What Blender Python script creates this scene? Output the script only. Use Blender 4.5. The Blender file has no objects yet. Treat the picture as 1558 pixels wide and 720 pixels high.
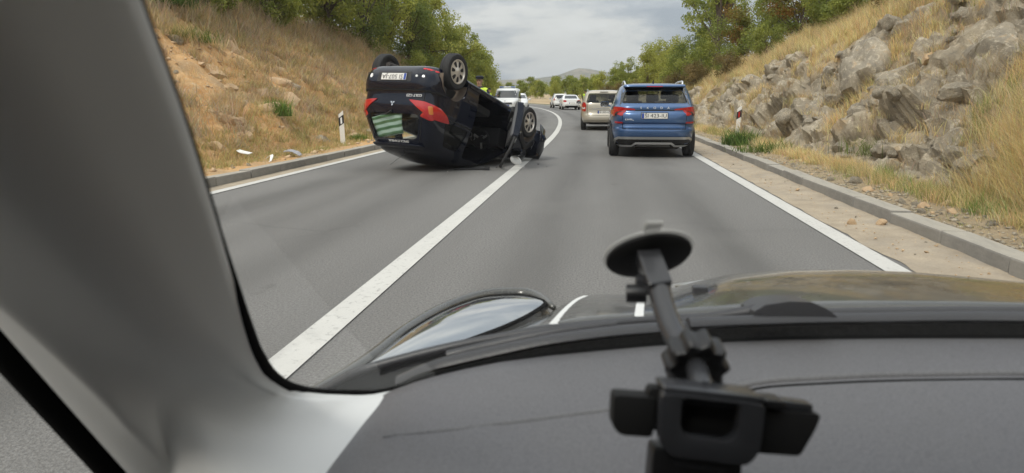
import bpy, bmesh, math, random
import numpy as np
from mathutils import Vector, Matrix, Euler, Quaternion
from mathutils.bvhtree import BVHTree
from mathutils.geometry import delaunay_2d_cdt

SC = bpy.context.scene
COL = SC.collection
R = math.radians
rng = np.random.default_rng(7)
random.seed(7)

# ------------------------------------------------------------------ camera
PITCH, YAW, EYE = R(11.26), R(7.03), 1.2
cam_data = bpy.data.cameras.new("camera")
cam = bpy.data.objects.new("camera", cam_data)
COL.objects.link(cam)
cam.location = (0, 0, EYE)
cam.rotation_euler = (R(90) - PITCH, 0, YAW)
cam_data.sensor_width = 36
cam_data.lens = 24.26
cam_data.clip_start = 0.02
cam_data.clip_end = 20000
cam_data.dof.use_dof = True
cam_data.dof.focus_distance = 13.0
cam_data.dof.aperture_fstop = 7.5
SC.camera = cam

# ------------------------------------------------------------------ sky
SUN_EL, SUN_AZ = 48.0, 205.0           # azimuth clockwise from the road's forward direction
world = bpy.data.worlds.new("World")
SC.world = world
world.use_nodes = True
wn, wl = world.node_tree.nodes, world.node_tree.links
wn.clear()


def wnode(kind, **kw):
    n = wn.new(kind)
    for k, v in kw.items():
        setattr(n, k, v)
    return n


w_out = wnode('ShaderNodeOutputWorld')
w_bg = wnode('ShaderNodeBackground')
w_bg.inputs['Strength'].default_value = 0.1
sky = wnode('ShaderNodeTexSky', sky_type='NISHITA', sun_disc=False)
sky.sun_elevation = R(SUN_EL)
sky.sun_rotation = R(SUN_AZ)
sky.air_density = 1.0
sky.dust_density = 2.0
tc = wnode('ShaderNodeTexCoord')
sep = wnode('ShaderNodeSeparateXYZ')
wl.new(tc.outputs['Generated'], sep.inputs[0])


def wmath(op, a, b=None, clamp=False):
    n = wnode('ShaderNodeMath', operation=op, use_clamp=clamp)
    for i, v in enumerate((a, b)):
        if v is None:
            continue
        if isinstance(v, (int, float)):
            n.inputs[i].default_value = v
        else:
            wl.new(v, n.inputs[i])
    return n.outputs[0]


zc = wmath('MAXIMUM', sep.outputs['Z'], 0.0)
den = wmath('ADD', zc, 0.22)
comb = wnode('ShaderNodeCombineXYZ')          # cloud layer: direction projected on a flat deck
wl.new(wmath('DIVIDE', sep.outputs['X'], den), comb.inputs[0])
wl.new(wmath('DIVIDE', sep.outputs['Y'], den), comb.inputs[1])
wmap = wnode('ShaderNodeMapping')
wmap.inputs['Location'].default_value = (11.89, -14.45, 0.0)
wl.new(comb.outputs[0], wmap.inputs[0])
n1 = wnode('ShaderNodeTexNoise', noise_dimensions='3D')
n1.inputs['Scale'].default_value = 0.95
n1.inputs['Detail'].default_value = 9
n1.inputs['Roughness'].default_value = 0.56
n1.inputs['Distortion'].default_value = 0.35
wl.new(wmap.outputs[0], n1.inputs['Vector'])
n2 = wnode('ShaderNodeTexNoise', noise_dimensions='3D')
n2.inputs['Scale'].default_value = 2.6
n2.inputs['Detail'].default_value = 8
n2.inputs['Roughness'].default_value = 0.6
wl.new(wmap.outputs[0], n2.inputs['Vector'])
mixn = wmath('ADD', wmath('MULTIPLY', n1.outputs['Fac'], 0.72), wmath('MULTIPLY', n2.outputs['Fac'], 0.28))
ramp = wnode('ShaderNodeValToRGB')             # cloud tone: grey undersides to bright breaks
cr = ramp.color_ramp
for e, (p_, c_) in zip([cr.elements[0], cr.elements[1], cr.elements.new(0.5), cr.elements.new(0.5)],
                       [(0.40, (0.34, 0.37, 0.41)), (0.58, (1.10, 1.07, 1.0)), (0.47, (0.44, 0.46, 0.485)), (0.54, (0.64, 0.635, 0.615))]):
    e.position = p_
    e.color = (*c_, 1)
wl.new(mixn, ramp.inputs[0])
# an overcast deck is brighter overhead than at the horizon
lum = wmath('ADD', wmath('MULTIPLY', zc, 15.0), 6.9)
vm = wnode('ShaderNodeVectorMath', operation='SCALE')
wl.new(ramp.outputs['Color'], vm.inputs[0])
wl.new(lum, vm.inputs['Scale'])
mixs = wnode('ShaderNodeMixRGB')
mixs.inputs[0].default_value = 0.93            # thin cloud lets a little of the clear sky through
wl.new(sky.outputs[0], mixs.inputs[1])
wl.new(vm.outputs[0], mixs.inputs[2])
wl.new(mixs.outputs[0], w_bg.inputs['Color'])
wl.new(w_bg.outputs[0], w_out.inputs['Surface'])

# ------------------------------------------------------------------ sun
sun_data = bpy.data.lights.new("sun", 'SUN')
sun_data.energy = 1.5
sun_data.angle = R(14)
sun_data.color = (1.0, 0.95, 0.87)
sun = bpy.data.objects.new("sun", sun_data)
COL.objects.link(sun)
sd = Vector((math.sin(R(SUN_AZ)) * math.cos(R(SUN_EL)), math.cos(R(SUN_AZ)) * math.cos(R(SUN_EL)), math.sin(R(SUN_EL))))
sun.rotation_euler = sd.to_track_quat('Z', 'Y').to_euler()
sun.location = (0, 0, 60)

SC.view_settings.view_transform = 'Standard'
SC.view_settings.look = 'None'
SC.view_settings.gamma = 1
SC.view_settings.use_curve_mapping = False
SC.view_settings.exposure = 0.55
SC.render.engine = 'CYCLES'
SC.cycles.use_denoising = True
SC.cycles.max_bounces = 8
SC.cycles.diffuse_bounces = 3
SC.cycles.glossy_bounces = 4
SC.cycles.transmission_bounces = 6
SC.cycles.transparent_max_bounces = 12
SC.cycles.volume_bounces = 0
SC.cycles.caustics_reflective = False
SC.cycles.caustics_refractive = False
SC.cycles.sample_clamp_indirect = 6.0


# ------------------------------------------------------------------ helpers
def prop(o, label=None, cat=None, group=None, kind=None):
    if label: o['label'] = label
    if cat: o['category'] = cat
    if group: o['group'] = group
    if kind: o['kind'] = kind
    return o


def empty(name, loc=(0, 0, 0), rot=(0, 0, 0), **kw):
    o = bpy.data.objects.new(name, None)
    COL.objects.link(o)
    o.location = loc
    o.rotation_euler = rot
    return prop(o, **kw)


def link(name, me, m=None, parent=None, smooth=None):
    if m is not None:
        if isinstance(m, (list, tuple)):
            for q in m: me.materials.append(q)
        else:
            me.materials.append(m)
    o = bpy.data.objects.new(name, me)
    COL.objects.link(o)
    if parent is not None: o.parent = parent
    if smooth is not None: smooth_mesh(me, smooth)
    return o


def smooth_mesh(me, ang=35):
    me.polygons.foreach_set('use_smooth', np.ones(len(me.polygons), dtype=bool))
    if ang < 180:
        me.set_sharp_from_angle(angle=R(ang))
    me.update()


def mesh_np(name, V, faces, k=None):
    """V (n,3); faces (m,k) array or list of arrays of equal or mixed width"""
    me = bpy.data.meshes.new(name)
    V = np.asarray(V, dtype=np.float32)
    if not isinstance(faces, list): faces = [faces]
    faces = [np.asarray(f, dtype=np.int32) for f in faces if len(f)]
    nl = sum(f.size for f in faces)
    nf = sum(len(f) for f in faces)
    me.vertices.add(len(V)); me.loops.add(nl); me.polygons.add(nf)
    me.vertices.foreach_set('co', V.ravel())
    me.loops.foreach_set('vertex_index', np.concatenate([f.ravel() for f in faces]))
    tot = np.concatenate([np.full(len(f), f.shape[1], dtype=np.int32) for f in faces])
    start = np.concatenate([[0], np.cumsum(tot)[:-1]]).astype(np.int32)
    me.polygons.foreach_set('loop_start', start)
    me.update(calc_edges=True)
    me.validate()
    return me


def vcol(me, name, vals):
    """per-vertex attribute: (n,) float or (n,3) colour"""
    vals = np.asarray(vals, dtype=np.float32)
    if vals.ndim == 1:
        a = me.attributes.new(name, 'FLOAT', 'POINT')
        a.data.foreach_set('value', vals)
    else:
        a = me.attributes.new(name, 'FLOAT_COLOR', 'POINT')
        c = np.ones((len(vals), 4), dtype=np.float32); c[:, :3] = vals
        a.data.foreach_set('color', c.ravel())


def grid_faces(n, m, wrap_m=False):
    i = np.arange(n - 1)[:, None]
    j = np.arange(m if wrap_m else m - 1)[None, :]
    j2 = (j + 1) % m
    return np.stack([i * m + j + 0 * j, i * m + j2, (i + 1) * m + j2, (i + 1) * m + j], -1).reshape(-1, 4)


class MB:
    """collects simple shapes into one mesh"""
    def __init__(self):
        self.V = []; self.F = []

    def add(self, verts, faces):
        b = len(self.V)
        self.V += [tuple(v) for v in verts]
        self.F += [tuple(b + i for i in f) for f in faces]
        return self

    def box(self, lo, hi, M=None):
        x0, y0, z0 = lo; x1, y1, z1 = hi
        v = [(x0, y0, z0), (x1, y0, z0), (x1, y1, z0), (x0, y1, z0), (x0, y0, z1), (x1, y0, z1), (x1, y1, z1), (x0, y1, z1)]
        if M is not None: v = [tuple(M @ Vector(p)) for p in v]
        return self.add(v, [(0, 3, 2, 1), (4, 5, 6, 7), (0, 1, 5, 4), (1, 2, 6, 5), (2, 3, 7, 6), (3, 0, 4, 7)])

    def tube(self, pts, rad, n=8, cap=True, flat=1.0):
        pts = [Vector(p) for p in pts]
        rr = rad if isinstance(rad, (list, tuple)) else [rad] * len(pts)
        b = len(self.V)
        up = Vector((0, 0, 1))
        for i, p in enumerate(pts):
            t = (pts[min(i + 1, len(pts) - 1)] - pts[max(i - 1, 0)]).normalized()
            a = t.cross(up)
            if a.length < 1e-3: a = t.cross(Vector((0, 1, 0)))
            a.normalize(); c = a.cross(t)
            for k in range(n):
                th = 2 * math.pi * k / n
                self.V.append(tuple(p + a * math.cos(th) * rr[i] + c * math.sin(th) * rr[i] * flat))
        for i in range(len(pts) - 1):
            for k in range(n):
                k2 = (k + 1) % n
                self.F.append((b + i * n + k, b + i * n + k2, b + (i + 1) * n + k2, b + (i + 1) * n + k))
        if cap:
            self.F.append(tuple(b + k for k in reversed(range(n))))
            self.F.append(tuple(b + (len(pts) - 1) * n + k for k in range(n)))
        return self

    def lathe(self, prof, n=24, M=None, cap=False):
        """prof: (radius, axial) pairs, spun about local Z"""
        b = len(self.V)
        for (r_, h) in prof:
            for k in range(n):
                th = 2 * math.pi * k / n
                v = Vector((r_ * math.cos(th), r_ * math.sin(th), h))
                self.V.append(tuple(M @ v if M is not None else v))
        for i in range(len(prof) - 1):
            for k in range(n):
                k2 = (k + 1) % n
                self.F.append((b + i * n + k, b + i * n + k2, b + (i + 1) * n + k2, b + (i + 1) * n + k))
        if cap:
            self.F.append(tuple(b + k for k in reversed(range(n))))
            self.F.append(tuple(b + (len(prof) - 1) * n + k for k in range(n)))
        return self

    def mesh(self, name='m'):
        me = bpy.data.meshes.new(name)
        me.from_pydata(self.V, [], self.F)
        bm = bmesh.new(); bm.from_mesh(me)
        bmesh.ops.recalc_face_normals(bm, faces=bm.faces[:])
        bm.to_mesh(me); bm.free()
        me.update()
        return me

    def build(self, name, m=None, parent=None, smooth=None, bevel=0, seg=2):
        me = self.mesh(name)
        if bevel:
            bm = bmesh.new(); bm.from_mesh(me)
            bmesh.ops.remove_doubles(bm, verts=bm.verts[:], dist=1e-6)
            es = [e_ for e_ in bm.edges if len(e_.link_faces) == 2 and e_.calc_face_angle(0) > R(30)]
            bmesh.ops.bevel(bm, geom=es, offset=bevel, segments=seg, affect='EDGES', profile=0.6, clamp_overlap=True)
            bm.to_mesh(me); bm.free()
        return link(name, me, m, parent, smooth)


def copy_tree(o, parent=None):
    c = o.copy(); COL.objects.link(c); c.parent = parent
    for ch in list(o.children): copy_tree(ch, c)
    return c


# numpy noise ---------------------------------------------------------------
def _hash(i, j, k, s=0):
    h = (i.astype(np.int64) * 374761393 + j.astype(np.int64) * 668265263 + k.astype(np.int64) * 2147483647 + s * 974634777) & 0xFFFFFFFF
    h = ((h ^ (h >> 13)) * 1274126177) & 0xFFFFFFFF
    h = ((h ^ (h >> 16)) * 2246822519) & 0xFFFFFFFF
    h = h ^ (h >> 15)
    return (h & 0xFFFFFF) / float(0xFFFFFF)


def vnoise(P, s=0):
    P = np.asarray(P, float)
    i = np.floor(P).astype(np.int64); f = P - i
    f = f * f * (3 - 2 * f)
    out = 0
    for dx in (0, 1):
        for dy in (0, 1):
            for dz in (0, 1):
                w = (f[:, 0] if dx else 1 - f[:, 0]) * (f[:, 1] if dy else 1 - f[:, 1]) * (f[:, 2] if dz else 1 - f[:, 2])
                out = out + w * _hash(i[:, 0] + dx, i[:, 1] + dy, i[:, 2] + dz, s)
    return out


def fbm(P, octv=4, s=0, gain=0.5):
    P = np.asarray(P, float); a = 1; t = 0; o = 0
    for q in range(octv):
        o = o + a * (vnoise(P * 2 ** q + 17.3 * q, s + q) - 0.5); t += a; a *= gain
    return o / t * 2          # about -1..1


def worley(P, s=0):
    """nearest cell: distance, distance to second, a per-cell offset with a tilted plane"""
    P = np.asarray(P, float)
    i = np.floor(P).astype(np.int64)
    n = len(P)
    d1 = np.full(n, 9.); d2 = np.full(n, 9.); off = np.zeros(n)
    for dx in (-1, 0, 1):
        for dy in (-1, 0, 1):
            for dz in (-1, 0, 1):
                c = i + np.array([dx, dy, dz])
                a, b, g = c[:, 0], c[:, 1], c[:, 2]
                q = c + np.stack([_hash(a, b, g, s + 1), _hash(a, b, g, s + 2), _hash(a, b, g, s + 3)], 1)
                v = P - q
                d = np.sqrt((v * v).sum(1))
                t = np.stack([_hash(a, b, g, s + 4), _hash(a, b, g, s + 5), _hash(a, b, g, s + 6)], 1) - 0.5
                o = _hash(a, b, g, s + 7) - 0.5 + (v * t).sum(1) * 0.9
                m = d < d1
                d2 = np.where(m, d1, np.minimum(d2, d))
                off = np.where(m, o, off); d1 = np.where(m, d, d1)
    return d1, d2, off


# materials -----------------------------------------------------------------
class Mat:
    def __init__(self, name):
        self.m = bpy.data.materials.new(name)
        self.m.use_nodes = True
        self.n, self.l = self.m.node_tree.nodes, self.m.node_tree.links
        self.b = self.n['Principled BSDF']
        self.out = self.n['Material Output']
        self._tc = None

    def node(self, kind, **kw):
        q = self.n.new(kind)
        for k, v in kw.items(): setattr(q, k, v)
        return q

    def co(self, which='Object'):
        if self._tc is None: self._tc = self.node('ShaderNodeTexCoord')
        return self._tc.outputs[which]

    def noise(self, scale, detail=4, rough=0.55, vec=None, dist=0.0, which='Object', scale3=None):
        q = self.node('ShaderNodeTexNoise')
        q.inputs['Scale'].default_value = scale
        q.inputs['Detail'].default_value = detail
        q.inputs['Roughness'].default_value = rough
        q.inputs['Distortion'].default_value = dist
        v = vec or self.co(which)
        if scale3:
            mp = self.node('ShaderNodeMapping'); mp.inputs['Scale'].default_value = scale3
            self.l.new(v, mp.inputs[0]); v = mp.outputs[0]
        self.l.new(v, q.inputs['Vector'])
        return q.outputs['Fac']

    def voro(self, scale, feature='F1', which='Object', out='Distance'):
        q = self.node('ShaderNodeTexVoronoi', feature=feature)
        q.inputs['Scale'].default_value = scale
        self.l.new(self.co(which), q.inputs['Vector'])
        return q.outputs[out]

    def ramp(self, fac, stops):
        q = self.node('ShaderNodeValToRGB')
        el = q.color_ramp.elements
        while len(el) < len(stops): el.new(0.5)
        for s_, (p, c) in zip(el, stops):
            s_.position = p
            s_.color = (c, c, c, 1) if isinstance(c, (int, float)) else (*c, 1)
        self.l.new(fac, q.inputs[0])
        return q.outputs[0]

    def mix(self, fac, a, b, mode='MIX'):
        q = self.node('ShaderNodeMixRGB', blend_type=mode)
        for i, v in enumerate((fac, a, b)):
            if isinstance(v, (int, float)): q.inputs[i].default_value = v if i == 0 else (v, v, v, 1)
            elif isinstance(v, tuple): q.inputs[i].default_value = (*v, 1)
            else: self.l.new(v, q.inputs[i])
        return q.outputs[0]

    def math(self, op, a, b=0.0, clamp=False):
        q = self.node('ShaderNodeMath', operation=op, use_clamp=clamp)
        for i, v in enumerate((a, b)):
            if isinstance(v, (int, float)): q.inputs[i].default_value = v
            else: self.l.new(v, q.inputs[i])
        return q.outputs[0]

    def attr(self, name, out='Color'):
        q = self.node('ShaderNodeAttribute', attribute_name=name)
        return q.outputs[out]

    def set(self, **kw):
        names = dict(base='Base Color', rough='Roughness', metal='Metallic', spec='Specular IOR Level', coat='Coat Weight',
                     coat_rough='Coat Roughness', trans='Transmission Weight', ior='IOR', alpha='Alpha',
                     emit='Emission Color', emit_s='Emission Strength', sheen='Sheen Weight', sss='Subsurface Weight')
        for k, v in kw.items():
            i = self.b.inputs[names[k]]
            if isinstance(v, (int, float)): i.default_value = v
            elif isinstance(v, tuple): i.default_value = (*v, 1)
            else: self.l.new(v, i)
        return self

    def bump(self, h, strength=0.3, dist=0.01):
        q = self.node('ShaderNodeBump')
        q.inputs['Strength'].default_value = strength
        q.inputs['Distance'].default_value = dist
        self.l.new(h, q.inputs['Height'])
        self.l.new(q.outputs[0], self.b.inputs['Normal'])
        return self


def pm(name, base, rough=0.5, metal=0.0, var=0.0, scale=8, bump=0.0, bscale=60, bdist=0.002, **kw):
    """plain procedural material with a little uneven tone and relief"""
    M = Mat(name)
    if var:
        f = M.noise(scale, 5, 0.6)
        M.set(base=M.mix(f, tuple(c * (1 - var) for c in base), tuple(min(1, c * (1 + var)) for c in base)))
    else:
        M.set(base=base)
    M.set(rough=rough, metal=metal, **kw)
    if bump: M.bump(M.noise(bscale, 3, 0.6), bump, bdist)
    return M.m


def glass_mat(name, tint=(0.9, 0.93, 0.92), rough=0.0, dirt=0.0, refl=0.95):
    """thin sheet of glass: clear pass-through plus mirror by angle"""
    M = Mat(name)
    M.n.remove(M.b)
    tr = M.node('ShaderNodeBsdfTransparent'); tr.inputs[0].default_value = (*tint, 1)
    gl = M.node('ShaderNodeBsdfGlossy'); gl.inputs['Roughness'].default_value = rough
    lw = M.node('ShaderNodeLayerWeight'); lw.inputs[0].default_value = 0.5
    fr = M.math('ADD', M.math('MULTIPLY', M.math('POWER', lw.outputs['Facing'], 5.0), refl), 0.042 * min(1, refl * 1.2))
    mx = M.node('ShaderNodeMixShader')
    M.l.new(fr, mx.inputs[0]); M.l.new(tr.outputs[0], mx.inputs[1]); M.l.new(gl.outputs[0], mx.inputs[2])
    last = mx.outputs[0]
    if dirt:
        df = M.node('ShaderNodeBsdfDiffuse'); df.inputs[0].default_value = (0.45, 0.44, 0.42, 1)
        m2 = M.node('ShaderNodeMixShader')
        nz = M.ramp(M.noise(7, 7, 0.75), [(0.40, dirt * 0.25), (0.75, dirt)])
        M.l.new(nz, m2.inputs[0]); M.l.new(last, m2.inputs[1]); M.l.new(df.outputs[0], m2.inputs[2])
        last = m2.outputs[0]
    M.l.new(last, M.out.inputs[0])
    return M.m

# ================================================================== setting
S0, RAD = 17.0, 340.0                           # the road runs straight, then bends away to the left


def zroad(s):
    s = np.asarray(s, float)
    return 0.005 * np.clip(s - 25, 0, 135)


def road(u, s, z=0.0):
    u = np.asarray(u, float); s = np.asarray(s, float)
    ph = np.clip(s - S0, 0, None) / RAD
    x = np.where(s > S0, -RAD + (RAD + u) * np.cos(ph), u)
    y = np.where(s > S0, S0 + (RAD + u) * np.sin(ph), s)
    zz = np.broadcast_to(np.asarray(z, float), x.shape) + zroad(s) + 0 * x
    return np.stack([x, y, zz], -1)


def heading(s):
    return max(0.0, s - S0) / RAD


def strip(name, us, ss, zs, m, **kw):
    U, S = np.meshgrid(us, ss)
    Z = np.broadcast_to(np.asarray(zs, float), U.shape)
    P = road(U.ravel(), S.ravel(), Z.ravel())
    o = link(name, mesh_np(name, P, grid_faces(len(ss), len(us))), m)
    return o


# --- materials of the ground
M = Mat('asphalt')
fine = M.noise(70, 4, 0.75)
agg = M.voro(110, which='Object')
big = M.noise(0.35, 4, 0.6, scale3=(1.6, 0.35, 1))
streak = M.noise(1.0, 4, 0.55, scale3=(1.5, 0.08, 1))
c = M.mix(M.ramp(fine, [(0.38, 0.0), (0.62, 1.0)]), (0.085, 0.082, 0.078), (0.275, 0.268, 0.255))
c = M.mix(M.math('MULTIPLY', M.ramp(agg, [(0.0, 1.0), (0.5, 0.0)]), 0.35), c, (0.31, 0.30, 0.285))
c = M.mix(M.ramp(big, [(0.35, 0.0), (0.7, 0.55)]), c, (0.135, 0.130, 0.123))
c = M.mix(M.ramp(streak, [(0.48, 0.0), (0.75, 0.4)]), c, (0.125, 0.120, 0.113))
trk = M.attr('track', 'Fac')
c = M.mix(M.math('MULTIPLY', trk, M.ramp(M.noise(0.5, 4, 0.6, scale3=(2.0, 0.25, 1)), [(0.3, 0.3), (0.7, 0.95)])), c, (0.090, 0.087, 0.082))
stn = M.noise(0.8, 5, 0.65, dist=0.5)
c = M.mix(M.ramp(stn, [(0.66, 0.0), (0.72, 0.5)]), c, (0.075, 0.072, 0.068))
c = M.mix(M.ramp(M.noise(0.23, 3, 0.5), [(0.55, 0.0), (0.68, 0.35)]), c, (0.225, 0.218, 0.205))
cell = M.node('ShaderNodeTexVoronoi', feature='DISTANCE_TO_EDGE')
cell.inputs['Scale'].default_value = 0.33
wv = M.mix(0.25, M.co('Object'), M.mix(1.0, M.noise(1.4, 5, 0.65), (0, 0, 0), 'ADD'))
M.l.new(wv, cell.inputs['Vector'])
crack = M.ramp(cell.outputs['Distance'], [(0.0, 1.0), (0.006, 0.0)])
crack = M.math('MULTIPLY', crack, M.ramp(M.noise(0.4, 2), [(0.56, 0.0), (0.68, 0.35)]))
c = M.mix(crack, c, (0.05, 0.048, 0.046))
M.set(base=c, rough=M.ramp(fine, [(0.2, 0.72), (0.8, 0.92)]), spec=0.35)
M.bump(M.mix(0.5, fine, agg), 0.8, 0.008)
MA_ASPH = M.m

M = Mat('road_paint')
wear = M.noise(26, 6, 0.75)
wear2 = M.noise(2.2, 4, 0.6)
c = M.mix(M.ramp(wear2, [(0.3, 0.0), (0.8, 0.5)]), (0.56, 0.55, 0.515), (0.45, 0.44, 0.41))
c = M.mix(M.ramp(wear, [(0.56, 0.0), (0.68, 0.75)]), c, (0.22, 0.215, 0.205))
c = M.mix(M.ramp(M.noise(1.1, 5, 0.7, dist=0.6), [(0.58, 0.0), (0.72, 0.35)]), c, (0.25, 0.245, 0.235))
M.set(base=c, rough=0.75)
M.bump(M.noise(190, 3, 0.7), 0.3, 0.004)
MA_PAINT = M.m

M = Mat('gutter_dirt')
a1 = M.noise(3.0, 6, 0.65); a2 = M.noise(60, 4, 0.7)
c = M.mix(M.ramp(a1, [(0.3, 0.0), (0.7, 1.0)]), (0.30, 0.245, 0.175), (0.47, 0.39, 0.285))
c = M.mix(M.ramp(a2, [(0.42, 0.0), (0.75, 0.55)]), c, (0.22, 0.19, 0.15))
c = M.mix(M.ramp(M.noise(0.9, 4, 0.6), [(0.52, 0.0), (0.72, 0.5)]), c, (0.27, 0.25, 0.22))
M.set(base=c, rough=0.95)
M.bump(a2, 0.6, 0.012)
MA_DIRT = M.m

M = Mat('kerb_concrete')
a1 = M.noise(2.5, 6, 0.7, which='Generated'); a2 = M.noise(45, 5, 0.7)
oi = M.node('ShaderNodeObjectInfo').outputs['Random']
c = M.mix(M.ramp(a1, [(0.3, 0.0), (0.75, 1.0)]), (0.175, 0.168, 0.152), (0.30, 0.285, 0.258))
c = M.mix(M.ramp(a2, [(0.5, 0.0), (0.75, 0.6)]), c, (0.13, 0.125, 0.115))
c = M.mix(M.math('MULTIPLY', oi, 0.35), c, (0.34, 0.32, 0.28))
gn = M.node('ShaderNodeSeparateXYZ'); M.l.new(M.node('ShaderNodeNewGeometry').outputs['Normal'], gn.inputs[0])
c = M.mix(M.math('MULTIPLY', M.ramp(gn.outputs['Z'], [(0.5, 0.0), (0.9, 1.0)]), M.ramp(a1, [(0.25, 0.35), (0.7, 0.9)])), c, (0.40, 0.365, 0.30))  # upward faces mixed paler: settled dust plus top light put into colour
M.set(base=c, rough=0.9)
M.bump(a2, 0.5, 0.004)
MA_KERB = M.m

M = Mat('left_bank_soil')
a1 = M.noise(0.55, 5, 0.6); a2 = M.noise(5.5, 6, 0.7); a3 = M.noise(34, 5, 0.7)
c = M.mix(M.ramp(a2, [(0.32, 0.0), (0.7, 1.0)]), (0.58, 0.29, 0.09), (0.66, 0.44, 0.22))
c = M.mix(M.ramp(a1, [(0.46, 0.0), (0.60, 0.85)]), c, (0.40, 0.285, 0.165))
c = M.mix(M.ramp(a3, [(0.45, 0.0), (0.7, 0.6)]), c, (0.30, 0.205, 0.115))
c = M.mix(M.ramp(M.voro(9), [(0.0, 0.55), (0.32, 0.0)]), c, (0.62, 0.54, 0.42))
M.set(base=c, rough=0.95)
M.bump(M.mix(0.5, a2, a3), 0.9, 0.06)
MA_SOIL = M.m

M = Mat('limestone')
a1 = M.noise(1.3, 6, 0.65); a2 = M.noise(7, 7, 0.72); a3 = M.noise(38, 5, 0.7); a4 = M.noise(2.6, 4, 0.6, dist=0.8)
c = M.mix(M.ramp(a1, [(0.32, 0.0), (0.68, 1.0)]), (0.29, 0.265, 0.225), (0.50, 0.44, 0.345))
c = M.mix(M.ramp(a2, [(0.52, 0.0), (0.60, 0.8)]), c, (0.66, 0.59, 0.48))        # pale bare faces
c = M.mix(M.ramp(a2, [(0.30, 0.75), (0.42, 0.0)]), c, (0.15, 0.148, 0.138))       # dark lichen
c = M.mix(M.ramp(a4, [(0.60, 0.0), (0.72, 0.7)]), c, (0.52, 0.36, 0.20))         # ochre stain
c = M.mix(M.ramp(a3, [(0.48, 0.0), (0.72, 0.55)]), c, (0.24, 0.225, 0.20))
vo = M.voro(5.5, 'DISTANCE_TO_EDGE')
M.set(base=M.mix(1.0, c, (1.12, 1.09, 1.02), 'MULTIPLY'), rough=0.92, spec=0.25)
M.bump(M.mix(0.5, a2, a3), 1.0, 0.07)
MA_ROCK = M.m
rock_col = None

M2 = Mat('right_bank_ground')                     # soil where the mask is low, rock where it is high
a1 = M2.noise(1.3, 6, 0.65); a2 = M2.noise(6.5, 7, 0.72); a3 = M2.noise(40, 5, 0.7); a4 = M2.noise(1.9, 4, 0.6, dist=0.8)
c = M2.mix(M2.ramp(a1, [(0.32, 0.0), (0.68, 1.0)]), (0.28, 0.25, 0.205), (0.48, 0.42, 0.325))
c = M2.mix(M2.ramp(a2, [(0.53, 0.0), (0.62, 0.75)]), c, (0.66, 0.59, 0.48))
c = M2.mix(M2.ramp(a2, [(0.30, 0.7), (0.42, 0.0)]), c, (0.16, 0.155, 0.145))
c = M2.mix(M2.ramp(a4, [(0.58, 0.0), (0.72, 0.7)]), c, (0.52, 0.375, 0.22))
c = M2.mix(M2.ramp(a3, [(0.48, 0.0), (0.72, 0.5)]), c, (0.24, 0.225, 0.20))
vo = M2.voro(2.3, 'DISTANCE_TO_EDGE')
g = M2.mix(M2.ramp(a2, [(0.3, 0.0), (0.7, 1.0)]), (0.36, 0.275, 0.17), (0.54, 0.43, 0.28))
g = M2.mix(M2.ramp(a3, [(0.45, 0.0), (0.7, 0.6)]), g, (0.28, 0.21, 0.13))
mk = M2.attr('rock', 'Fac')
M2.set(base=M2.mix(mk, g, M2.mix(1.0, c, (1.12, 1.09, 1.02), 'MULTIPLY')), rough=0.93, spec=0.25)
M2.bump(M2.mix(0.5, a2, a3), 1.0, 0.08)
MA_BANKR = M2.m

M = Mat('far_ground')
c = M.mix(M.ramp(M.noise(0.03, 6, 0.6), [(0.35, 0.0), (0.65, 1.0)]), (0.07, 0.085, 0.035), (0.20, 0.165, 0.09))
M.set(base=c, rough=1.0)
MA_FAR = M.m

M = Mat('hill_scrub')
c = M.mix(M.ramp(M.noise(0.0045, 8, 0.68), [(0.36, 0.0), (0.62, 1.0)]), (0.085, 0.095, 0.055), (0.27, 0.225, 0.165))
c = M.mix(M.ramp(M.noise(0.02, 6, 0.7), [(0.45, 0.0), (0.66, 0.7)]), c, (0.055, 0.07, 0.04))
M.set(base=c, rough=1.0)
MA_HILL = M.m

# --- ground sheet to the horizon, road, markings
a = np.linspace(0, 2 * np.pi, 65)[:-1]
rr_ = np.array([0.0, 40, 160, 700, 3000, 6500])
gv = [(0, 60, -0.35)]
for q in rr_[1:]:
    gv += [(q * math.cos(t), 60 + q * math.sin(t), -0.35) for t in a]
gf3 = [[0, 1 + k, 1 + (k + 1) % 64] for k in range(64)]
gf4 = [[1 + i * 64 + k, 1 + (i + 1) * 64 + k, 1 + (i + 1) * 64 + (k + 1) % 64, 1 + i * 64 + (k + 1) % 64] for i in range(4) for k in range(64)]
prop(link('ground', mesh_np('ground', gv, [np.array(gf3), np.array(gf4)]), MA_FAR), kind='structure')

ss = np.concatenate([np.arange(-14, 60, 1.0), np.arange(60, 170, 2.0)])
LINE_C, LINE_L, LINE_R = (-1.50, -1.32), (-5.03, -4.88), (2.04, 2.215)
KL, KR = -5.26, 2.83                              # kerb faces
us_ = np.linspace(KL - 0.02, KR + 0.02, 70)
rd = prop(strip('road', us_, ss, 0.0, MA_ASPH), kind='structure')
tr_ = sum(np.exp(-((us_ - c0) / 0.30) ** 2) for c0 in (-0.40, 1.10, -3.95, -2.45)) + 0.5 * sum(np.exp(-((us_ - c0) / 0.22) ** 2) for c0 in (0.35, -3.2))
vcol(rd.data, 'track', np.tile(np.clip(tr_, 0, 1), len(ss)))
for nm, (u0, u1) in (('centre_line', LINE_C), ('edge_line', LINE_L), ('edge_line', LINE_R)):
    o = strip(nm, [u0, u1], ss, 0.008, MA_PAINT)
    o.parent = rd
gutL = prop(strip('gutter', [KL - 0.02, LINE_L[0] - 0.0], ss, [0.012, 0.004], MA_DIRT), kind='structure')
ssf = np.arange(-4, 60, 0.12)
U, S = np.meshgrid(np.linspace(LINE_R[1] + 0.012, KR + 0.03, 12), ssf)
edge = (U - U.min()) / (U.max() - U.min())
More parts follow.
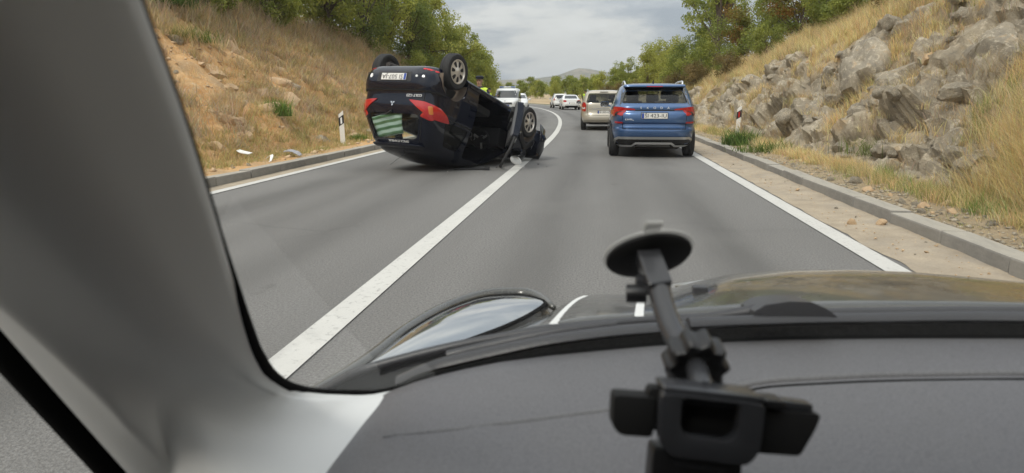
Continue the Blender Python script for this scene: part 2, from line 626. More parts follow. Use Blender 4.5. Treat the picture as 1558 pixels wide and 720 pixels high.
wob = fbm(np.stack([U.ravel() * 6, S.ravel() * 3, 0 * U.ravel()], 1), 4).reshape(U.shape)
Uw = U + np.where(edge < 0.06, wob * 0.05 + 0.02, 0)
Zg = 0.005 + edge * 0.022 + np.clip(wob, -0.3, 1) * 0.014 * (edge > 0.05)
P = road(Uw.ravel(), S.ravel(), Zg.ravel())
gutR = prop(link('gutter', mesh_np('gutter', P, grid_faces(len(ssf), 12)), MA_DIRT, smooth=180), kind='structure')

# --- kerbs: one stone per metre
kb = MB().box((0, -0.488, -0.12), (0.21, 0.488, 0.135))
kmesh = kb.build('kerb_stone', MA_KERB, bevel=0.016, seg=2)
kerb_mesh = kmesh.data
bpy.data.objects.remove(kmesh)
kmeshes = []
for v in range(4):                                # four worn variants share the metre grid
    me = kerb_mesh.copy()
    co = np.empty(len(me.vertices) * 3, dtype=np.float32); me.vertices.foreach_get('co', co)
    co = co.reshape(-1, 3)
    co += (np.stack([fbm(co * 9 + v * 11, 2, 3), fbm(co * 9 + v * 11, 2, 5), fbm(co * 9 + v * 11, 2, 8)], 1) * 0.009).astype(np.float32)
    me.vertices.foreach_set('co', co.ravel()); me.update()
    kmeshes.append(me)
for side, u0, rot in ((-1, KL, math.pi), (1, KR, 0.0)):
    k = empty('kerb', kind='structure')
    for i in range(-3, 74):
        s = i + 0.5
        if side > 0 and s > 62: continue
        p = road(u0, s)
        o = bpy.data.objects.new('kerb_stone', kmeshes[(i * 7 + side) % 4])
        COL.objects.link(o); o.parent = k
        o.location = (p[0], p[1], p[2] + rng.normal(0, 0.006))
        o.rotation_euler = (rng.normal(0, 0.006), rng.normal(0, 0.010), rot + heading(s) + rng.normal(0, 0.007))


# --- banks
def ss_(x, a, b):
    t = np.clip((x - a) / (b - a), 0, 1)
    return t * t * (3 - 2 * t)


def left_base(u, s):
    v = -u - 5.45
    top = np.interp(s, [0, 34, 44, 55, 80, 130], [3.8, 3.7, 2.3, 1.2, 0.6, 0.4])
    foot = np.interp(s, [0, 30, 50, 80], [1.05, 1.0, 0.8, 0.8]) + 0.35 * fbm(np.stack([s * 0.35, 0 * s, 0 * s + 3], 1), 2)
    run = np.clip((v - foot) * 0.66, 0, None)
    z = 0.115 + 0.05 * np.clip(v, 0, 2) + np.minimum(run, top)
    return z + np.clip(v - foot - top / 0.66, 0, None) * 0.16 - 0.04 * np.exp(-((v - foot) / 0.5) ** 2)


def left_z(u, s):
    u = np.asarray(u, float); s = np.asarray(s, float)
    v = -u - 5.45
    b = left_base(u, s)
    w = ss_(v, 0.6, 1.8)
    P = np.stack([u, s, 0 * u], 1)
    d1, d2, off = worley(P * 1.1, 21)
    return b + w * (0.34 * fbm(P * 0.55, 4, 31) + 0.24 * off + 0.13 * fbm(P * 3.2, 4, 33) + 0.07 * worley(P * 4.2, 23)[2]) + (1 - w) * 0.03 * fbm(P * 4, 3, 35) * ss_(v, 0, .3)


def right_parts(u, s):
    uf = 3.92 + 0.16 * fbm(np.stack([s * 0.5, 0 * s, 0 * s + 9], 1), 3)
    hr = np.interp(s, [-5, 8, 13, 20, 27, 34, 50, 75, 130], [3.1, 2.95, 2.55, 2.1, 1.7, 1.2, 0.5, 0.25, 0.2])
    gh = np.interp(s, [0, 15, 22, 34, 50, 75, 130], [2.8, 2.4, 1.9, 1.1, 0.6, 0.3, 0.2])
    ur = uf + hr / 1.25
    return uf, hr, gh, ur


def right_base(u, s):
    uf, hr, gh, ur = right_parts(u, s)
    z = 0.115 + 0.10 * np.clip(u - 3.05, 0, 1.2)
    z = z + np.clip((u - uf) * 1.25, 0, hr) + np.clip((u - ur) * 0.62, 0, gh) + 0.06 * np.clip(u - ur - gh / 0.62, 0, None)
    return z


def rock_mask(u, s):
    uf, hr, gh, ur = right_parts(u, s)
    m = ss_(u, uf - 0.12, uf + 0.15) * (1 - ss_(u, ur + 0.0, ur + 0.5))
    P = np.stack([u * 0.9, s * 0.45, 0 * u], 1)
    patch = fbm(P, 3, 51)
    hole = ss_(patch, 0.08, 0.26)
    hole = np.maximum(hole, 1 - ss_(np.abs(s - (6.9 + 0.55 * (u - 4.0))), 0.55, 1.0))
    hole = np.maximum(hole, ss_(fbm(np.stack([s * 0.33, 0 * u, 0 * u + 4], 1), 2, 55), 0.16, 0.34) * (s < 16))
    return m * (1 - hole) * np.interp(s, [0, 40, 60], [1, 1, 0])


def right_pos(u, s):
    """road-space position of the surface, with rock relief pushed out along the slope normal"""
    u = np.asarray(u, float); s = np.asarray(s, float)
    z = right_base(u, s)
    m = rock_mask(u, s)
    P = np.stack([u, s, z], 1)
    w1 = worley(P * np.array([1.0, 0.72, 1.35]) * 1.15, 61)
    w2 = worley(P * np.array([1.0, 0.9, 1.5]) * 3.1, 71)
    st = (P[:, 2] * 0.9 + s * 0.22 + 0.25 * fbm(P * 0.9, 3, 87)) * 2.6
    st = st - np.floor(st)
    rel = 0.46 * w1[2] + 0.14 * w2[2] + 0.15 * (np.minimum(st / 0.82, (1 - st) / 0.18) - 0.5) + 0.05 * fbm(P * 6, 3, 81) - 0.10 * np.exp(-((w1[1] - w1[0]) / 0.06) ** 2)
    soft = 0.16 * fbm(P * 0.8, 3, 91) + 0.05 * fbm(P * 4, 2, 93)
    vg = ss_(u, 3.06, 3.5)
    d = m * rel + (1 - m) * soft * ss_(u, 3.3, 4.3) + 0.025 * vg * fbm(P * 7, 2, 95)
    return u - d * 0.72 * ss_(u, 3.5, 4.2), z + d * 0.69, m


uu = np.concatenate([np.arange(-5.45, -8, -0.07), np.arange(-8, -14, -0.11), np.arange(-14, -60, -1.2)])
sl = np.concatenate([np.arange(-6, 6, 0.6), np.arange(6, 34, 0.11), np.arange(34, 70, 0.3), np.arange(70, 170, 2.0)])
U, S = np.meshgrid(uu, sl)
Z = left_z(U.ravel(), S.ravel())
LB = prop(link('left_bank', mesh_np('left_bank', road(U.ravel(), S.ravel(), Z), grid_faces(len(sl), len(uu))[:, ::-1]), MA_SOIL, smooth=60), kind='structure')

uu = np.concatenate([np.arange(3.03, 3.6, 0.06), np.arange(3.6, 7.4, 0.042), np.arange(7.4, 12, 0.25), np.arange(12, 60, 2.0)])
sr = np.concatenate([np.arange(-6, 3, 0.5), np.arange(3, 24, 0.055), np.arange(24, 48, 0.14), np.arange(48, 170, 2.0)])
U, S = np.meshgrid(uu, sr)
u2, z2, mk = right_pos(U.ravel(), S.ravel())
me = mesh_np('right_bank', road(u2, S.ravel(), z2), grid_faces(len(sr), len(uu)))
vcol(me, 'rock', mk)
RB = prop(link('right_bank', me, MA_BANKR, smooth=38), kind='structure')


# --- stones
def rock_mesh(name, seed, sub=3, jag=0.5):
    bm = bmesh.new()
    bmesh.ops.create_icosphere(bm, subdivisions=sub, radius=1.0)
    V = np.array([v.co[:] for v in bm.verts])
    r0 = np.random.default_rng(seed)
    D = V.copy()
    rad = np.full(len(V), 1.0)
    for q in range(11):                            # flat faces cut by random planes
        n = r0.normal(size=3); n /= np.linalg.norm(n)
        h = r0.uniform(0.52, 0.92)
        dn = V @ n
        rad = np.where(dn > 1e-3, np.minimum(rad, h / np.maximum(dn, 1e-3)), rad)
    D = V * rad[:, None]
    w = worley(D * 1.7 + seed, seed)
    D = D * (1 + 0.16 * jag * w[2] + 0.10 * jag * fbm(D * 2.2 + seed * 3, 3, seed))[:, None]
    for v, d in zip(bm.verts, D): v.co = d
    me = bpy.data.meshes.new(name); bm.to_mesh(me); bm.free()
    me.materials.append(MA_ROCK)
    smooth_mesh(me, 28)
    return me


big_rocks = [rock_mesh('boulder', 100 + q, 4, 1.1) for q in range(6)]
mid_rocks = [rock_mesh('stone', 200 + q, 3, 0.9) for q in range(6)]
small_rocks = [rock_mesh('pebble', 300 + q, 2, 0.8) for q in range(5)]
M = Mat('ochre_stone')
c = M.mix(M.noise(6, 5, 0.7), (0.50, 0.29, 0.13), (0.55, 0.45, 0.31))
M.set(base=c, rough=0.9); M.bump(M.noise(25, 4, 0.7), 0.6, 0.02)
MA_OCHRE = M.m


def stone(me, P, size, parent, rot=None, mat=None, name='stone', stretch=None):
    o = bpy.data.objects.new(name, me)
    COL.objects.link(o); o.parent = parent
    o.location = P
    st = stretch or (random.uniform(0.8, 1.3), random.uniform(0.8, 1.3), random.uniform(0.55, 0.9))
    o.scale = tuple(size * q for q in st)
    o.rotation_euler = rot or (random.uniform(-0.4, 0.4), random.uniform(-0.4, 0.4), random.uniform(0, 6.28))
    if mat is not None:
        o.material_slots[0].link = 'OBJECT'; o.material_slots[0].material = mat
    return o


def on_right(u, s, sink=0.0):
    a_, b_, m_ = right_pos(np.array([u]), np.array([s]))
    p = road(a_, np.array([s]), b_)[0]
    return Vector((p[0], p[1], p[2] - sink))


def on_left(u, s, sink=0.0):
    z = left_z(np.array([u]), np.array([s]))
    p = road(np.array([u]), np.array([s]), z)[0]
    return Vector((p[0], p[1], p[2] - sink))


# prominent boulders of the cutting, placed where they stand along the verge
for (u, s, size, st, k) in [
        (4.45, 9.6, 0.62, (0.75, 1.35, 0.72), 0), (4.15, 8.1, 0.27, (0.9, 1.2, 0.85), 1), (4.05, 8.65, 0.24, (1, 1, 0.8), 2),
        (4.75, 8.3, 0.40, (0.7, 1.1, 0.8), 3), (4.25, 10.9, 0.30, (0.9, 1.2, 0.6), 4), (4.15, 11.8, 0.28, (0.9, 1.6, 0.55), 5),
        (4.9, 12.6, 0.85, (0.5, 1.1, 0.8), 1), (5.1, 14.3, 0.95, (0.5, 1.2, 0.75), 2), (4.55, 15.6, 0.55, (0.6, 1.1, 0.9), 3),
        (4.35, 17.6, 0.48, (0.7, 1.2, 0.9), 4), (4.45, 19.3, 0.55, (0.6, 1.3, 0.9), 0), (4.5, 22.5, 0.6, (0.6, 1.5, 0.9), 5),
        (4.6, 25.5, 0.6, (0.6, 1.7, 0.9), 1), (5.3, 10.6, 0.7, (0.5, 1.4, 0.7), 3), (4.6, 6.9, 0.5, (0.6, 0.9, 0.9), 5),
        (5.5, 7.9, 0.7, (0.5, 1.2, 0.6), 2), (4.35, 6.3, 0.33, (0.8, 0.9, 0.9), 0), (5.6, 12.2, 0.6, (0.6, 1.5, 0.5), 4),
        (5.2, 17.0, 0.6, (0.6, 1.4, 0.7), 0), (4.3, 28.5, 0.6, (0.6, 1.7, 0.8), 2), (4.4, 32.0, 0.6, (0.6, 1.7, 0.8), 3)]:
    p = on_right(u, s, 0.10 + 0.22 * size) + Vector((0.12 * size, 0, 0))
    stone(big_rocks[k], p, size, RB, rot=(random.uniform(-0.2, 0.2), random.uniform(-0.5, -0.1), random.uniform(-0.25, 0.25)), name='boulder', stretch=st)
n = 0
while n < 130:
    u = random.uniform(3.9, 6.6); s = random.uniform(5.5, 30)
    if rock_mask(np.array([u]), np.array([s]))[0] < 0.4: continue
    stone(mid_rocks[n % 6], on_right(u, s, 0.02), random.choice([0.08, 0.1, 0.13, 0.17, 0.22]) * random.uniform(0.8, 1.2), RB,
          mat=MA_OCHRE if n % 29 == 0 else None)
    n += 1
for q in range(95):                                # loose stones lying along the verge behind the kerb
    s = 4.3 + 16 * random.random() ** 1.8; u = random.uniform(3.08, 3.5) if q % 4 else random.uniform(3.5, 4.0)
    stone(small_rocks[q % 5], on_right(u, s, 0.0) + Vector((0, 0, 0.008)), random.choice([0.018, 0.025, 0.035, 0.05]) * random.uniform(0.8, 1.3), RB,
          mat=MA_OCHRE if q % 5 == 0 else None)
for q in range(26):                                # crumbs in the gutter
    s = 4.3 + 11 * random.random(); u = random.uniform(2.45, 2.8)
    p = road(u, s, 0.024)
    stone(small_rocks[q % 5], Vector(p), random.uniform(0.008, 0.02) if q else 0.05, gutR, mat=MA_OCHRE if q % 3 == 0 else None)
for (u, s, sz) in ((2.72, 6.9, 0.055), (2.62, 9.4, 0.03), (3.2, 8.6, 0.07), (3.26, 7.3, 0.075), (3.34, 6.9, 0.05), (3.3, 9.3, 0.08)):
    p = road(u, s, 0.03) if u < 2.9 else on_right(u, s)
    stone(mid_rocks[2], Vector(p) + Vector((0, 0, sz * 0.2)), sz, RB, mat=MA_OCHRE if u != 3.3 else None)
n = 0
while n < 240:
    u = -6.4 - 6.3 * random.random(); s = random.uniform(9.5, 30)
    if n % 3 and s > 20: continue
    stone(mid_rocks[n % 6], on_left(u, s, 0.03), random.choice([0.05, 0.07, 0.1, 0.14, 0.2, 0.3]) * random.uniform(0.7, 1.2), LB,
          mat=MA_OCHRE if n % 3 else None)
    n += 1
for q in range(40):
    s = random.uniform(8, 20); u = random.uniform(-5.6, -6.5)
    stone(small_rocks[q % 5], on_left(u, s) + Vector((0, 0, 0.01)), random.uniform(0.02, 0.05), LB, mat=MA_OCHRE if q % 3 == 0 else None)


def gravel(name, P, size, m, label, seed):
    r0 = np.random.default_rng(seed)
    base = np.array([(1, 0, 0), (-1, 0, 0), (0, 1, 0), (0, -1, 0), (0, 0, 0.8), (0, 0, -0.8), (0.6, 0.6, 0.5), (-0.6, -0.5, 0.5)], float)
    fc = np.array([(0, 6, 4), (6, 2, 4), (2, 1, 4), (1, 7, 4), (7, 3, 4), (3, 0, 4), (0, 2, 6), (1, 3, 7), (2, 0, 5), (1, 2, 5), (3, 1, 5), (0, 3, 5)])
    n_ = len(P)
    V = base[None] * r0.uniform(0.6, 1.35, (n_, 8, 1)) * (size[:, None] * np.stack([r0.uniform(0.7, 1.5, n_), r0.uniform(0.7, 1.3, n_), r0.uniform(0.5, 0.9, n_)], 1))[:, None, :]
    a = r0.uniform(0, 6.28, n_); c, s_ = np.cos(a)[:, None], np.sin(a)[:, None]
    V = np.stack([V[..., 0] * c - V[..., 1] * s_, V[..., 0] * s_ + V[..., 1] * c, V[..., 2]], -1) + P[:, None, :]
    F = (np.arange(n_)[:, None, None] * 8 + fc[None]).reshape(-1, 3)
    o = link(name, mesh_np(name, V.reshape(-1, 3), F), m)
    return prop(o, label=label, cat='gravel', kind='stuff')


r0 = np.random.default_rng(77)
N = 3200
s = 8.5 + 20 * r0.random(N) ** 1.4; v = 0.2 + 7.0 * r0.random(N); u = -5.5 - v
kp = (fbm(np.stack([u * 0.9, s * 0.9, 0 * u], 1), 2, 141) > -0.1) | (r0.random(N) < 0.25)
u, s = u[kp], s[kp]
gravel('rubble', road(u, s, left_z(u, s) + 0.005), 0.014 + 0.075 * r0.random(len(u)) ** 3, MA_OCHRE, 'loose ochre rubble strewn over the soil bank of the far lane', 1)
N = 2600
s = 3.8 + 22 * r0.random(N) ** 1.6; u = 3.07 + 0.75 * r0.random(N) ** 1.6
a_, b_, m_ = right_pos(u, s)
gravel('rubble', road(a_, s, b_ + 0.004), 0.006 + 0.03 * r0.random(N) ** 3, MA_ROCK, 'pale limestone chippings scattered behind the kerb of the near lane', 2)
N = 900
s = 3.8 + 18 * r0.random(N) ** 1.4; u = 2.82 - 0.5 * r0.random(N) ** 2.2
gravel('grit', road(u, s, 0.02), 0.003 + 0.010 * r0.random(N) ** 3, MA_OCHRE, 'fine grit lying in the gutter of the near lane', 3)

# --- hills beyond the bend
def hill(name, prof, dist, depth, seed, zoff=0):
    """prof: (bearing deg from the road, crest height) ; a real ridge with depth"""
    az = np.linspace(-62, 62, 260); tt = np.linspace(-1, 1, 26)
    h = np.interp(az, [p_[0] for p_ in prof], [p_[1] for p_ in prof])
    A, T = np.meshgrid(az, tt)
    rad_ = dist + T * depth
    X = rad_ * np.sin(np.radians(A)); Y = rad_ * np.cos(np.radians(A))
    P = np.stack([X.ravel(), Y.ravel(), 0 * X.ravel()], 1)
    f = fbm(P / 420.0, 5, seed).reshape(A.shape)
    H = np.broadcast_to(h, A.shape) * np.cos(T * np.pi / 2) ** 0.8 * (1 + 0.22 * f) - 1.0
    V = np.stack([X.ravel(), Y.ravel(), H.ravel()], 1)
    return prop(link(name, mesh_np(name, V, grid_faces(26, 260)[:, ::-1]), MA_HILL, smooth=180), kind='structure')


hill('hills', [(-62, 120), (-30, 130), (-14, 112), (-9.5, 108), (-7, 112), (-5, 118), (-3.3, 138), (-1.8, 172), (-0.6, 160), (1.2, 148), (4, 165), (15, 140), (40, 170), (62, 130)], 4200, 900, 401)
hill('hills', [(-62, 60), (-30, 70), (-14, 60), (-9, 58), (-7.5, 50), (-6, 36), (-4, 28), (-1, 48), (1, 55), (6, 50), (20, 60), (62, 60)], 2300, 600, 411)


# --- roadside marker posts
MA_POST = pm('post_white', (0.74, 0.72, 0.66), 0.6, var=0.10, scale=14)
MA_BLACK = pm('post_black', (0.015, 0.015, 0.016), 0.5)
MA_RED = pm('reflector_red', (0.45, 0.02, 0.015), 0.25)
MA_WREF = pm('reflector_white', (0.80, 0.80, 0.78), 0.25)


def marker_post(p, rz, h, refl, label, lean):
    t = empty('marker_post', p, (lean[0], lean[1], rz), label=label, cat='marker post', group='roadside marker posts')
    w, d = 0.06, 0.05
    # triangular-plan post with a slanted top
    prof = [(-w, -d), (w, -d), (w * 0.45, d), (-w * 0.45, d)]
    zt = lambda x: h - 0.03 + 0.05 * (x / w)
    V = [(x, y, -0.25) for x, y in prof] + [(x, y, zt(x)) for x, y in prof]
    MB().add(V, [(3, 2, 1, 0), (4, 5, 6, 7)] + [(i, (i + 1) % 4, 4 + (i + 1) % 4, 4 + i) for i in range(4)]).build('post', MA_POST, t, bevel=0.008)
    sl_ = 0.04
    z0, z1 = h - 0.32, h - 0.12
    e_ = 0.006
    B = [(x * 1.06, y * 1.08, z) for z in (0, 1) for x, y in prof]
    B = [(x, y, (z1 if z else z0) + sl_ * (x / w)) for x, y, z in B]
    MB().add(B, [(3, 2, 1, 0), (4, 5, 6, 7)] + [(i, (i + 1) % 4, 4 + (i + 1) % 4, 4 + i) for i in range(4)]).build('black_band', MA_BLACK, t)
    zz0, zz1 = h - 0.295, h - 0.15
    MB().add([(-0.02, -d * 1.08 - 0.004, zz0 - 0.012), (0.02, -d * 1.08 - 0.004, zz0 + 0.012), (0.02, -d * 1.08 - 0.004, zz1 + 0.012), (-0.02, -d * 1.08 - 0.004, zz1 - 0.012),
              (-0.02, -d, zz0 - 0.012), (0.02, -d, zz0 + 0.012), (0.02, -d, zz1 + 0.012), (-0.02, -d, zz1 - 0.012)],
             [(0, 1, 2, 3), (7, 6, 5, 4), (0, 4, 5, 1), (1, 5, 6, 2), (2, 6, 7, 3), (3, 7, 4, 0)]).build('reflector', refl, t)


marker_post(on_left(-6.15, 16.3), 0.25, 0.80, MA_WREF, 'white marker post with a black band and pale reflector on the dry grass verge', (0.0, -0.03))
marker_post(on_right(3.86, 20.0), -0.1, 0.82, MA_RED, 'white marker post with a red reflector below the rock cutting', (0.0, 0.02))

# --- litter on the verge of the far lane
MA_PLAST = pm('white_plastic', (0.75, 0.75, 0.73), 0.35, var=0.06, scale=6)
MA_FOIL = pm('grey_film', (0.30, 0.30, 0.32), 0.3, var=0.3, scale=14)


def scrap(name, p, L, W, bend, rz, m, label, curl=0.0):
    n_ = 10; V = []
    for i in range(n_ + 1):
        t = i / n_
        x = (t - 0.5) * L; y = bend * (t - 0.5) ** 2 * 4; z = curl * math.sin(t * 3.1)
        for k in (-1, 1):
            V.append((x, y + k * W / 2 * (0.75 + 0.25 * math.sin(t * 3.14)), z + 0.015)); 
    V += [(x, y, z - 0.012) for x, y, z in V]
    m2 = 2 * (n_ + 1); F = []
    for i in range(n_):
        q = 2 * i
        F += [(q, q + 2, q + 3, q + 1), (m2 + q, m2 + q + 1, m2 + q + 3, m2 + q + 2), (q, m2 + q, m2 + q + 2, q + 2), (q + 1, q + 3, m2 + q + 3, m2 + q + 1)]
    F += [(0, 1, m2 + 1, m2), (2 * n_, m2 + 2 * n_, m2 + 2 * n_ + 1, 2 * n_ + 1)]
    o = MB().add(V, F).build(name, m, smooth=40)
    o.location = p; o.rotation_euler = (random.uniform(0.25, 0.45), 0.12, rz)
    prop(o, label=label, cat='litter')


scrap('plastic_strip', on_left(-6.3, 11.75) + Vector((0, 0, 0.13)), 0.36, 0.10, 0.02, -0.45, MA_PLAST, 'straight white plastic strip lying on the dry grass bank')
scrap('plastic_strip', on_left(-5.75, 11.75) + Vector((0, 0, 0.04)), 0.30, 0.06, -0.09, -0.9, MA_PLAST, 'curved white plastic strip just behind the kerb', 0.05)
scrap('crumpled_film', on_left(-5.85, 12.7) + Vector((0, 0, 0.06)), 0.30, 0.12, 0.05, 0.1, MA_FOIL, 'crumpled grey film caught in the verge grass', 0.05)
scrap('crumpled_film', on_left(-5.62, 12.45) + Vector((0, 0, 0.04)), 0.2, 0.09, 0.02, -0.5, MA_FOIL, 'small pale scrap of film at the kerb edge', 0.06)

# ================================================================== vegetation
def leafy_mat(name, attr='Col', trans=0.3, rough=0.7):
    M = Mat(name)
    c = M.attr(attr)
    M.set(base=c, rough=rough, spec=0.25)
    tl = M.node('ShaderNodeBsdfTranslucent')
    M.l.new(M.mix(1.0, c, (1.0, 1.0, 0.8), 'MULTIPLY'), tl.inputs[0])
    mx = M.node('ShaderNodeMixShader'); mx.inputs[0].default_value = trans
    M.l.new(M.b.outputs[0], mx.inputs[1]); M.l.new(tl.outputs[0], mx.inputs[2])
    M.l.new(mx.outputs[0], M.out.inputs[0])
    return M.m


MA_GRASS = leafy_mat('grass_blades', trans=0.35)
MA_LEAF = leafy_mat('tree_leaves', trans=0.5, rough=0.55)
MA_BARK = pm('bark', (0.11, 0.085, 0.065), 0.9, var=0.35, scale=9, bump=0.6, bscale=30, bdist=0.02)


def blades(P, h, nb, spread, width, cols, lean=0.35, wind=(0, 0), seed=1):
    """tufts of bent tapering blades; one mesh"""
    r0 = np.random.default_rng(seed)
    n_ = len(P); N = n_ * nb
    idx = np.repeat(np.arange(n_), nb)
    base = P[idx] + np.concatenate([r0.normal(0, 1, (N, 2)) * spread[idx][:, None], np.zeros((N, 1))], 1)
    base[:, 2] -= 0.03
    L = h[idx] * r0.uniform(0.45, 1.1, N)
    az = r0.uniform(0, 2 * np.pi, N)
    ln = lean * r0.uniform(0.2, 1.5, N)
    d = np.stack([np.cos(az) * ln + wind[0], np.sin(az) * ln + wind[1], np.ones(N)], 1)
    d /= np.linalg.norm(d, axis=1)[:, None]
    d2 = d + np.stack([np.cos(az) * ln * 1.3 + wind[0], np.sin(az) * ln * 1.3 + wind[1], -0.35 * np.ones(N) * r0.uniform(0, 1.4, N)], 1)
    d2 /= np.linalg.norm(d2, axis=1)[:, None]
    fa = r0.uniform(0, 2 * np.pi, N)
    sv = np.stack([np.cos(fa), np.sin(fa), np.zeros(N)], 1) * (width[idx] * r0.uniform(0.6, 1.2, N))[:, None] * 0.5
    mid = base + d * (L * 0.55)[:, None]
    tip = mid + d2 * (L * 0.55)[:, None]
    V = np.stack([base - sv, base + sv, mid + sv * 0.8, mid - sv * 0.8, tip], 1).reshape(-1, 3)
    o = np.arange(N)[:, None] * 5
    q = o + np.array([[0, 1, 2, 3]]); t = o + np.array([[3, 2, 4]])
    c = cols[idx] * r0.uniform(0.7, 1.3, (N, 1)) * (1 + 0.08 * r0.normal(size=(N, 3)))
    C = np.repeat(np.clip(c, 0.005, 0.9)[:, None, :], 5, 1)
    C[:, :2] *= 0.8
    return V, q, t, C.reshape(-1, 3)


def blade_object(name, sets, m, **kw):
    V, Q, T, C = [], [], [], []; b = 0
    for (v, q, t, c) in sets:
        V.append(v); Q.append(q + b); T.append(t + b); C.append(c); b += len(v)
    me = mesh_np(name, np.concatenate(V), [np.concatenate(Q), np.concatenate(T)])
    vcol(me, 'Col', np.concatenate(C))
    o = link(name, me, m)
    return prop(o, **kw)


GOLD, STRAW, BROWN, GREYB, OLIVE, GREEN = (np.array(c_) for c_ in ((0.74, 0.56, 0.27), (0.80, 0.67, 0.38), (0.62, 0.46, 0.26), (0.56, 0.45, 0.32), (0.38, 0.36, 0.14), (0.20, 0.29, 0.07)))


def pick(r0, n_, pal, w):
    w = np.array(w, float); w /= w.sum()
    return np.array(pal)[r0.choice(len(pal), n_, p=w)]


# right-hand verge and the grass between the rocks
r0 = np.random.default_rng(11)
N = 13000
s = 3.6 + 34 * r0.random(N) ** 1.7
u = 3.12 + 6.2 * r0.random(N) ** 1.25
mk = rock_mask(u, s)
keep = (r0.random(N) > mk * 0.975) & ((u > 3.42) | (r0.random(N) < 0.10))
dens = fbm(np.stack([u * 1.3, s * 0.9, 0 * u], 1), 3, 12)
keep &= (dens > -0.45) | (u < 3.5)
u, s = u[keep], s[keep]
a_, b_, m_ = right_pos(u, s)
PR = road(a_, s, b_)
hh = np.where(u < 3.45, 0.07, np.where(u < 4.1, 0.20, 0.30)) * r0.uniform(0.6, 1.35, len(u))
nearrock = ss_(m_, 0.05, 0.4)
hh *= 1 - 0.35 * nearrock
cl = pick(r0, len(u), [GOLD, STRAW, BROWN, OLIVE], [5, 4, 2.2, 0.5])
gp = fbm(np.stack([u * 0.9, s * 0.45, 0 * u + 5], 1), 2, 13)
gm = (gp > 0.16) & (r0.random(len(u)) < 0.65) & (u < 4.9)
cl[gm] = pick(r0, gm.sum(), [OLIVE, GREEN, BROWN], [4, 2, 2])
near = s < 12
sets = []
for msk, nb, wd, sd_ in ((near, 34, 0.0042, 1), (~near, 24, 0.0085, 2)):
    k_ = msk.nonzero()[0]
    sets.append(blades(PR[k_], hh[k_], nb, np.full(len(k_), 0.055), np.full(len(k_), wd), cl[k_], 0.34, (-0.10, 0.06), sd_))
# long blown grass falling down the gully at the near end
N = 3000
s = r0.uniform(4.9, 9.8, N); u = 3.8 + 3.2 * r0.random(N)
lim = np.abs(s - (6.9 + 0.55 * (u - 4.0))) < 0.8 + 0.25 * r0.normal(size=N)
u, s = u[lim], s[lim]
a_, b_, m_ = right_pos(u, s)
PG = road(a_, s, b_)
sets.append(blades(PG, r0.uniform(0.28, 0.62, len(u)), 36, np.full(len(u), 0.08), np.full(len(u), 0.0042), pick(r0, len(u), [GOLD, STRAW, BROWN], [4, 4, 1.5]), 0.30, (-0.42, -0.12), 5))
# tall pale grass on the shoulder above the rocks
N = 2600
s = 8 + 30 * r0.random(N); uf, hr, gh, ur = right_parts(0 * s, s)
u = ur + 0.1 + 3.3 * r0.random(N)
a_, b_, m_ = right_pos(u, s)
PT = road(a_, s, b_)
sets.append(blades(PT, r0.uniform(0.25, 0.62, N), 26, np.full(N, 0.09), np.full(N, 0.0085), pick(r0, N, [GOLD, STRAW, BROWN, GREYB * 0.8, OLIVE], [3, 3, 3, 1.5, 1]), 0.36, (-0.12, 0.0), 6))
N = 900
s = 5 + 26 * r0.random(N) ** 1.3; uf, hr, gh, ur = right_parts(0 * s, s); u = uf + (ur - uf + 0.8) * r0.random(N)
a_, b_, m_ = right_pos(u, s)
kp = fbm(np.stack([u * 1.1, s * 0.8, 0 * u + 8], 1), 2, 46) > 0.02
PB = road(a_, s, b_)[kp]; N = len(PB)
sets.append(blades(PB, r0.uniform(0.14, 0.38, N), 50, np.full(N, 0.09), np.full(N, 0.006), pick(r0, N, [BROWN * 0.8, GREYB * 0.8, GOLD, OLIVE], [4, 3, 3, 1.5]), 0.55, (-0.15, 0), 25))
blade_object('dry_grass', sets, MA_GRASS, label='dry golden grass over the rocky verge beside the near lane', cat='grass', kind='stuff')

# far-lane bank: low brown tufts with bare orange soil between them
N = 26000
s = 8.2 + 42 * r0.random(N) ** 1.35
v = 8.6 * r0.random(N) ** 0.85
u = -5.55 - v
dens = fbm(np.stack([u * 0.8, s * 0.8, 0 * u], 1), 3, 14) + 0.25 * fbm(np.stack([u * 3, s * 3, 0 * u], 1), 2, 15)
bare = ((s < 21) & (v > 1.3) & (v < 6.5))
keep = np.where(bare, dens > -0.02 + 0.20 * (s < 15), dens > -0.30) | (r0.random(N) < 0.10)
keep &= (v > 0.3) | (r0.random(N) < 0.25)
u, s, v = u[keep], s[keep], v[keep]
P = road(u, s, left_z(u, s))
hh = np.interp(v, [0, 0.5, 1.5, 5, 8.6], [0.07, 0.16, 0.26, 0.34, 0.5]) * r0.uniform(0.55, 1.3, len(u))
cl = pick(r0, len(u), [GOLD * 0.85, BROWN, GREYB, OLIVE], [2.4, 4, 3.2, 0.7])
low = v < 1.8
cl[low] = pick(r0, low.sum(), [GOLD * 0.8, BROWN, OLIVE, GREEN], [3, 3, 3.2, 0.5])
nr = s < 17
sets = []
for msk, nb, wd, sd_ in ((nr, 30, 0.0075, 21), (~nr, 20, 0.014, 22)):
    k_ = msk.nonzero()[0]
    sets.append(blades(P[k_], hh[k_], nb, np.full(len(k_), 0.10), np.full(len(k_), wd), cl[k_], 0.55, (0.05, 0.0), sd_))
# taller grey-brown brush below the trees
N = 1500
s = 12 + 34 * r0.random(N); v = np.interp(s, [12, 34, 46], [6.6, 6.4, 3.5]) + r0.normal(0, 0.9, N)
u = -5.5 - v
P = road(u, s, left_z(u, s))
sets.append(blades(P, r0.uniform(0.4, 0.95, N), 34, np.full(N, 0.2), np.full(N, 0.013), pick(r0, N, [GREYB, BROWN, GREYB * 0.8, OLIVE], [5, 4, 2, 0.8]), 0.5, (0.05, 0), 23))
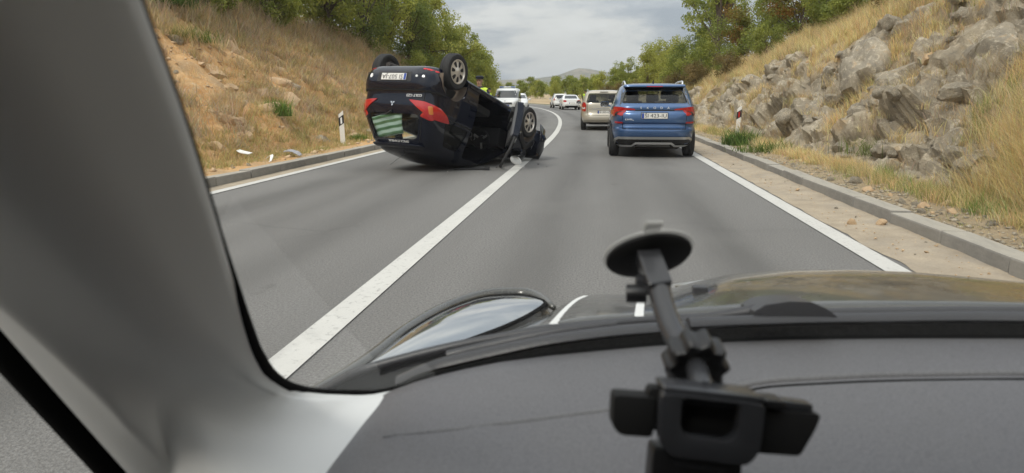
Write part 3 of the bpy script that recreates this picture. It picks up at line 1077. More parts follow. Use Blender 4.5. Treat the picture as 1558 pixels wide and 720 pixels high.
# rounded brush clumps that break up the slope
N = 620
s = 9 + 34 * r0.random(N) ** 1.2; v = 1.2 + 7.2 * r0.random(N)
dn = fbm(np.stack([v * 0.5, s * 0.5, 0 * s], 1), 2, 44)
kp = dn > np.where(s < 16, 0.0, -0.35); s, v = s[kp], v[kp]; N = len(s); u = -5.5 - v
P = road(u, s, left_z(u, s))
sets.append(blades(P, r0.uniform(0.28, 0.6, N), 90, r0.uniform(0.10, 0.22, N), np.full(N, 0.010), pick(r0, N, [GREYB * 0.85, BROWN * 0.9, GREYB, OLIVE * 0.9, GOLD * 0.8], [4, 4, 2, 1.6, 1.2]), 0.75, (0.04, 0), 24))
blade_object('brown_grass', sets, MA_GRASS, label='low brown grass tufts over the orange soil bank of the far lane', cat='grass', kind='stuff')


def weed(p, h, nb, spread, col, label, wd=0.012, lean=0.5):
    pts = np.array([[0, 0, 0.0]] * 9) + np.concatenate([np.random.default_rng(int(h * 999)).normal(0, spread, (9, 2)), np.zeros((9, 1))], 1)
    st = blades(pts, np.full(9, h), nb, np.full(9, spread * 0.7), np.full(9, wd), np.tile(np.array(col), (9, 1)), lean, (0, 0), 31)
    o = blade_object('green_weed', [st], MA_GRASS, label=label, cat='plant', group='green weeds on the verges')
    o.location = p


weed(on_right(3.42, 17.0), 0.46, 60, 0.16, (0.13, 0.21, 0.05), 'bright green leafy weed at the kerb beside the red reflector post', 0.02)
weed(on_right(3.55, 14.6), 0.28, 46, 0.22, (0.13, 0.19, 0.04), 'low green weed sprawling on the verge below the rocks', 0.014)
weed(on_right(4.1, 11.2), 0.36, 50, 0.26, (0.15, 0.20, 0.05), 'pale green weed in front of the pale boulder', 0.010)
weed(on_left(-7.0, 14.6), 0.42, 60, 0.13, (0.17, 0.25, 0.06), 'upright bright green weed on the brown bank near the post', 0.018, 0.4)
weed(on_left(-6.3, 17.6), 0.26, 60, 0.12, (0.15, 0.22, 0.04), 'low green weed at the kerb behind the overturned car', 0.014)
weed(on_left(-9.6, 15.6), 0.45, 50, 0.22, (0.17, 0.21, 0.05), 'yellowish green weed high on the orange soil bank', 0.014)
weed(on_left(-11.2, 17.2), 1.15, 70, 0.35, (0.10, 0.17, 0.04), 'tall green broom plant at the crest of the soil bank', 0.012, 0.25)


# --- trees
def leaves_at(C, rad, nper, size, r0, col, squash=0.8):
    """leaf-sized quads spread through clumps C (n,3)"""
    n_ = len(C); N = n_ * nper
    idx = np.repeat(np.arange(n_), nper)
    d = r0.normal(size=(N, 3)); d /= np.linalg.norm(d, axis=1)[:, None]
    rr = rad[idx] * r0.random(N) ** 0.45
    p = C[idx] + d * rr[:, None] * np.array([1, 1, squash])
    ax = r0.normal(size=(N, 3)); ax[:, 2] -= 0.25; ax /= np.linalg.norm(ax, axis=1)[:, None]
    b = np.cross(ax, r0.normal(size=(N, 3))); b /= np.linalg.norm(b, axis=1)[:, None]
    L = size * r0.uniform(0.6, 1.3, N)[:, None]
    V = np.stack([p - ax * L * 0.5, p + b * L * 0.3, p + ax * L * 0.55, p - b * L * 0.3], 1).reshape(-1, 3)
    q = np.arange(N)[:, None] * 4 + np.array([[0, 1, 2, 3]])
    cl_ = col[idx] * r0.uniform(0.75, 1.28, (N, 1))
    return V, q, np.repeat(cl_, 4, 0)


def make_tree(seed, h, rx, col, col2, nclump=46, nper=150, size=0.12, trunk=True, low=0.22, crad=(0.32, 0.62), sparse=False):
    r0 = np.random.default_rng(seed)
    C = []
    while len(C) < nclump:
        p = r0.uniform(-1, 1, 3)
        if np.linalg.norm(p) > 1: continue
        ang = math.atan2(p[1], p[0])
        lob = 0.78 + 0.22 * math.sin(3 * ang + seed) + 0.15 * math.sin(5 * ang + 2 * seed)
        zz = low * h + (1 - low) * h * (p[2] * 0.5 + 0.5)
        k_ = 1 - 0.35 * max(0, p[2])
        C.append((p[0] * rx * lob * k_, p[1] * rx * lob * k_, zz))
    if sparse:                                     # thin upright shoots rising out of the crown
        for q in range(5):
            ax, ay = r0.normal(0, rx * 0.45, 2); t0 = r0.uniform(0.8, 1.0)
            for k in range(6):
                C.append((ax * (1 + k * 0.06), ay * (1 + k * 0.06), h * (t0 + k * 0.055)))
    C = np.array(C)
    rad = r0.uniform(*crad, len(C)) * (rx / 1.8) ** 0.5
    if sparse: rad[nclump:] *= 0.4
    f = r0.random(len(C))[:, None] ** 1.3
    cc = np.array(col) * (1 - f) + np.array(col2) * f
    npr = nper
    V, q, cl_ = leaves_at(C, rad, npr, size, r0, cc)
    if sparse:                                     # fewer leaves on the shoots
        vv = np.arange(len(q)); kp = (vv < nclump * npr) | (r0.random(len(q)) < 0.3)
        q = q[kp]
    crown = mesh_np('crown', V, q); vcol(crown, 'Col', cl_); crown.materials.append(MA_LEAF)
    mb = MB()
    k = h * (low + 0.25)
    b0 = r0.normal(0, 0.15, 2)
    mb.tube([(0, 0, -0.4), (b0[0] * 0.4, b0[1] * 0.4, k * 0.5), (b0[0], b0[1], k), (b0[0] * 1.5, b0[1] * 1.2, h * 0.75)], [0.035 * h * 0.42, 0.026 * h * 0.42, 0.019 * h * 0.42, 0.004 * h], 7)
    for c in C[:: max(1, len(C) // 20)]:
        z0 = k * r0.uniform(0.35, 1.0); z0 = min(z0, c[2] * 0.9)
        mb.tube([(b0[0] * z0 / k, b0[1] * z0 / k, z0), (c[0] * 0.5, c[1] * 0.5, z0 + (c[2] - z0) * 0.6), tuple(c)], [0.007 * h, 0.005 * h, 0.002 * h], 5)
    tm = mb.mesh('trunk'); tm.materials.append(MA_BARK); smooth_mesh(tm, 60)
    return crown, tm


G1, G2, G3, G4 = (0.215, 0.255, 0.068), (0.33, 0.35, 0.085), (0.15, 0.19, 0.060), (0.40, 0.40, 0.11)
T = {
    'broad': make_tree(1, 4.6, 2.1, G1, G2, 58, 160, 0.13, low=0.03),
    'dark': make_tree(2, 4.4, 1.7, G3, G1, 54, 160, 0.11, low=0.03),
    'light': make_tree(3, 4.8, 2.0, G2, G4, 54, 145, 0.13, low=0.03),
    'tall': make_tree(4, 6.6, 1.7, G1, G2, 48, 150, 0.12, sparse=True, low=0.15),
    'rust': make_tree(5, 3.6, 1.8, G1, (0.24, 0.13, 0.035), 46, 170, 0.11, low=0.1),
    'far': make_tree(6, 4.5, 2.2, G1, G2, 42, 110, 0.20, low=0.05, crad=(0.45, 0.8)),
    'farlight': make_tree(7, 4.2, 2.1, G2, G4, 40, 110, 0.20, low=0.05, crad=(0.45, 0.8)),
    'bush': make_tree(8, 2.0, 1.3, G1, G2, 34, 150, 0.09, low=0.0, crad=(0.28, 0.5)),
    'drybush': make_tree(9, 1.5, 1.1, (0.17, 0.14, 0.06), (0.26, 0.19, 0.08), 30, 140, 0.07, low=0.0, crad=(0.25, 0.42)),
}
ORD = ['first', 'second', 'third', 'fourth', 'fifth', 'sixth', 'seventh', 'eighth', 'ninth', 'tenth', 'eleventh', 'twelfth', 'thirteenth', 'fourteenth', 'fifteenth', 'sixteenth', 'seventeenth', 'eighteenth', 'nineteenth', 'twentieth', 'twenty-first', 'twenty-second', 'twenty-third', 'twenty-fourth', 'twenty-fifth', 'twenty-sixth', 'twenty-seventh', 'twenty-eighth', 'twenty-ninth', 'thirtieth']


def plant_row(rows, zf, look, where, group, name='tree', cat='tree', ret=None):
    rows = sorted(rows, key=lambda q: q[2])
    for i, (kind, u, s, sc) in enumerate(rows):
        z = zf(u, s)
        t = empty('shrub' if kind in ('bush', 'drybush') else name, z, (0, 0, random.uniform(0, 6.28)),
                  label=f'{look[kind]} {where}, {ORD[i]} from the near end', cat='shrub' if kind in ('bush', 'drybush') else cat, group=group)
        t.scale = (sc * random.uniform(0.92, 1.08), sc * random.uniform(0.92, 1.08), sc)
        cr_, tr_ = T[kind]
        for nm, me in (('crown', cr_), ('trunk', tr_)):
            o = bpy.data.objects.new(nm if kind not in ('bush', 'drybush') else ('foliage' if nm == 'crown' else 'stem'), me)
            COL.objects.link(o); o.parent = t


LOOK = dict(broad='broad leafy green tree', dark='dense dark green tree', light='yellowish green leafy tree', tall='tall thin tree with sparse upright shoots',
            rust='green tree turning rust brown', far='distant bushy green tree', farlight='distant pale green tree', bush='low green bush', drybush='low dry brown bush')
plant_row([('broad', -12.4, 16.2, 0.95), ('light', -13.2, 18.4, 1.1), ('broad', -12.6, 21.0, 1.1), ('dark', -12.6, 23.8, 1.0), ('broad', -11.9, 26.6, 1.15),
           ('light', -12.6, 29.6, 1.2), ('broad', -11.9, 32.0, 1.2), ('dark', -11.2, 35.0, 1.15), ('light', -10.9, 38.2, 1.1), ('dark', -10.2, 40.6, 1.15),
           ('light', -9.6, 43.5, 1.2), ('broad', -9.4, 46.5, 1.1), ('light', -8.6, 48.8, 1.0), ('broad', -7.9, 51.0, 1.05), ('bush', -11.6, 17.4, 0.9), ('bush', -11.8, 20.2, 1.0), ('bush', -11.4, 24.0, 1.1), ('bush', -9.0, 37.0, 0.9), ('bush', -8.4, 41.0, 1.0), ('bush', -7.6, 46.0, 1.1)],
          on_left, LOOK, 'above the brown grass bank', 'trees above the brown grass bank')
plant_row([('broad', -15.5, 19.5, 1.25), ('dark', -15.6, 25.0, 1.2), ('broad', -15.2, 31.0, 1.3), ('light', -14.0, 37.5, 1.25), ('dark', -12.6, 44.0, 1.2), ('broad', -11.0, 54.0, 1.1)],
          on_left, LOOK, 'behind the row above the brown bank', 'back row of trees above the brown grass bank')
plant_row([('dark', 9.6, 21.5, 1.0), ('broad', 9.4, 24.0, 0.95), ('dark', 8.6, 26.5, 0.85), ('bush', 8.0, 25.2, 1.0), ('rust', 8.3, 30.5, 0.95), ('broad', 8.3, 33.5, 0.85),
           ('rust', 7.4, 36.0, 0.9), ('tall', 7.2, 39.5, 1.12), ('dark', 6.6, 41.5, 0.75), ('tall', 7.9, 44.0, 1.1), ('light', 6.4, 47.0, 0.72), ('bush', 5.9, 37.5, 1.1), ('bush', 5.8, 43.0, 1.1),
           ('drybush', 5.2, 35.0, 1.0), ('drybush', 5.0, 40.5, 1.0), ('drybush', 5.6, 30.0, 0.8), ('drybush', 6.4, 15.2, 0.7), ('bush', 6.6, 12.2, 0.7), ('drybush', 7.2, 18.5, 0.7), ('bush', 8.2, 20.2, 0.8), ('bush', 7.6, 23.2, 0.8), ('bush', 6.6, 28.4, 0.7), ('bush', 6.2, 33.2, 0.7), ('drybush', 6.9, 10.4, 0.6), ('bush', 7.5, 14.0, 0.55)],
          on_right, LOOK, 'above the rock cutting', 'trees and bushes above the rock cutting')
plant_row([('light', 7.0, 52.0, 0.79), ('light', 6.2, 56.5, 0.83), ('light', 7.8, 60.0, 0.94), ('broad', 5.8, 63.5, 0.76), ('light', 8.6, 66.0, 0.94), ('broad', 6.2, 70.0, 0.79), ('farlight', 5.4, 75.0, 0.68),
           ('drybush', 4.6, 53.0, 1.1), ('drybush', 4.4, 60.0, 1.2), ('drybush', 4.6, 68.0, 1.2)],
          on_right, LOOK, 'beside the near lane before the bend', 'trees beside the near lane before the bend')
plant_row([('far', 6.0, 81.0, 0.65), ('far', 5.6, 87.0, 0.61), ('farlight', 7.4, 91.0, 0.71), ('far', 5.8, 96.0, 0.65), ('far', 6.6, 102.0, 0.75), ('farlight', 5.6, 108.0, 0.65), ('far', 6.8, 113.0, 0.75),
           ('far', 5.6, 119.0, 0.68), ('farlight', 6.6, 125.0, 0.75), ('far', 5.4, 131.0, 0.68), ('far', 6.4, 138.0, 0.78), ('far', 5.8, 145.0, 0.75), ('farlight', 5.6, 152.0, 0.82), ('far', 6.2, 160.0, 0.88)],
          on_right, LOOK, 'on the outside of the bend', 'trees round the outside of the bend')
plant_row([('far', 11.5, 84.0, 0.75), ('far', 12.5, 99.0, 0.85), ('farlight', 12.0, 116.0, 0.82), ('far', 12.5, 134.0, 0.88), ('far', 12.0, 150.0, 0.95), ('far', 12.0, 72.0, 0.75), ('far', 12.5, 60.0, 0.75)],
          on_right, LOOK, 'behind the trees of the bend', 'back row of trees behind the bend')
plant_row([('far', -7.6, 60.0, 0.95), ('far', -7.4, 68.0, 0.9), ('farlight', -7.6, 77.0, 0.9), ('far', -8.2, 86.0, 1.0), ('far', -8.2, 97.0, 1.0)],
          on_left, LOOK, 'on the inside of the bend', 'trees on the inside of the bend')

# ================================================================== vehicles
def pchip(x, y, q):
    x = np.asarray(x, float); y = np.asarray(y, float)
    h = np.diff(x); d = np.diff(y) / h
    m = np.zeros(len(x)); m[0] = d[0]; m[-1] = d[-1]
    for i in range(1, len(x) - 1):
        if d[i - 1] * d[i] > 0:
            w1, w2 = 2 * h[i] + h[i - 1], h[i] + 2 * h[i - 1]
            m[i] = (w1 + w2) / (w1 / d[i - 1] + w2 / d[i])
    k = np.clip(np.searchsorted(x, q) - 1, 0, len(x) - 2)
    t = (q - x[k]) / h[k]
    return ((1 + 2 * t) * (1 - t) ** 2) * y[k] + t * (1 - t) ** 2 * h[k] * m[k] + t * t * (3 - 2 * t) * y[k + 1] + t * t * (t - 1) * h[k] * m[k + 1]


def outline(yr, yf, w, nr, nf, n=110):
    """closed plan outline: rounded rectangle, rear centre first"""
    yc = yr + (yf - yr) * 0.5; a = (yf - yr) * 0.5
    th = np.linspace(-np.pi / 2, np.pi / 2, 700)
    c, s = np.cos(th), np.sin(th)
    nn = np.where(s < 0, nr, nf)
    x = w * np.abs(c) ** (2 / nn); y = yc + a * np.sign(s) * np.abs(s) ** (2 / nn)
    L = np.concatenate([[0], np.cumsum(np.hypot(np.diff(x), np.diff(y)))])
    q = np.linspace(0, L[-1], n // 2 + 1)
    x, y = np.interp(q, L, x), np.interp(q, L, y)
    x[0] = x[-1] = 0
    return np.concatenate([x, -x[1:-1][::-1]]), np.concatenate([y, y[1:-1][::-1]])


def loft(levels, n=110, nl=46, deform=None):
    A = np.array([(l + (6, 4))[:6] if len(l) < 6 else l for l in levels], float)
    p = np.concatenate([[0], np.cumsum(np.abs(np.diff(A[:, 0])) * 1.6 + 0.25 * np.abs(np.diff(A[:, 1])) + 0.25 * np.abs(np.diff(A[:, 2])) + 0.5 * np.abs(np.diff(A[:, 3])))])
    q = np.linspace(0, p[-1], nl)
    B = np.stack([pchip(p, A[:, k], q) for k in range(6)], 1)
    V = []
    for z, yr, yf, w, nr, nf in B:
        x, y = outline(yr, yf, w, nr, nf, n)
        V.append(np.stack([x, y, np.full(len(x), z)], 1))
    m = len(V[0]); V = np.concatenate(V)
    if deform is not None: V = deform(V)
    F = grid_faces(nl, m, True)
    me = bpy.data.meshes.new('loft')
    h = m // 2
    def cap(b, flip):
        fs = [(b, b + 1, b + m - 1)]
        for k in range(1, h - 1):
            fs.append((b + k, b + k + 1, b + m - k - 1, b + m - k))
        fs.append((b + h - 1, b + h, b + h + 1))
        return [f[::-1] if flip else f for f in fs]
    me.from_pydata([tuple(v) for v in V], [], [tuple(f) for f in F] + cap(0, True) + cap((nl - 1) * m, False))
    bm = bmesh.new(); bm.from_mesh(me); bmesh.ops.recalc_face_normals(bm, faces=bm.faces[:]); bm.to_mesh(me); bm.free()
    me.update()
    return me


def prism(poly, axis, lo, hi):
    """closed prism; poly in the plane across axis (x: (y,z); y: (x,z))"""
    n = len(poly); V = []
    for d in (lo, hi):
        for (a, b) in poly: V.append((d, a, b) if axis == 'x' else (a, d, b))
    mb = MB().add(V, [tuple(range(n))[::-1], tuple(range(n, 2 * n))] + [(i, (i + 1) % n, n + (i + 1) % n, n + i) for i in range(n)])
    return mb.mesh('cut')


def mesh_volume(me):
    bm = bmesh.new(); bm.from_mesh(me)
    v = bm.calc_volume(); op = sum(1 for e_ in bm.edges if len(e_.link_faces) != 2)
    bm.free()
    return v, op


def cut(me, cutters):
    """subtract the cutters one by one; a step that would eat the body is retried with the other solver, else skipped"""
    for c in cutters:
        v0 = mesh_volume(me)[0]
        bm = bmesh.new(); bm.from_mesh(c)
        bmesh.ops.recalc_face_normals(bm, faces=bm.faces[:])
        if bm.calc_volume(signed=True) < 0: bmesh.ops.reverse_faces(bm, faces=bm.faces[:])
        bm.to_mesh(c); bm.free()
        vc = mesh_volume(c)[0]
        for solver in ('MANIFOLD', 'EXACT'):
            o = bpy.data.objects.new('tmp', me); COL.objects.link(o)
            co = bpy.data.objects.new('tmpc', c); COL.objects.link(co)
            md = o.modifiers.new('b', 'BOOLEAN'); md.operation = 'DIFFERENCE'; md.object = co; md.solver = solver
            bpy.context.view_layer.update()
            res = bpy.data.meshes.new_from_object(o.evaluated_get(bpy.context.evaluated_depsgraph_get()))
            bpy.data.objects.remove(co); bpy.data.objects.remove(o)
            v1 = mesh_volume(res)[0]
            if len(res.polygons) > 50 and v0 - vc * 1.02 - 1e-4 <= v1 < v0 - 1e-7: 
                me = res
                break
        else:
            print('CUT FAILED', len(me.vertices), v0, vc, v1)
    me.materials.clear()
    return me


def rpoly(pts, r=0.03, n=4):
    """round the corners of a polygon"""
    out = []; N = len(pts)
    for i in range(N):
        p0, p, p1 = (Vector(pts[(i + k) % N]) for k in (-1, 0, 1))
        a, b = (p0 - p), (p1 - p)
        d = min(r, a.length * 0.45, b.length * 0.45)
        A, B = p + a.normalized() * d, p + b.normalized() * d
        for k in range(n + 1):
            t = k / n
            out.append(tuple((1 - t) ** 2 * A + 2 * t * (1 - t) * p + t * t * B))
    return out


class Body:
    """a car body for laying panes, lamps and trim onto its surface (car space: y = 0 at the tail, +y forward, z up)"""
    def __init__(self, root, me):
        self.root = root
        self.bvh = BVHTree.FromPolygons([v.co[:] for v in me.vertices], [tuple(p.vertices) for p in me.polygons])

    def hit(self, a, b, view):
        o, d = {'rear': ((a, -3, b), (0, 1, 0)), 'front': ((a, 9, b), (0, -1, 0)), 'left': ((-3, a, b), (1, 0, 0)),
                'right': ((3, a, b), (-1, 0, 0)), 'top': ((a, b, 4), (0, 0, -1))}[view]
        h = self.bvh.ray_cast(Vector(o), Vector(d))
        return (h[0], h[1], Vector(d)) if h[0] is not None else (None, None, Vector(d))

    def patch(self, name, poly, view, m, off=0.004, step=0.09, parent=None, inset=0.02, smooth=40, depth=0.30):
        bnd = []
        N = len(poly)
        for i in range(N):
            a, b = Vector(poly[i]), Vector(poly[(i + 1) % N])
            k = max(1, int((b - a).length / step))
            bnd += [a + (b - a) * (j / k) for j in range(k)]
        n0 = len(bnd)
        xs = [p[0] for p in poly]; ys = [p[1] for p in poly]
        inner = []
        for x in np.arange(min(xs) + step / 2, max(xs), step):
            for y in np.arange(min(ys) + step / 2, max(ys), step):
                inner.append(Vector((x, y)))
        r = delaunay_2d_cdt(bnd + inner, [], [list(range(n0))], 1, 1e-5)
        V2, F, orig = r[0], r[2], r[3]
        pts, bad = [], []
        for i, v in enumerate(V2):
            h, nrm, d = self.hit(v[0], v[1], view)
            if h is None: bad.append(i); pts.append(None)
            else:
                if nrm.dot(d) > 0: nrm = -nrm
                pts.append(h + nrm * off)
        if view in ('rear', 'front'):              # do not wrap far round the flank
            ys_ = [p.y for p in pts if p is not None]
            lim = min(ys_) + depth if view == 'rear' else max(ys_) - depth
            big = max(abs(p[1] - q[1]) for p in poly for q in poly) > 0.30 and view == 'front'
            if not big and 'window' not in name and 'screen' not in name:
                bad += [i for i, p in enumerate(pts) if p is not None and (p.y > lim if view == 'rear' else p.y < lim)]
        bad = set(bad)
        F = [f for f in F if not any(i in bad for i in f)]
        if not F: return None
        cnt = {}
        for f in F:
            for i in range(len(f)):
                e_ = tuple(sorted((f[i], f[(i + 1) % len(f)]))); cnt[e_] = cnt.get(e_, 0) + 1
        used = sorted({i for f in F for i in f}); mp = {i: k for k, i in enumerate(used)}
        V = [pts[i] for i in used]; nb = len(V)
        V2_ = [p + d * (inset + off) for p in V]
        Fs = [tuple(mp[i] for i in f) for f in F]
        mb = MB(); mb.add(V + V2_, Fs)
        for (a, b), c_ in cnt.items():
            if c_ == 1:
                mb.F.append((mp[a], mp[b], nb + mp[b], nb + mp[a]))
        bm_me = mb.mesh(name)
        bm = bmesh.new(); bm.from_mesh(bm_me)
        bmesh.ops.delete(bm, geom=[v for v in bm.verts if not v.link_faces], context='VERTS')
        bm.to_mesh(bm_me); bm.free()
        return link(name, bm_me, m, parent or self.root, smooth)

    def line(self, name, pts, view, w, m, off=0.003, parent=None):
        """a narrow strip (panel gap, moulding) following a polyline on the body"""
        pts = [Vector(p) for p in pts]
        q = []
        for a, b in zip(pts[:-1], pts[1:]):
            k = max(1, int((b - a).length / 0.06))
            q += [a + (b - a) * (j / k) for j in range(k)]
        q.append(pts[-1])
        V, F = [], []
        for i, p in enumerate(q):
            t = (q[min(i + 1, len(q) - 1)] - q[max(0, i - 1)]).normalized()
            nv = Vector((-t[1], t[0])) * w / 2
            for sg in (-1, 1):
                h, nrm, d = self.hit(p[0] + nv[0] * sg, p[1] + nv[1] * sg, view)
                if h is None: h, nrm, d = self.hit(p[0], p[1], view)
                if h is None: return None
                if nrm.dot(d) > 0: nrm = -nrm
                V.append(h + nrm * off)
        F = [(2 * i, 2 * i + 1, 2 * i + 3, 2 * i + 2) for i in range(len(q) - 1)]
        me = MB().add(V, F).mesh(name)
        return link(name, me, m, parent or self.root)


def text_mesh(s, size, ext=0.002, align='CENTER'):
    cu = bpy.data.curves.new('t', 'FONT'); cu.body = s; cu.size = size; cu.extrude = ext
    cu.align_x = align; cu.align_y = 'CENTER'; cu.resolution_u = 3
    o = bpy.data.objects.new('t', cu); COL.objects.link(o)
    bpy.context.view_layer.update()
    me = bpy.data.meshes.new_from_object(o.evaluated_get(bpy.context.evaluated_depsgraph_get()))
    bpy.data.objects.remove(o); bpy.data.curves.remove(cu)
    return me


FLAT_REAR = Matrix.Rotation(R(90), 4, 'X')           # text plane XY -> upright, read from behind the car


def lettering(name, s, size, loc, m, parent, ext=0.002, sx=1.0, rot=None):
    me = text_mesh(s, size, ext)
    me.materials.clear()
    o = link(name, me, m, parent)
    o.matrix_local = Matrix.Translation(loc) @ (rot or FLAT_REAR) @ Matrix.Diagonal((sx, 1, 1, 1))
    return o


MA_TYRE = pm('tyre_rubber', (0.018, 0.018, 0.018), 0.8, var=0.3, scale=6, bump=0.3, bscale=40)
MA_RIM = pm('alloy_rim', (0.62, 0.58, 0.52), 0.38, metal=0.6, var=0.25, scale=7)
MA_RIMD = pm('rim_shadow', (0.02, 0.019, 0.018), 0.8)
MA_DARK = pm('black_trim', (0.014, 0.014, 0.015), 0.6, bump=0.15, bscale=150)
MA_GAP = pm('panel_gap', (0.004, 0.004, 0.004), 0.9)
MA_LAMP = pm('red_lamp', (0.42, 0.012, 0.012), 0.12, coat=1.0, coat_rough=0.03, var=0.3, scale=30)
MA_LAMPC = pm('clear_lamp', (0.62, 0.62, 0.62), 0.1, coat=1.0, var=0.2, scale=20)
MA_ORANGE = pm('amber_lamp', (0.55, 0.18, 0.04), 0.15, coat=1.0)
MA_PLATE = pm('plate_white', (0.72, 0.71, 0.67), 0.4)
MA_INK = pm('plate_ink', (0.02, 0.02, 0.022), 0.5)
MA_BLUEB = pm('plate_blue', (0.02, 0.06, 0.30), 0.4)
MA_CHROME = pm('bright_trim', (0.75, 0.75, 0.75), 0.18, metal=1.0)
MA_SILVER = pm('silver_trim', (0.42, 0.42, 0.41), 0.35, metal=0.6)
MA_DGLASS = pm('dark_glass', (0.012, 0.014, 0.014), 0.03, coat=0.5, spec=0.6)
MA_CGLASS = glass_mat('car_glass', (0.30, 0.34, 0.32))
MA_CGLASSR = glass_mat('rear_glass', (0.75, 0.80, 0.77))
MA_LETTER = pm('badge_lettering', (0.72, 0.73, 0.74), 0.3)
MA_CLOTH = pm('seat_cloth', (0.035, 0.036, 0.038), 0.9, var=0.3, scale=20)
MA_MIRR = pm('mirror_glass', (0.8, 0.8, 0.8), 0.03, metal=1.0)
MA_REDREF = pm('red_reflector', (0.5, 0.015, 0.02), 0.2)


def paint(name, base, metal=0.0, rough=0.35, dust=0.12, flake=0.0):
    M = Mat(name)
    d = M.ramp(M.noise(2.2, 5, 0.65), [(0.40, 0.0), (0.85, dust)])
    c = M.mix(d, base, (0.30, 0.28, 0.25))
    M.set(base=c, rough=rough, metal=metal, coat=1.0, coat_rough=0.04, spec=0.5)
    return M.m


def wheel(parent, c, r, w, side, spokes=8, slot=True, rim_m=None, name='wheel', rot=0.3):
    """tyre with a rim; side -1 = on the car's left"""
    Mx = Matrix.Translation(c) @ Matrix.Rotation(R(90) * side, 4, 'Y') @ Matrix.Rotation(rot, 4, 'Z')
    h = w / 2; ri = r * 0.66
    prof = [(ri, -h * 0.8), (r * 0.80, -h), (r * 0.93, -h * 0.92), (r, -h * 0.62), (r, -h * 0.2), (r * 0.985, -h * 0.18), (r * 0.985, h * 0.0), (r, h * 0.02), (r, h * 0.62), (r * 0.93, h * 0.92), (r * 0.80, h), (ri, h * 0.85), (ri, -h * 0.8)]
    t = MB().lathe(prof, 40, Mx).build(name, MA_TYRE, parent, smooth=40)
    rm = rim_m or MA_RIM
    disc = [(ri * 1.01, h * 0.2), (ri * 1.01, h * 0.93), (ri * 0.93, h * 0.95), (ri * 0.88, h * 0.72), (ri * 0.30, h * 0.86), (ri * 0.24, h * 0.95), (0.002, h * 0.97)]
    MB().lathe(disc, 40, Mx).build('rim', rm, t, smooth=35)
    MB().lathe([(ri * 0.99, -h * 0.7), (0.002, -h * 0.7)], 24, Mx).build('brake_disc', MA_RIMD, t)
    for k in range(spokes):
        a = 2 * math.pi * k / spokes
        V = []
        for (rr_, wd) in ((0.40, 0.055), (0.50, 0.11), (0.66, 0.145), (0.78, 0.15), (0.85, 0.10)):
            V.append((rr_ * ri, wd * ri * (8 / spokes) ** 0.5))
        zz = h * 0.87
        pts = [Vector((x, y, 0)) for x, y in V] + [Vector((x, -y, 0)) for x, y in reversed(V)]
        pts = [Matrix.Rotation(a, 3, 'Z') @ p for p in pts]
        n_ = len(pts)
        zf = lambda p: h * (0.72 + 0.14 * (0.88 * ri - p.length) / (0.58 * ri)) + 0.004
        top = [Mx @ Vector((p.x, p.y, zf(p))) for p in pts]; bot = [Mx @ Vector((p.x, p.y, zf(p) - 0.012)) for p in pts]
        MB().add(top + bot, [tuple(range(n_)), tuple(range(n_, 2 * n_))[::-1]] + [(i, (i + 1) % n_, n_ + (i + 1) % n_, n_ + i) for i in range(n_)]).build('rim_slot', MA_RIMD, t)
    return t


def arches(wb, r):
    out = []
    for (y, z) in wb:
        for sg in (-1, 1):
            Mx = Matrix.Translation((sg * 0.78, y, z)) @ Matrix.Rotation(R(90), 4, 'Y')
            out.append(MB().lathe([(r, -0.26), (r, 0.30)], 36, Mx, cap=True).mesh('arch'))
    return out


def plate(body, x, z, w, h, txt, parent, view='rear', blue=True, m=None, frame=True, ink=None, y=None):
    hy = body.hit(x, z, view)[0].y if y is None else y
    sg = -1 if view == 'rear' else 1
    y0 = hy + sg * 0.012
    p = MB().box((x - w / 2, min(y0, y0 - sg * 0.02), z - h / 2), (x + w / 2, max(y0, y0 - sg * 0.02), z + h / 2)).build('number_plate', m or MA_PLATE, parent, bevel=0.004)
    if frame:
        f = 0.012; yb = y0 - sg * 0.004
        MB().box((x - w / 2 - f, min(yb, yb - sg * 0.02), z - h / 2 - f), (x + w / 2 + f, max(yb, yb - sg * 0.02), z + h / 2 + f)).build('plate_frame', MA_DARK, p)
    if blue:
        MB().box((x - w / 2 + 0.004, min(y0 + sg * 0.002, y0), z - h / 2 + 0.004), (x - w / 2 + 0.05, max(y0 + sg * 0.002, y0), z + h / 2 - 0.004)).build('plate_band', MA_BLUEB, p)
    if txt:
        rot = FLAT_REAR if view == 'rear' else Matrix.Rotation(R(180), 4, 'Z') @ FLAT_REAR
        o = lettering('plate_lettering', txt, h * 0.92, (x + (0.024 if blue else 0), y0 + sg * 0.002, z), ink or MA_INK, p, 0.0015, 1.0, rot)
        wtxt = o.dimensions.x or 1
        bpy.context.view_layer.update()
        bb = [v[0] for v in o.bound_box]; tw = max(bb) - min(bb)
        o.matrix_local = o.matrix_local @ Matrix.Diagonal(((w - (0.085 if blue else 0.05)) / tw, 1, 1, 1))
    return p


def mir_patch(body, name, poly, view, m, **kw):
    """the same patch on both flanks of the tail"""
    a = body.patch(name, poly, view, m, **kw)
    b = body.patch(name, [(-x, y) for x, y in poly][::-1], view, m, **kw)
    return a, b


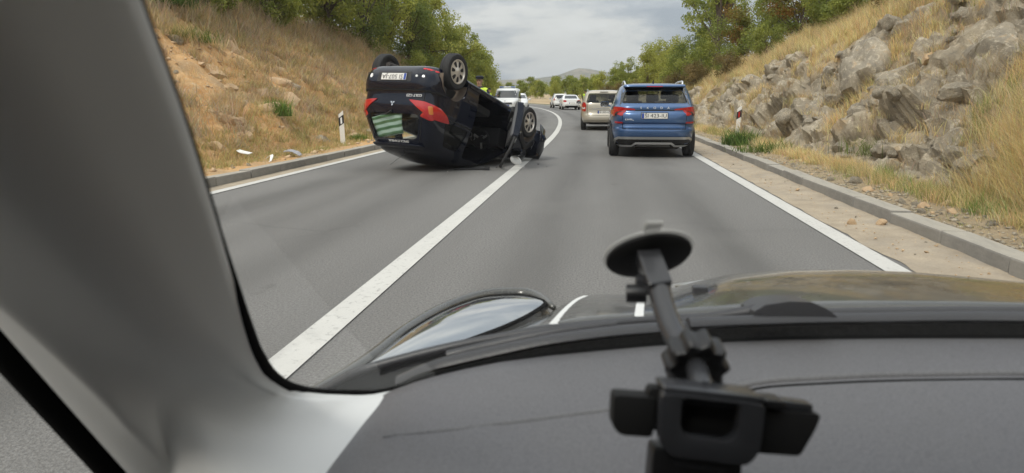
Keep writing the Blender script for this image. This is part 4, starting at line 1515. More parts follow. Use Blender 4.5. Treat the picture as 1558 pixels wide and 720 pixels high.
def mirror_unit(parent, x, y, z, body_m, sg, glass_y=-1):
    """door mirror; glass faces the tail"""
    mb = MB()
    prof = []
    o = MB()
    n = 14
    V = []; F = []
    for (k, yy, sc) in ((0, -0.02, 1.0), (1, 0.03, 0.98), (2, 0.075, 0.75), (3, 0.10, 0.25)):
        for q in range(n):
            a = 2 * math.pi * q / n
            V.append((sg * 0.105 * sc * np.sign(math.cos(a)) * abs(math.cos(a)) ** 0.7 + x + sg * 0.11, y + yy, z + 0.07 * sc * np.sign(math.sin(a)) * abs(math.sin(a)) ** 0.7))
    for k in range(3):
        for q in range(n):
            F.append((k * n + q, k * n + (q + 1) % n, (k + 1) * n + (q + 1) % n, (k + 1) * n + q))
    F += [tuple(range(n))[::-1], tuple(range(3 * n, 4 * n))]
    t = o.add(V, F).tube([(x - sg * 0.03, y + 0.03, z - 0.04), (x + sg * 0.05, y + 0.03, z - 0.03)], 0.025, 6).build('door_mirror', body_m, parent, smooth=50)
    Vg = [(v[0] * 0.92 + (x + sg * 0.11) * 0.08, y - 0.024, v[2] * 0.9 + z * 0.1) for v in V[:n]]
    MB().add(Vg, [tuple(range(n))]).build('mirror_glass', MA_MIRR, t)
    return t


def seats(parent, ys, xs, z0, h=0.62, m=None):
    for y in ys:
        for x in xs:
            st = MB().box((x - 0.24, y - 0.05, z0), (x + 0.24, y + 0.45, z0 + 0.14)).build('seat', m or MA_CLOTH, parent, bevel=0.04, smooth=50)
            MB().box((x - 0.23, y - 0.16, z0 + 0.08), (x + 0.23, y - 0.02, z0 + h), Matrix.Translation((0, 0, 0))).build('backrest', m or MA_CLOTH, st, bevel=0.05, smooth=50)
            MB().box((x - 0.13, y - 0.15, z0 + h + 0.04), (x + 0.13, y - 0.06, z0 + h + 0.22)).build('headrest', m or MA_CLOTH, st, bevel=0.035, smooth=50)


def finish(root, s, u, rz=0.0):
    p = road(u, s)
    root.location = p
    root.rotation_euler = (0, 0, heading(s) + rz)


# ------------------------------------------------------------------ the overturned black hatchback
PA_BLACK = pm('black_paint', (0.004, 0.006, 0.014), 0.05, spec=0.45)
MA_UNDER = pm('underbody', (0.035, 0.030, 0.026), 0.85, var=0.5, scale=5, bump=0.4, bscale=20, bdist=0.01)
MA_TRIMG = pm('grey_door_trim', (0.10, 0.10, 0.105), 0.5, var=0.15, scale=6)
colt = empty('overturned_car', label='black hatchback lying upside down on its roof across the centre line', cat='car')
LV = [(0.20, 0.40, 3.40, 0.70), (0.225, 0.30, 3.55, 0.785), (0.28, 0.12, 3.66, 0.81), (0.36, 0.04, 3.72, 0.815), (0.46, 0.0, 3.78, 0.83), (0.60, 0.0, 3.79, 0.845), (0.68, 0.045, 3.77, 0.845),
      (0.74, 0.06, 3.70, 0.845), (0.82, 0.065, 3.52, 0.84), (0.92, 0.07, 3.20, 0.835), (1.00, 0.09, 2.95, 0.82), (1.08, 0.12, 2.78, 0.795),
      (1.20, 0.19, 2.55, 0.745), (1.34, 0.29, 2.28, 0.68), (1.44, 0.36, 2.08, 0.625, 5, 4), (1.50, 0.43, 1.90, 0.56, 4, 4), (1.532, 0.58, 1.7, 0.44, 3.5, 3.5), (1.545, 0.9, 1.45, 0.22, 3, 3)]


def crumple(V):
    V = V.copy()
    f = ss_(V[:, 1], 2.75, 3.5) * ss_(V[:, 2], 0.35, 0.7)
    P = V * 3.2
    V[:, 2] += f * (0.17 + 0.07 * fbm(P, 3, 5)) * ss_(V[:, 2], 0.5, 0.85)
    V[:, 0] += f * 0.06 * fbm(P + 9, 3, 6)
    V[:, 1] -= f * (0.12 + 0.10 * fbm(P + 4, 3, 7))
    g = ss_(V[:, 2], 1.25, 1.55) * ss_(V[:, 1], 1.2, 2.1)          # roof pressed in over the windscreen
    V[:, 2] -= g * 0.07
    V[:, 0] += g * 0.03 * fbm(P, 2, 8)
    return V


LV = [(l[0] if l[0] < 1.1 else 1.1 + (l[0] - 1.1) * 1.17,) + l[1:] for l in LV]
bm_colt = loft(LV, 120, 52, crumple)
B = Body(colt, bm_colt)
WR, WZ = 0.295, 0.30
rearwin = rpoly([(-0.545, 1.055), (0.545, 1.055), (0.44, 1.42), (-0.44, 1.42)], 0.10, 5)
quarter = rpoly([(0.50, 1.05), (1.14, 1.03), (1.10, 1.41), (0.72, 1.42)], 0.07)
doorhole = rpoly([(1.24, 0.33), (2.42, 0.33), (2.58, 0.60), (2.58, 1.0), (2.40, 1.13), (2.02, 1.42), (1.30, 1.46), (1.20, 1.0)], 0.06)
rwin = rpoly([(1.24, 1.04), (2.40, 1.02), (2.02, 1.40), (1.30, 1.43)], 0.05)
wsc = rpoly([(-0.66, 1.08), (0.66, 1.08), (0.54, 1.36), (-0.54, 1.36)], 0.06)
inner = loft([(0.38, 0.42, 2.62, 0.70), (0.9, 0.30, 2.66, 0.745), (1.05, 0.32, 2.55, 0.73), (1.2, 0.36, 2.38, 0.68), (1.36, 0.42, 2.14, 0.62), (1.47, 0.5, 1.95, 0.54), (1.52, 0.7, 1.7, 0.4)], 80, 20, crumple)
cuts = arches([(0.55, 0.34), (3.05, 0.34)], 0.345) + [inner, prism(rearwin, 'y', -0.3, 0.8), prism(quarter, 'x', -1.2, -0.45), prism(doorhole, 'x', -1.2, -0.45),
        prism(quarter, 'x', 0.45, 1.2), prism(rwin, 'x', 0.45, 1.2)]
me = cut(bm_colt, cuts)
link('body_shell', me, PA_BLACK, colt, 32)
B.patch('windscreen', wsc, 'front', MA_DGLASS, 0.004, 0.08)
B.patch('rear_window', rearwin, 'rear', MA_CGLASSR, -0.012, 0.07, inset=-0.005)
B.patch('quarter_window', quarter, 'left', MA_CGLASS, -0.010, 0.08, inset=-0.004)
B.patch('quarter_window', quarter, 'right', MA_CGLASS, -0.010, 0.08, inset=-0.004)
# tail: bumper, tailgate edges, lamps, plate, badges
bump_ = B.patch('rear_bumper', rpoly([(-0.80, 0.27), (0.80, 0.27), (0.835, 0.48), (0.82, 0.665), (-0.82, 0.665), (-0.835, 0.48)], 0.06), 'rear', PA_BLACK, 0.018, 0.05, smooth=50)
B.patch('plate_recess', rpoly([(-0.34, 0.41), (0.34, 0.41), (0.36, 0.57), (-0.36, 0.57)], 0.02), 'rear', MA_DARK, 0.021, 0.08)
pp = plate(B, 0.0, 0.49, 0.52, 0.11, 'ŠI 507-JA', colt, y=B.hit(0, 0.49, 'rear')[0].y - 0.020)
B.line('bumper_gap', [(-0.80, 0.672), (-0.4, 0.676), (0.4, 0.676), (0.80, 0.672)], 'rear', 0.022, MA_GAP, 0.020)
for sg in (-1, 1):
    B.line('tailgate_gap', [(sg * 0.60, 0.69), (sg * 0.60, 0.95), (sg * 0.585, 1.06), (sg * 0.47, 1.46)], 'rear', 0.012, MA_GAP, 0.004)
    lamp = B.patch('tail_lamp', rpoly([(sg * 0.33, 0.835), (sg * 0.62, 0.85), (sg * 0.77, 0.885), (sg * 0.805, 0.96), (sg * 0.79, 1.07), (sg * 0.73, 1.09), (sg * 0.58, 1.0)][::sg], 0.03), 'rear', MA_LAMP, 0.016, 0.04, smooth=50, depth=0.8)
    l2 = B.patch('tail_lamp_side', rpoly([(0.13, 0.86), (0.30, 0.96), (0.33, 1.06), (0.26, 1.12), (0.15, 1.08)], 0.03), 'left' if sg < 0 else 'right', MA_LAMP, 0.012, 0.05, smooth=50)
    B.patch('turn_signal', rpoly([(sg * 0.665, 0.91), (sg * 0.715, 0.90), (sg * 0.72, 1.02), (sg * 0.68, 1.03)][::sg], 0.02), 'rear', MA_ORANGE, 0.019, 0.05, parent=lamp)
    B.patch('reflector', rpoly([(sg * 0.50, 0.325), (sg * 0.70, 0.335), (sg * 0.70, 0.362), (sg * 0.50, 0.35)][::sg], 0.008), 'rear', MA_REDREF, 0.022, 0.08)
B.patch('fog_lamp', [(0.50 + 0.034 * math.cos(a), 0.47 + 0.034 * math.sin(a)) for a in np.linspace(0, 6.2, 16)], 'rear', MA_WREF, 0.024, 0.05)
B.patch('tow_cap', [(-0.45 + 0.02 * math.cos(a), 0.47 + 0.02 * math.sin(a)) for a in np.linspace(0, 6.2, 12)], 'rear', MA_WREF, 0.024, 0.05)
y0 = B.hit(-0.38, 0.76, 'rear')[0].y
lettering('model_lettering', 'COLT CZ3', 0.058, (-0.42, y0 - 0.006, 0.765), MA_WREF, colt, 0.003, 1.15)
y0 = B.hit(0, 0.90, 'rear')[0].y - 0.01
em = MB()                                                       # three-lozenge emblem
for k in range(3):
    a = R(90 + 120 * k)
    d = Vector((math.cos(a), 0, math.sin(a))); q = Vector((-d.z, 0, d.x))
    c0 = Vector((0, y0, 0.90))
    L, W_ = 0.052, 0.030
    pts = [c0, c0 + d * L * 0.5 + q * W_ * 0.5, c0 + d * L, c0 + d * L * 0.5 - q * W_ * 0.5]
    em.add([p for p in pts] + [p + Vector((0, 0.012, 0)) for p in pts], [(0, 1, 2, 3), (7, 6, 5, 4), (0, 4, 5, 1), (1, 5, 6, 2), (2, 6, 7, 3), (3, 7, 4, 0)])
em.build('emblem', MA_CHROME, colt)
y0 = B.hit(-0.08, 1.455, 'rear')[0].y
lettering('sticker_lettering', 'SIMICA STAMBUK', 0.055, (-0.06, y0 - 0.012, 1.46), MA_WREF, colt, 0.001, 1.0, Matrix.Rotation(R(-35), 4, 'X') @ FLAT_REAR)
wpr = MB().tube([(0.0, B.hit(0, 1.03, 'rear')[0].y - 0.02, 1.03), (0.12, B.hit(0.12, 1.08, 'rear')[0].y - 0.025, 1.08), (0.38, B.hit(0.38, 1.10, 'rear')[0].y - 0.02, 1.10)], [0.022, 0.010, 0.007], 6).build('rear_wiper', MA_DARK, colt)
sp = loft([(1.495, 0.32, 0.52, 0.50, 6, 6), (1.51, 0.30, 0.54, 0.52, 6, 6), (1.535, 0.31, 0.56, 0.50, 6, 6), (1.555, 0.37, 0.58, 0.46, 6, 6)], 60, 8)
link('roof_spoiler', sp, PA_BLACK, colt, 40)
MB().tube([(0.0, 0.62, 1.59), (0.05, 0.36, 1.86)], [0.004, 0.002], 5).build('aerial', MA_DARK, colt)
# flanks
for vw in ('left', 'right'):
    B.line('belt_moulding', [(0.5, 1.0), (1.2, 0.995), (2.5, 0.985)] if vw == 'right' else [(0.45, 1.0), (1.18, 0.995)], vw, 0.02, MA_DARK, 0.004)
    B.line('rub_strip', [(0.95, 0.56), (1.18, 0.56)] if vw == 'left' else [(0.95, 0.56), (2.6, 0.56)], vw, 0.035, MA_DARK, 0.010)
    B.line('sill_strip', [(0.95, 0.305), (1.8, 0.30), (2.62, 0.305)], vw, 0.05, PA_BLACK, 0.012)
B.patch('fuel_flap', rpoly([(0.62, 0.78), (0.80, 0.78), (0.80, 0.95), (0.62, 0.95)], 0.03), 'left', PA_BLACK, 0.003, 0.06)
# open driver's door swung out on its front hinge
dr = bpy.data.objects.new('door_tmp', None)
dpoly = rpoly([(1.27, 0.37), (2.40, 0.37), (2.55, 0.60), (2.55, 0.97), (1.25, 0.99)], 0.05)
hinge = Vector((-0.80, 2.56, 0.0))
RotD = Matrix.Translation(hinge) @ Matrix.Rotation(R(-35), 4, 'Z') @ Matrix.Translation(-hinge)
dskin = B.patch('door', dpoly, 'left', PA_BLACK, 0.004, 0.07, inset=0.10, smooth=40)
inn = MB()
iv = [(-0.74, a_, b_) for a_, b_ in dpoly]; nn_ = len(iv)
inn.add(iv + [(x + 0.04, y, z) for x, y, z in iv], [tuple(range(nn_)), tuple(range(nn_, 2 * nn_))[::-1]] + [(i, (i + 1) % nn_, nn_ + (i + 1) % nn_, nn_ + i) for i in range(nn_)])
ip = inn.build('inner_panel', MA_TRIMG, dskin)
MB().box((-0.705, 1.5, 0.62), (-0.66, 2.2, 0.70)).build('armrest', MA_DARK, dskin, bevel=0.015)
MB().box((-0.702, 1.5, 0.42), (-0.65, 2.3, 0.52)).build('door_pocket', MA_DARK, dskin, bevel=0.015)
fr = [(-0.78, 1.27, 0.98), (-0.735, 1.28, 1.2), (-0.66, 1.33, 1.42), (-0.655, 1.7, 1.43), (-0.665, 2.02, 1.40), (-0.735, 2.32, 1.17), (-0.79, 2.54, 0.97)]
MB().tube(fr, 0.026, 8).build('window_frame', MA_DARK, dskin, smooth=60)
MB().tube([(-0.852, 1.36, 0.86), (-0.872, 1.40, 0.86), (-0.872, 1.54, 0.86), (-0.85, 1.58, 0.86)], 0.012, 6).build('handle', MA_CHROME, dskin)
for o_ in [dskin] + list(dskin.children):
    if o_ is dskin: o_.matrix_local = RotD
hm = mirror_unit(colt, -0.88, 2.50, 1.02, PA_BLACK, -1)
# wheels on drooped suspension, axle, floor pan pieces
for (x, y, sg, nm) in ((-0.725, 0.55, -1, 0), (0.725, 0.55, 1, 0), (-0.735, 3.05, -1, 0), (0.735, 3.05, 1, 0)):
    wheel(colt, (x, y, WZ if y > 2 else 0.20), WR, 0.19, sg, 7, name='wheel')
MA_LINER = pm('dusty_liner', (0.13, 0.10, 0.075), 0.95, var=0.5, scale=9)
for y in (0.55, 3.05):
    for sg in (-1, 1):
        Mx = Matrix.Translation((sg * 0.70, y, 0.34)) @ Matrix.Rotation(R(90), 4, 'Y')
        V_ = []; F_ = []
        for k in range(19):
            a = math.pi * (k / 18) + math.pi / 2
            for h_ in (-0.16, 0.10): V_.append(Mx @ Vector((0.341 * math.cos(a), 0.341 * math.sin(a), h_ * sg)))
        for k in range(18): F_.append((2 * k, 2 * k + 1, 2 * k + 3, 2 * k + 2))
        MB().add(V_, F_).build('arch_liner', MA_LINER, colt, smooth=60)
MB().tube([(-0.62, 0.55, 0.20), (0.62, 0.55, 0.20)], 0.035, 8).build('rear_axle', MA_UNDER, colt)
MB().tube([(-0.62, 3.05, 0.30), (0.62, 3.05, 0.30)], 0.03, 8).build('front_axle', MA_UNDER, colt)
MB().tube([(0.35, 0.16, 0.23), (0.35, 0.5, 0.21), (0.2, 1.0, 0.19), (0.1, 2.6, 0.19)], [0.05, 0.075, 0.03, 0.03], 8).build('exhaust', MA_UNDER, colt, smooth=50)
MB().box((-0.5, 0.9, 0.185), (0.5, 2.7, 0.215)).build('floor_pan', MA_UNDER, colt, bevel=0.01)
# cabin
seats(colt, [1.55], [-0.36, 0.36], 0.40)
MB().box((-0.60, 0.62, 0.42), (0.60, 1.05, 0.58)).build('rear_bench', MA_CLOTH, colt, bevel=0.04, smooth=50)
MB().box((-0.60, 0.52, 0.5), (0.60, 0.64, 1.0)).build('rear_backrest', MA_CLOTH, colt, bevel=0.04, smooth=50)
MB().box((-0.66, 2.32, 0.62), (0.66, 2.62, 0.98)).build('dashboard', MA_DARK, colt, bevel=0.06, smooth=50)
Mw = Matrix.Translation((-0.36, 2.20, 0.90)) @ Matrix.Rotation(R(65), 4, 'X')
sw = MB().lathe([(0.185 + 0.014 * math.cos(a), 0.014 * math.sin(a)) for a in np.linspace(0, 2 * np.pi, 9)], 28, Mw).build('steering_wheel', MA_DARK, colt, smooth=60)
MB().lathe([(0.065, -0.02), (0.06, 0.02), (0.002, 0.025)], 16, Mw).build('hub', MA_DARK, sw)
for a in (0, 120, 240):
    q = Mw @ Matrix.Rotation(R(a + 90), 4, 'Z')
    MB().box((0.05, -0.018, -0.008), (0.18, 0.018, 0.008), q).build('spoke', MA_SILVER, sw)
MB().tube([Mw @ Vector((0, 0, 0)), (-0.36, 2.45, 0.80)], 0.035, 8).build('steering_column', MA_DARK, colt)
for k, (x, z) in enumerate(((-0.30, 0.84), (-0.10, 0.86), (-0.02, 0.80))):
    MB().lathe([(0.045, 0.0), (0.05, 0.006), (0.04, 0.012)], 16, Matrix.Translation((x, 2.315, z)) @ Matrix.Rotation(R(90), 4, 'X')).build('dial', MA_SILVER, colt)
# wrecked nose: bumper skin torn loose, crushed lamp, ripped arch liner
n_ = 16; V = []; F = []
for i in range(n_ + 1):
    t = i / n_
    y = 3.30 + 0.62 * math.sin(t * 1.7); x = -0.93 + 0.75 * t ** 2.2
    for k in range(6):
        z = 0.26 + 0.11 * k + 0.05 * math.sin(5 * t + k) + 0.05 * (t < 0.2) * (k % 2)
        V.append((x - 0.05 * math.sin(k / 5 * 3.1), y + 0.03 * math.sin(3 * k + 7 * t), z))
for i in range(n_):
    for k in range(5): F.append((i * 6 + k, i * 6 + k + 1, (i + 1) * 6 + k + 1, (i + 1) * 6 + k))
fb = MB().add(V, F).build('front_bumper', PA_BLACK, colt, smooth=60)
md = fb.modifiers.new('thick', 'SOLIDIFY'); md.thickness = 0.012
MB().add([(-0.80, 3.35, 0.5), (-0.70, 3.6, 0.55), (-0.62, 3.62, 0.72), (-0.78, 3.36, 0.74), (-0.72, 3.38, 0.6)], [(0, 1, 4), (1, 2, 4), (2, 3, 4), (3, 0, 4)]).build('broken_headlamp', MA_LAMPC, colt)
MB().tube([(-0.80, 2.68, 0.42), (-0.84, 2.80, 0.66), (-0.82, 3.05, 0.80), (-0.78, 3.35, 0.62)], 0.03, 6, flat=2.2).build('arch_liner', MA_DARK, colt, smooth=60)
# fit pose: heading, nose-down pitch, rolled right over
COLT_M = Matrix.Rotation(R(-24.1), 4, 'Z') @ Matrix.Rotation(R(-18.2), 4, 'X') @ Matrix.Rotation(R(181.6), 4, 'Y')
zmin = min((COLT_M @ v.co).z for v in bm_colt.vertices)
COLT_W = Matrix.Translation((-3.2, 11.25, -zmin - 0.012)) @ COLT_M
colt.matrix_world = COLT_W

# striped cloth pressed against the rear window from inside
M = Mat('striped_cloth')
wv = M.node('ShaderNodeTexWave', wave_type='BANDS', bands_direction='Z')
wv.inputs['Scale'].default_value = 3.6; wv.inputs['Distortion'].default_value = 0.6; wv.inputs['Detail Scale'].default_value = 0.6
mpg = M.node('ShaderNodeMapping'); mpg.inputs['Rotation'].default_value = (0, R(10), 0)
M.l.new(M.co('Object'), mpg.inputs[0]); M.l.new(mpg.outputs[0], wv.inputs[0])
M.set(base=M.ramp(wv.outputs['Fac'], [(0.25, (0.12, 0.24, 0.12)), (0.5, (0.45, 0.62, 0.50)), (0.8, (0.66, 0.80, 0.74))]), rough=0.9)
MA_STRIPE = M.m
cl_ = MB()
n_ = 12; V = []; F = []
for i in range(n_ + 1):
    for k in range(9):
        x = -0.16 + 0.66 * i / n_; t = k / 8
        z = 1.065 + 0.32 * t + 0.16 * (x - 0.2) + 0.01
        h_ = B.hit(min(max(x, -0.5), 0.5), z, 'rear')[0]
        V.append((x * (1 - 0.12 * t), h_.y + 0.035 + 0.008 * math.sin(i * 1.3 + k), z))
for i in range(n_):
    for k in range(8): F.append((i * 9 + k, i * 9 + k + 1, (i + 1) * 9 + k + 1, (i + 1) * 9 + k))
clo = cl_.add(V, F).build('striped_cloth', MA_STRIPE, smooth=60)
md = clo.modifiers.new('thick', 'SOLIDIFY'); md.thickness = 0.012
clo.matrix_world = COLT_W
prop(clo, label='green and white striped cloth behind the rear window of the overturned car', cat='cloth')

# loose wreckage on the asphalt
tr = MB().box((-0.30, -0.05, 0), (0.30, 0.05, 0.025)).box((0.22, -0.10, 0.0), (0.31, 0.06, 0.05)).build('broken_trim', MA_DARK, bevel=0.008)
tr.location = (-2.15, 11.75, 0.003); tr.rotation_euler = (0, 0, 0.12)
prop(tr, label='flat strip of black broken trim on the asphalt beside the wreck', cat='debris')
mp = MB().lathe([(0.002, 0.05), (0.06, 0.045), (0.10, 0.02), (0.11, 0.0), (0.10, -0.01), (0.002, -0.012)], 18).build('broken_mirror', MA_PLAST, smooth=50)
mp.scale = (1.05, 0.72, 0.6)
mp.location = (-1.50, 12.75, 0.085); mp.rotation_euler = (R(70), R(32), R(5))
prop(mp, label='white oval mirror shell broken off beside the front wheel of the wreck', cat='debris')
for i, (x, y, r_) in enumerate([(-1.78, 12.2, 0.02), (-1.3, 12.3, 0.016), (-1.1, 12.9, 0.022), (-2.5, 11.4, 0.015), (-0.9, 12.4, 0.014)]):
    o = bpy.data.objects.new('glass_fragment', small_rocks[i % 5]); COL.objects.link(o)
    o.location = (x, y, 0.008); o.scale = (r_, r_ * 1.4, r_ * 0.5)
    o.material_slots[0].link = 'OBJECT'; o.material_slots[0].material = MA_LAMPC if i % 2 else MA_DARK
    prop(o, label=['tiny dark fragment just in front of the open door of the wreck', 'tiny pale fragment on the asphalt right of the centre line', 'tiny dark fragment near the torn front bumper', 'tiny pale fragment below the roof of the wreck', 'tiny dark fragment farthest into the near lane'][i], cat='debris', group='fragments by the wreck')

# ------------------------------------------------------------------ blue SUV
PA_BLUE = paint('blue_paint', (0.045, 0.108, 0.245), 0.45, 0.30, 0.08)
suv = empty('blue_suv', label='blue SUV with roof rails driving ahead in the near lane', cat='car')
LV = [(0.22, 0.42, 3.85, 0.66), (0.26, 0.22, 4.0, 0.78), (0.33, 0.10, 4.12, 0.845), (0.45, 0.03, 4.2, 0.875), (0.56, 0.0, 4.24, 0.89), (0.605, 0.015, 4.24, 0.893), (0.64, 0.075, 4.235, 0.893),
      (0.70, 0.085, 4.22, 0.894), (0.735, 0.045, 4.2, 0.895), (0.80, 0.035, 4.18, 0.895), (0.90, 0.05, 4.0, 0.893), (0.965, 0.09, 3.62, 0.888), (1.03, 0.085, 3.2, 0.872), (1.09, 0.13, 2.98, 0.845),
      (1.18, 0.19, 2.82, 0.815), (1.30, 0.30, 2.56, 0.765), (1.41, 0.40, 2.30, 0.71), (1.465, 0.44, 2.15, 0.665, 6, 4), (1.50, 0.50, 2.0, 0.60, 5, 4), (1.522, 0.66, 1.8, 0.46, 4, 4), (1.53, 0.95, 1.5, 0.22, 3, 3)]
bm_suv = loft(LV, 120, 64)
B = Body(suv, bm_suv)
rearwin = rpoly([(-0.665, 1.115), (0.665, 1.115), (0.58, 1.365), (-0.58, 1.365)], 0.05)
sidew = rpoly([(0.45, 1.10), (2.85, 1.05), (2.35, 1.40), (0.75, 1.42)], 0.06)
inner = loft([(0.45, 0.35, 2.95, 0.76), (1.0, 0.25, 2.95, 0.79), (1.15, 0.30, 2.75, 0.76), (1.3, 0.38, 2.45, 0.70), (1.42, 0.5, 2.2, 0.60), (1.46, 0.7, 2.0, 0.45)], 80, 18)
wsc = rpoly([(-0.72, 1.12), (0.72, 1.12), (0.60, 1.40), (-0.60, 1.40)], 0.06)
me = cut(bm_suv, arches([(0.78, 0.33), (3.43, 0.33)], 0.375) + [inner, prism(rearwin, 'y', -0.3, 0.9), prism(wsc, 'y', 2.0, 3.8), prism(sidew, 'x', -1.2, -0.5), prism(sidew, 'x', 0.5, 1.2)])
link('body_shell', me, PA_BLUE, suv, 32)
MA_CGLASS2 = glass_mat('privacy_glass', (0.50, 0.53, 0.51))
B.patch('rear_window', rearwin, 'rear', MA_CGLASS2, -0.008, 0.08, inset=-0.004)
B.patch('windscreen', wsc, 'front', MA_CGLASS2, -0.008, 0.08, inset=-0.004)
for vw in ('left', 'right'):
    B.patch('side_window', sidew, vw, MA_CGLASS2, -0.008, 0.10, inset=-0.004)
    B.line('window_trim', [(0.40, 1.075), (1.4, 1.055), (2.9, 1.02)], vw, 0.022, MA_CHROME, 0.006)
    B.line('door_pillar', [(1.72, 1.07), (1.76, 1.42)], vw, 0.09, MA_DARK, 0.002)
    B.line('door_gap', [(1.72, 0.38), (1.74, 1.04)], vw, 0.010, MA_GAP, 0.003)
    B.line('door_gap', [(0.95, 1.08), (1.0, 0.80), (1.18, 0.55), (1.2, 0.38)], vw, 0.010, MA_GAP, 0.003)
    B.patch('sill_cladding', rpoly([(1.18, 0.27), (3.03, 0.27), (3.03, 0.39), (1.18, 0.39)], 0.02), vw, MA_DARK, 0.012, 0.1)
    for yc in (0.78, 3.43):
        B.line('arch_cladding', [(yc + 0.405 * math.cos(a), 0.33 + 0.405 * math.sin(a)) for a in np.linspace(-0.1, math.pi + 0.1, 20)], vw, 0.065, MA_DARK, 0.010)
# black surround of the window, roof spoiler, wiper
for poly in ([(-0.70, 1.095), (-0.665, 1.115), (-0.58, 1.365), (-0.60, 1.43), (-0.66, 1.38)], [(0.70, 1.095), (0.66, 1.38), (0.60, 1.43), (0.58, 1.365), (0.665, 1.115)], [(-0.60, 1.43), (-0.58, 1.368), (0.58, 1.368), (0.60, 1.43)]):
    B.patch('window_surround', poly, 'rear', MA_DGLASS, 0.003, 0.08)
spo = loft([(1.435, 0.33, 0.60, 0.60, 7, 7), (1.455, 0.285, 0.62, 0.635, 7, 7), (1.485, 0.30, 0.64, 0.63, 7, 7), (1.505, 0.38, 0.66, 0.60, 7, 7)], 70, 10)
link('roof_spoiler', spo, PA_BLUE, suv, 40)
MB().box((-0.16, 0.282, 1.448), (0.16, 0.30, 1.462)).build('brake_light', MA_REDREF, suv)
MB().tube([(0.0, 0.17, 1.125), (0.18, 0.165, 1.13), (0.42, 0.18, 1.125)], [0.03, 0.018, 0.008], 6).build('rear_wiper', MA_DARK, suv)
af = MB().add([(-0.02, 0.75, 1.52), (0.02, 0.75, 1.52), (0.015, 0.98, 1.53), (-0.015, 0.98, 1.53), (0, 0.74, 1.61), (0, 0.80, 1.595)], [(0, 1, 4), (1, 2, 5, 4), (2, 3, 5), (3, 0, 4, 5), (3, 2, 1, 0)]).build('aerial_fin', MA_DARK, suv)
for sg in (-1, 1):
    MB().tube([(sg * 0.585, 0.62, 1.48), (sg * 0.60, 0.66, 1.545), (sg * 0.605, 0.85, 1.565), (sg * 0.605, 1.6, 1.565), (sg * 0.60, 2.1, 1.54), (sg * 0.59, 2.2, 1.46)], 0.019, 8, flat=1.2).build('roof_rail', MA_CHROME, suv, smooth=60)
    lamp = B.patch('tail_lamp', rpoly([(sg * 0.88, 0.99), (sg * 0.80, 1.045), (sg * 0.60, 1.03), (sg * 0.40, 1.005), (sg * 0.385, 0.978), (sg * 0.62, 0.985), (sg * 0.72, 0.955), (sg * 0.79, 0.86), (sg * 0.885, 0.835)][::-sg], 0.015), 'rear', MA_LAMP, 0.012, 0.04, smooth=50, depth=0.6)
    B.patch('tail_lamp_side', rpoly([(0.10, 0.86), (0.20, 0.90), (0.33, 1.03), (0.28, 1.05), (0.12, 1.0)], 0.02), 'left' if sg < 0 else 'right', MA_LAMP, 0.010, 0.05, smooth=50)
    B.patch('lamp_insert', rpoly([(sg * 0.62, 0.965), (sg * 0.76, 0.94), (sg * 0.80, 0.88), (sg * 0.77, 0.875), (sg * 0.715, 0.93), (sg * 0.60, 0.955)][::-sg], 0.01), 'rear', MA_DARK, 0.015, 0.05, parent=lamp)
    B.patch('reflector', rpoly([(sg * 0.62, 0.715), (sg * 0.87, 0.715), (sg * 0.87, 0.75), (sg * 0.64, 0.745)][::-sg], 0.01), 'rear', MA_REDREF, 0.010, 0.06)
    B.line('tailgate_gap', [(sg * 0.635, 0.60), (sg * 0.645, 0.98), (sg * 0.70, 1.09)], 'rear', 0.011, MA_GAP, 0.003)
B.line('tailgate_gap', [(-0.635, 0.60), (0.635, 0.60)], 'rear', 0.014, MA_GAP, 0.003)
B.line('tailgate_crease', [(-0.40, 0.975), (0.40, 0.975)], 'rear', 0.022, MA_DARK, 0.004)
B.patch('bumper_trim', rpoly([(-0.80, 0.25), (0.80, 0.25), (0.79, 0.36), (0.70, 0.435), (-0.70, 0.435), (-0.79, 0.36)], 0.03), 'rear', MA_DARK, 0.014, 0.05, smooth=50)
B.line('bumper_bar', [(-0.78, 0.30), (-0.76, 0.385), (-0.70, 0.425), (0.70, 0.425), (0.76, 0.385), (0.78, 0.30)], 'rear', 0.05, MA_SILVER, 0.024)
B.line('skid_bar', [(-0.76, 0.265), (-0.44, 0.27), (-0.36, 0.325), (0.36, 0.325), (0.44, 0.27), (0.76, 0.265)], 'rear', 0.042, MA_LETTER, 0.028)
B.patch('skid_plate', rpoly([(-0.36, 0.245), (0.36, 0.245), (0.33, 0.285), (-0.33, 0.285)], 0.01), 'rear', MA_SILVER, 0.022, 0.06)
plate(B, 0.0, 0.865, 0.52, 0.11, 'ŠI 423-IU', suv)
for k, ch in enumerate('SKODA'):
    x = -0.275 + 0.1375 * k
    yy = min(B.hit(x, 1.015, 'rear')[0].y, B.hit(x, 1.035, 'rear')[0].y)
    lettering('maker_lettering', ch, 0.062, (x, yy - 0.004, 1.022), MA_LETTER, suv, 0.004, 1.15)
lettering('model_lettering', 'KAMIQ', 0.05, (-0.50, B.hit(-0.50, 0.78, 'rear')[0].y - 0.005, 0.79), MA_LETTER, suv, 0.003, 1.15)
for (x, y, sg) in ((-0.785, 0.78, -1), (0.785, 0.78, 1), (-0.785, 3.43, -1), (0.785, 3.43, 1)):
    wheel(suv, (x, y, 0.325), 0.325, 0.215, sg, 10)
for sg in (-1, 1): mirror_unit(suv, sg * 0.88, 2.72, 1.08, PA_BLUE, sg)
seats(suv, [1.85], [-0.38, 0.38], 0.50, 0.66)
seats(suv, [0.95], [-0.42, 0.0, 0.42], 0.52, 0.56)
MB().box((-0.72, 2.6, 0.7), (0.72, 2.95, 1.06)).build('dashboard', MA_DARK, suv, bevel=0.05)
MB().box((-0.40, 0.35, 0.255), (0.40, 3.8, 0.30)).build('underbody', MA_UNDER, suv, bevel=0.01)
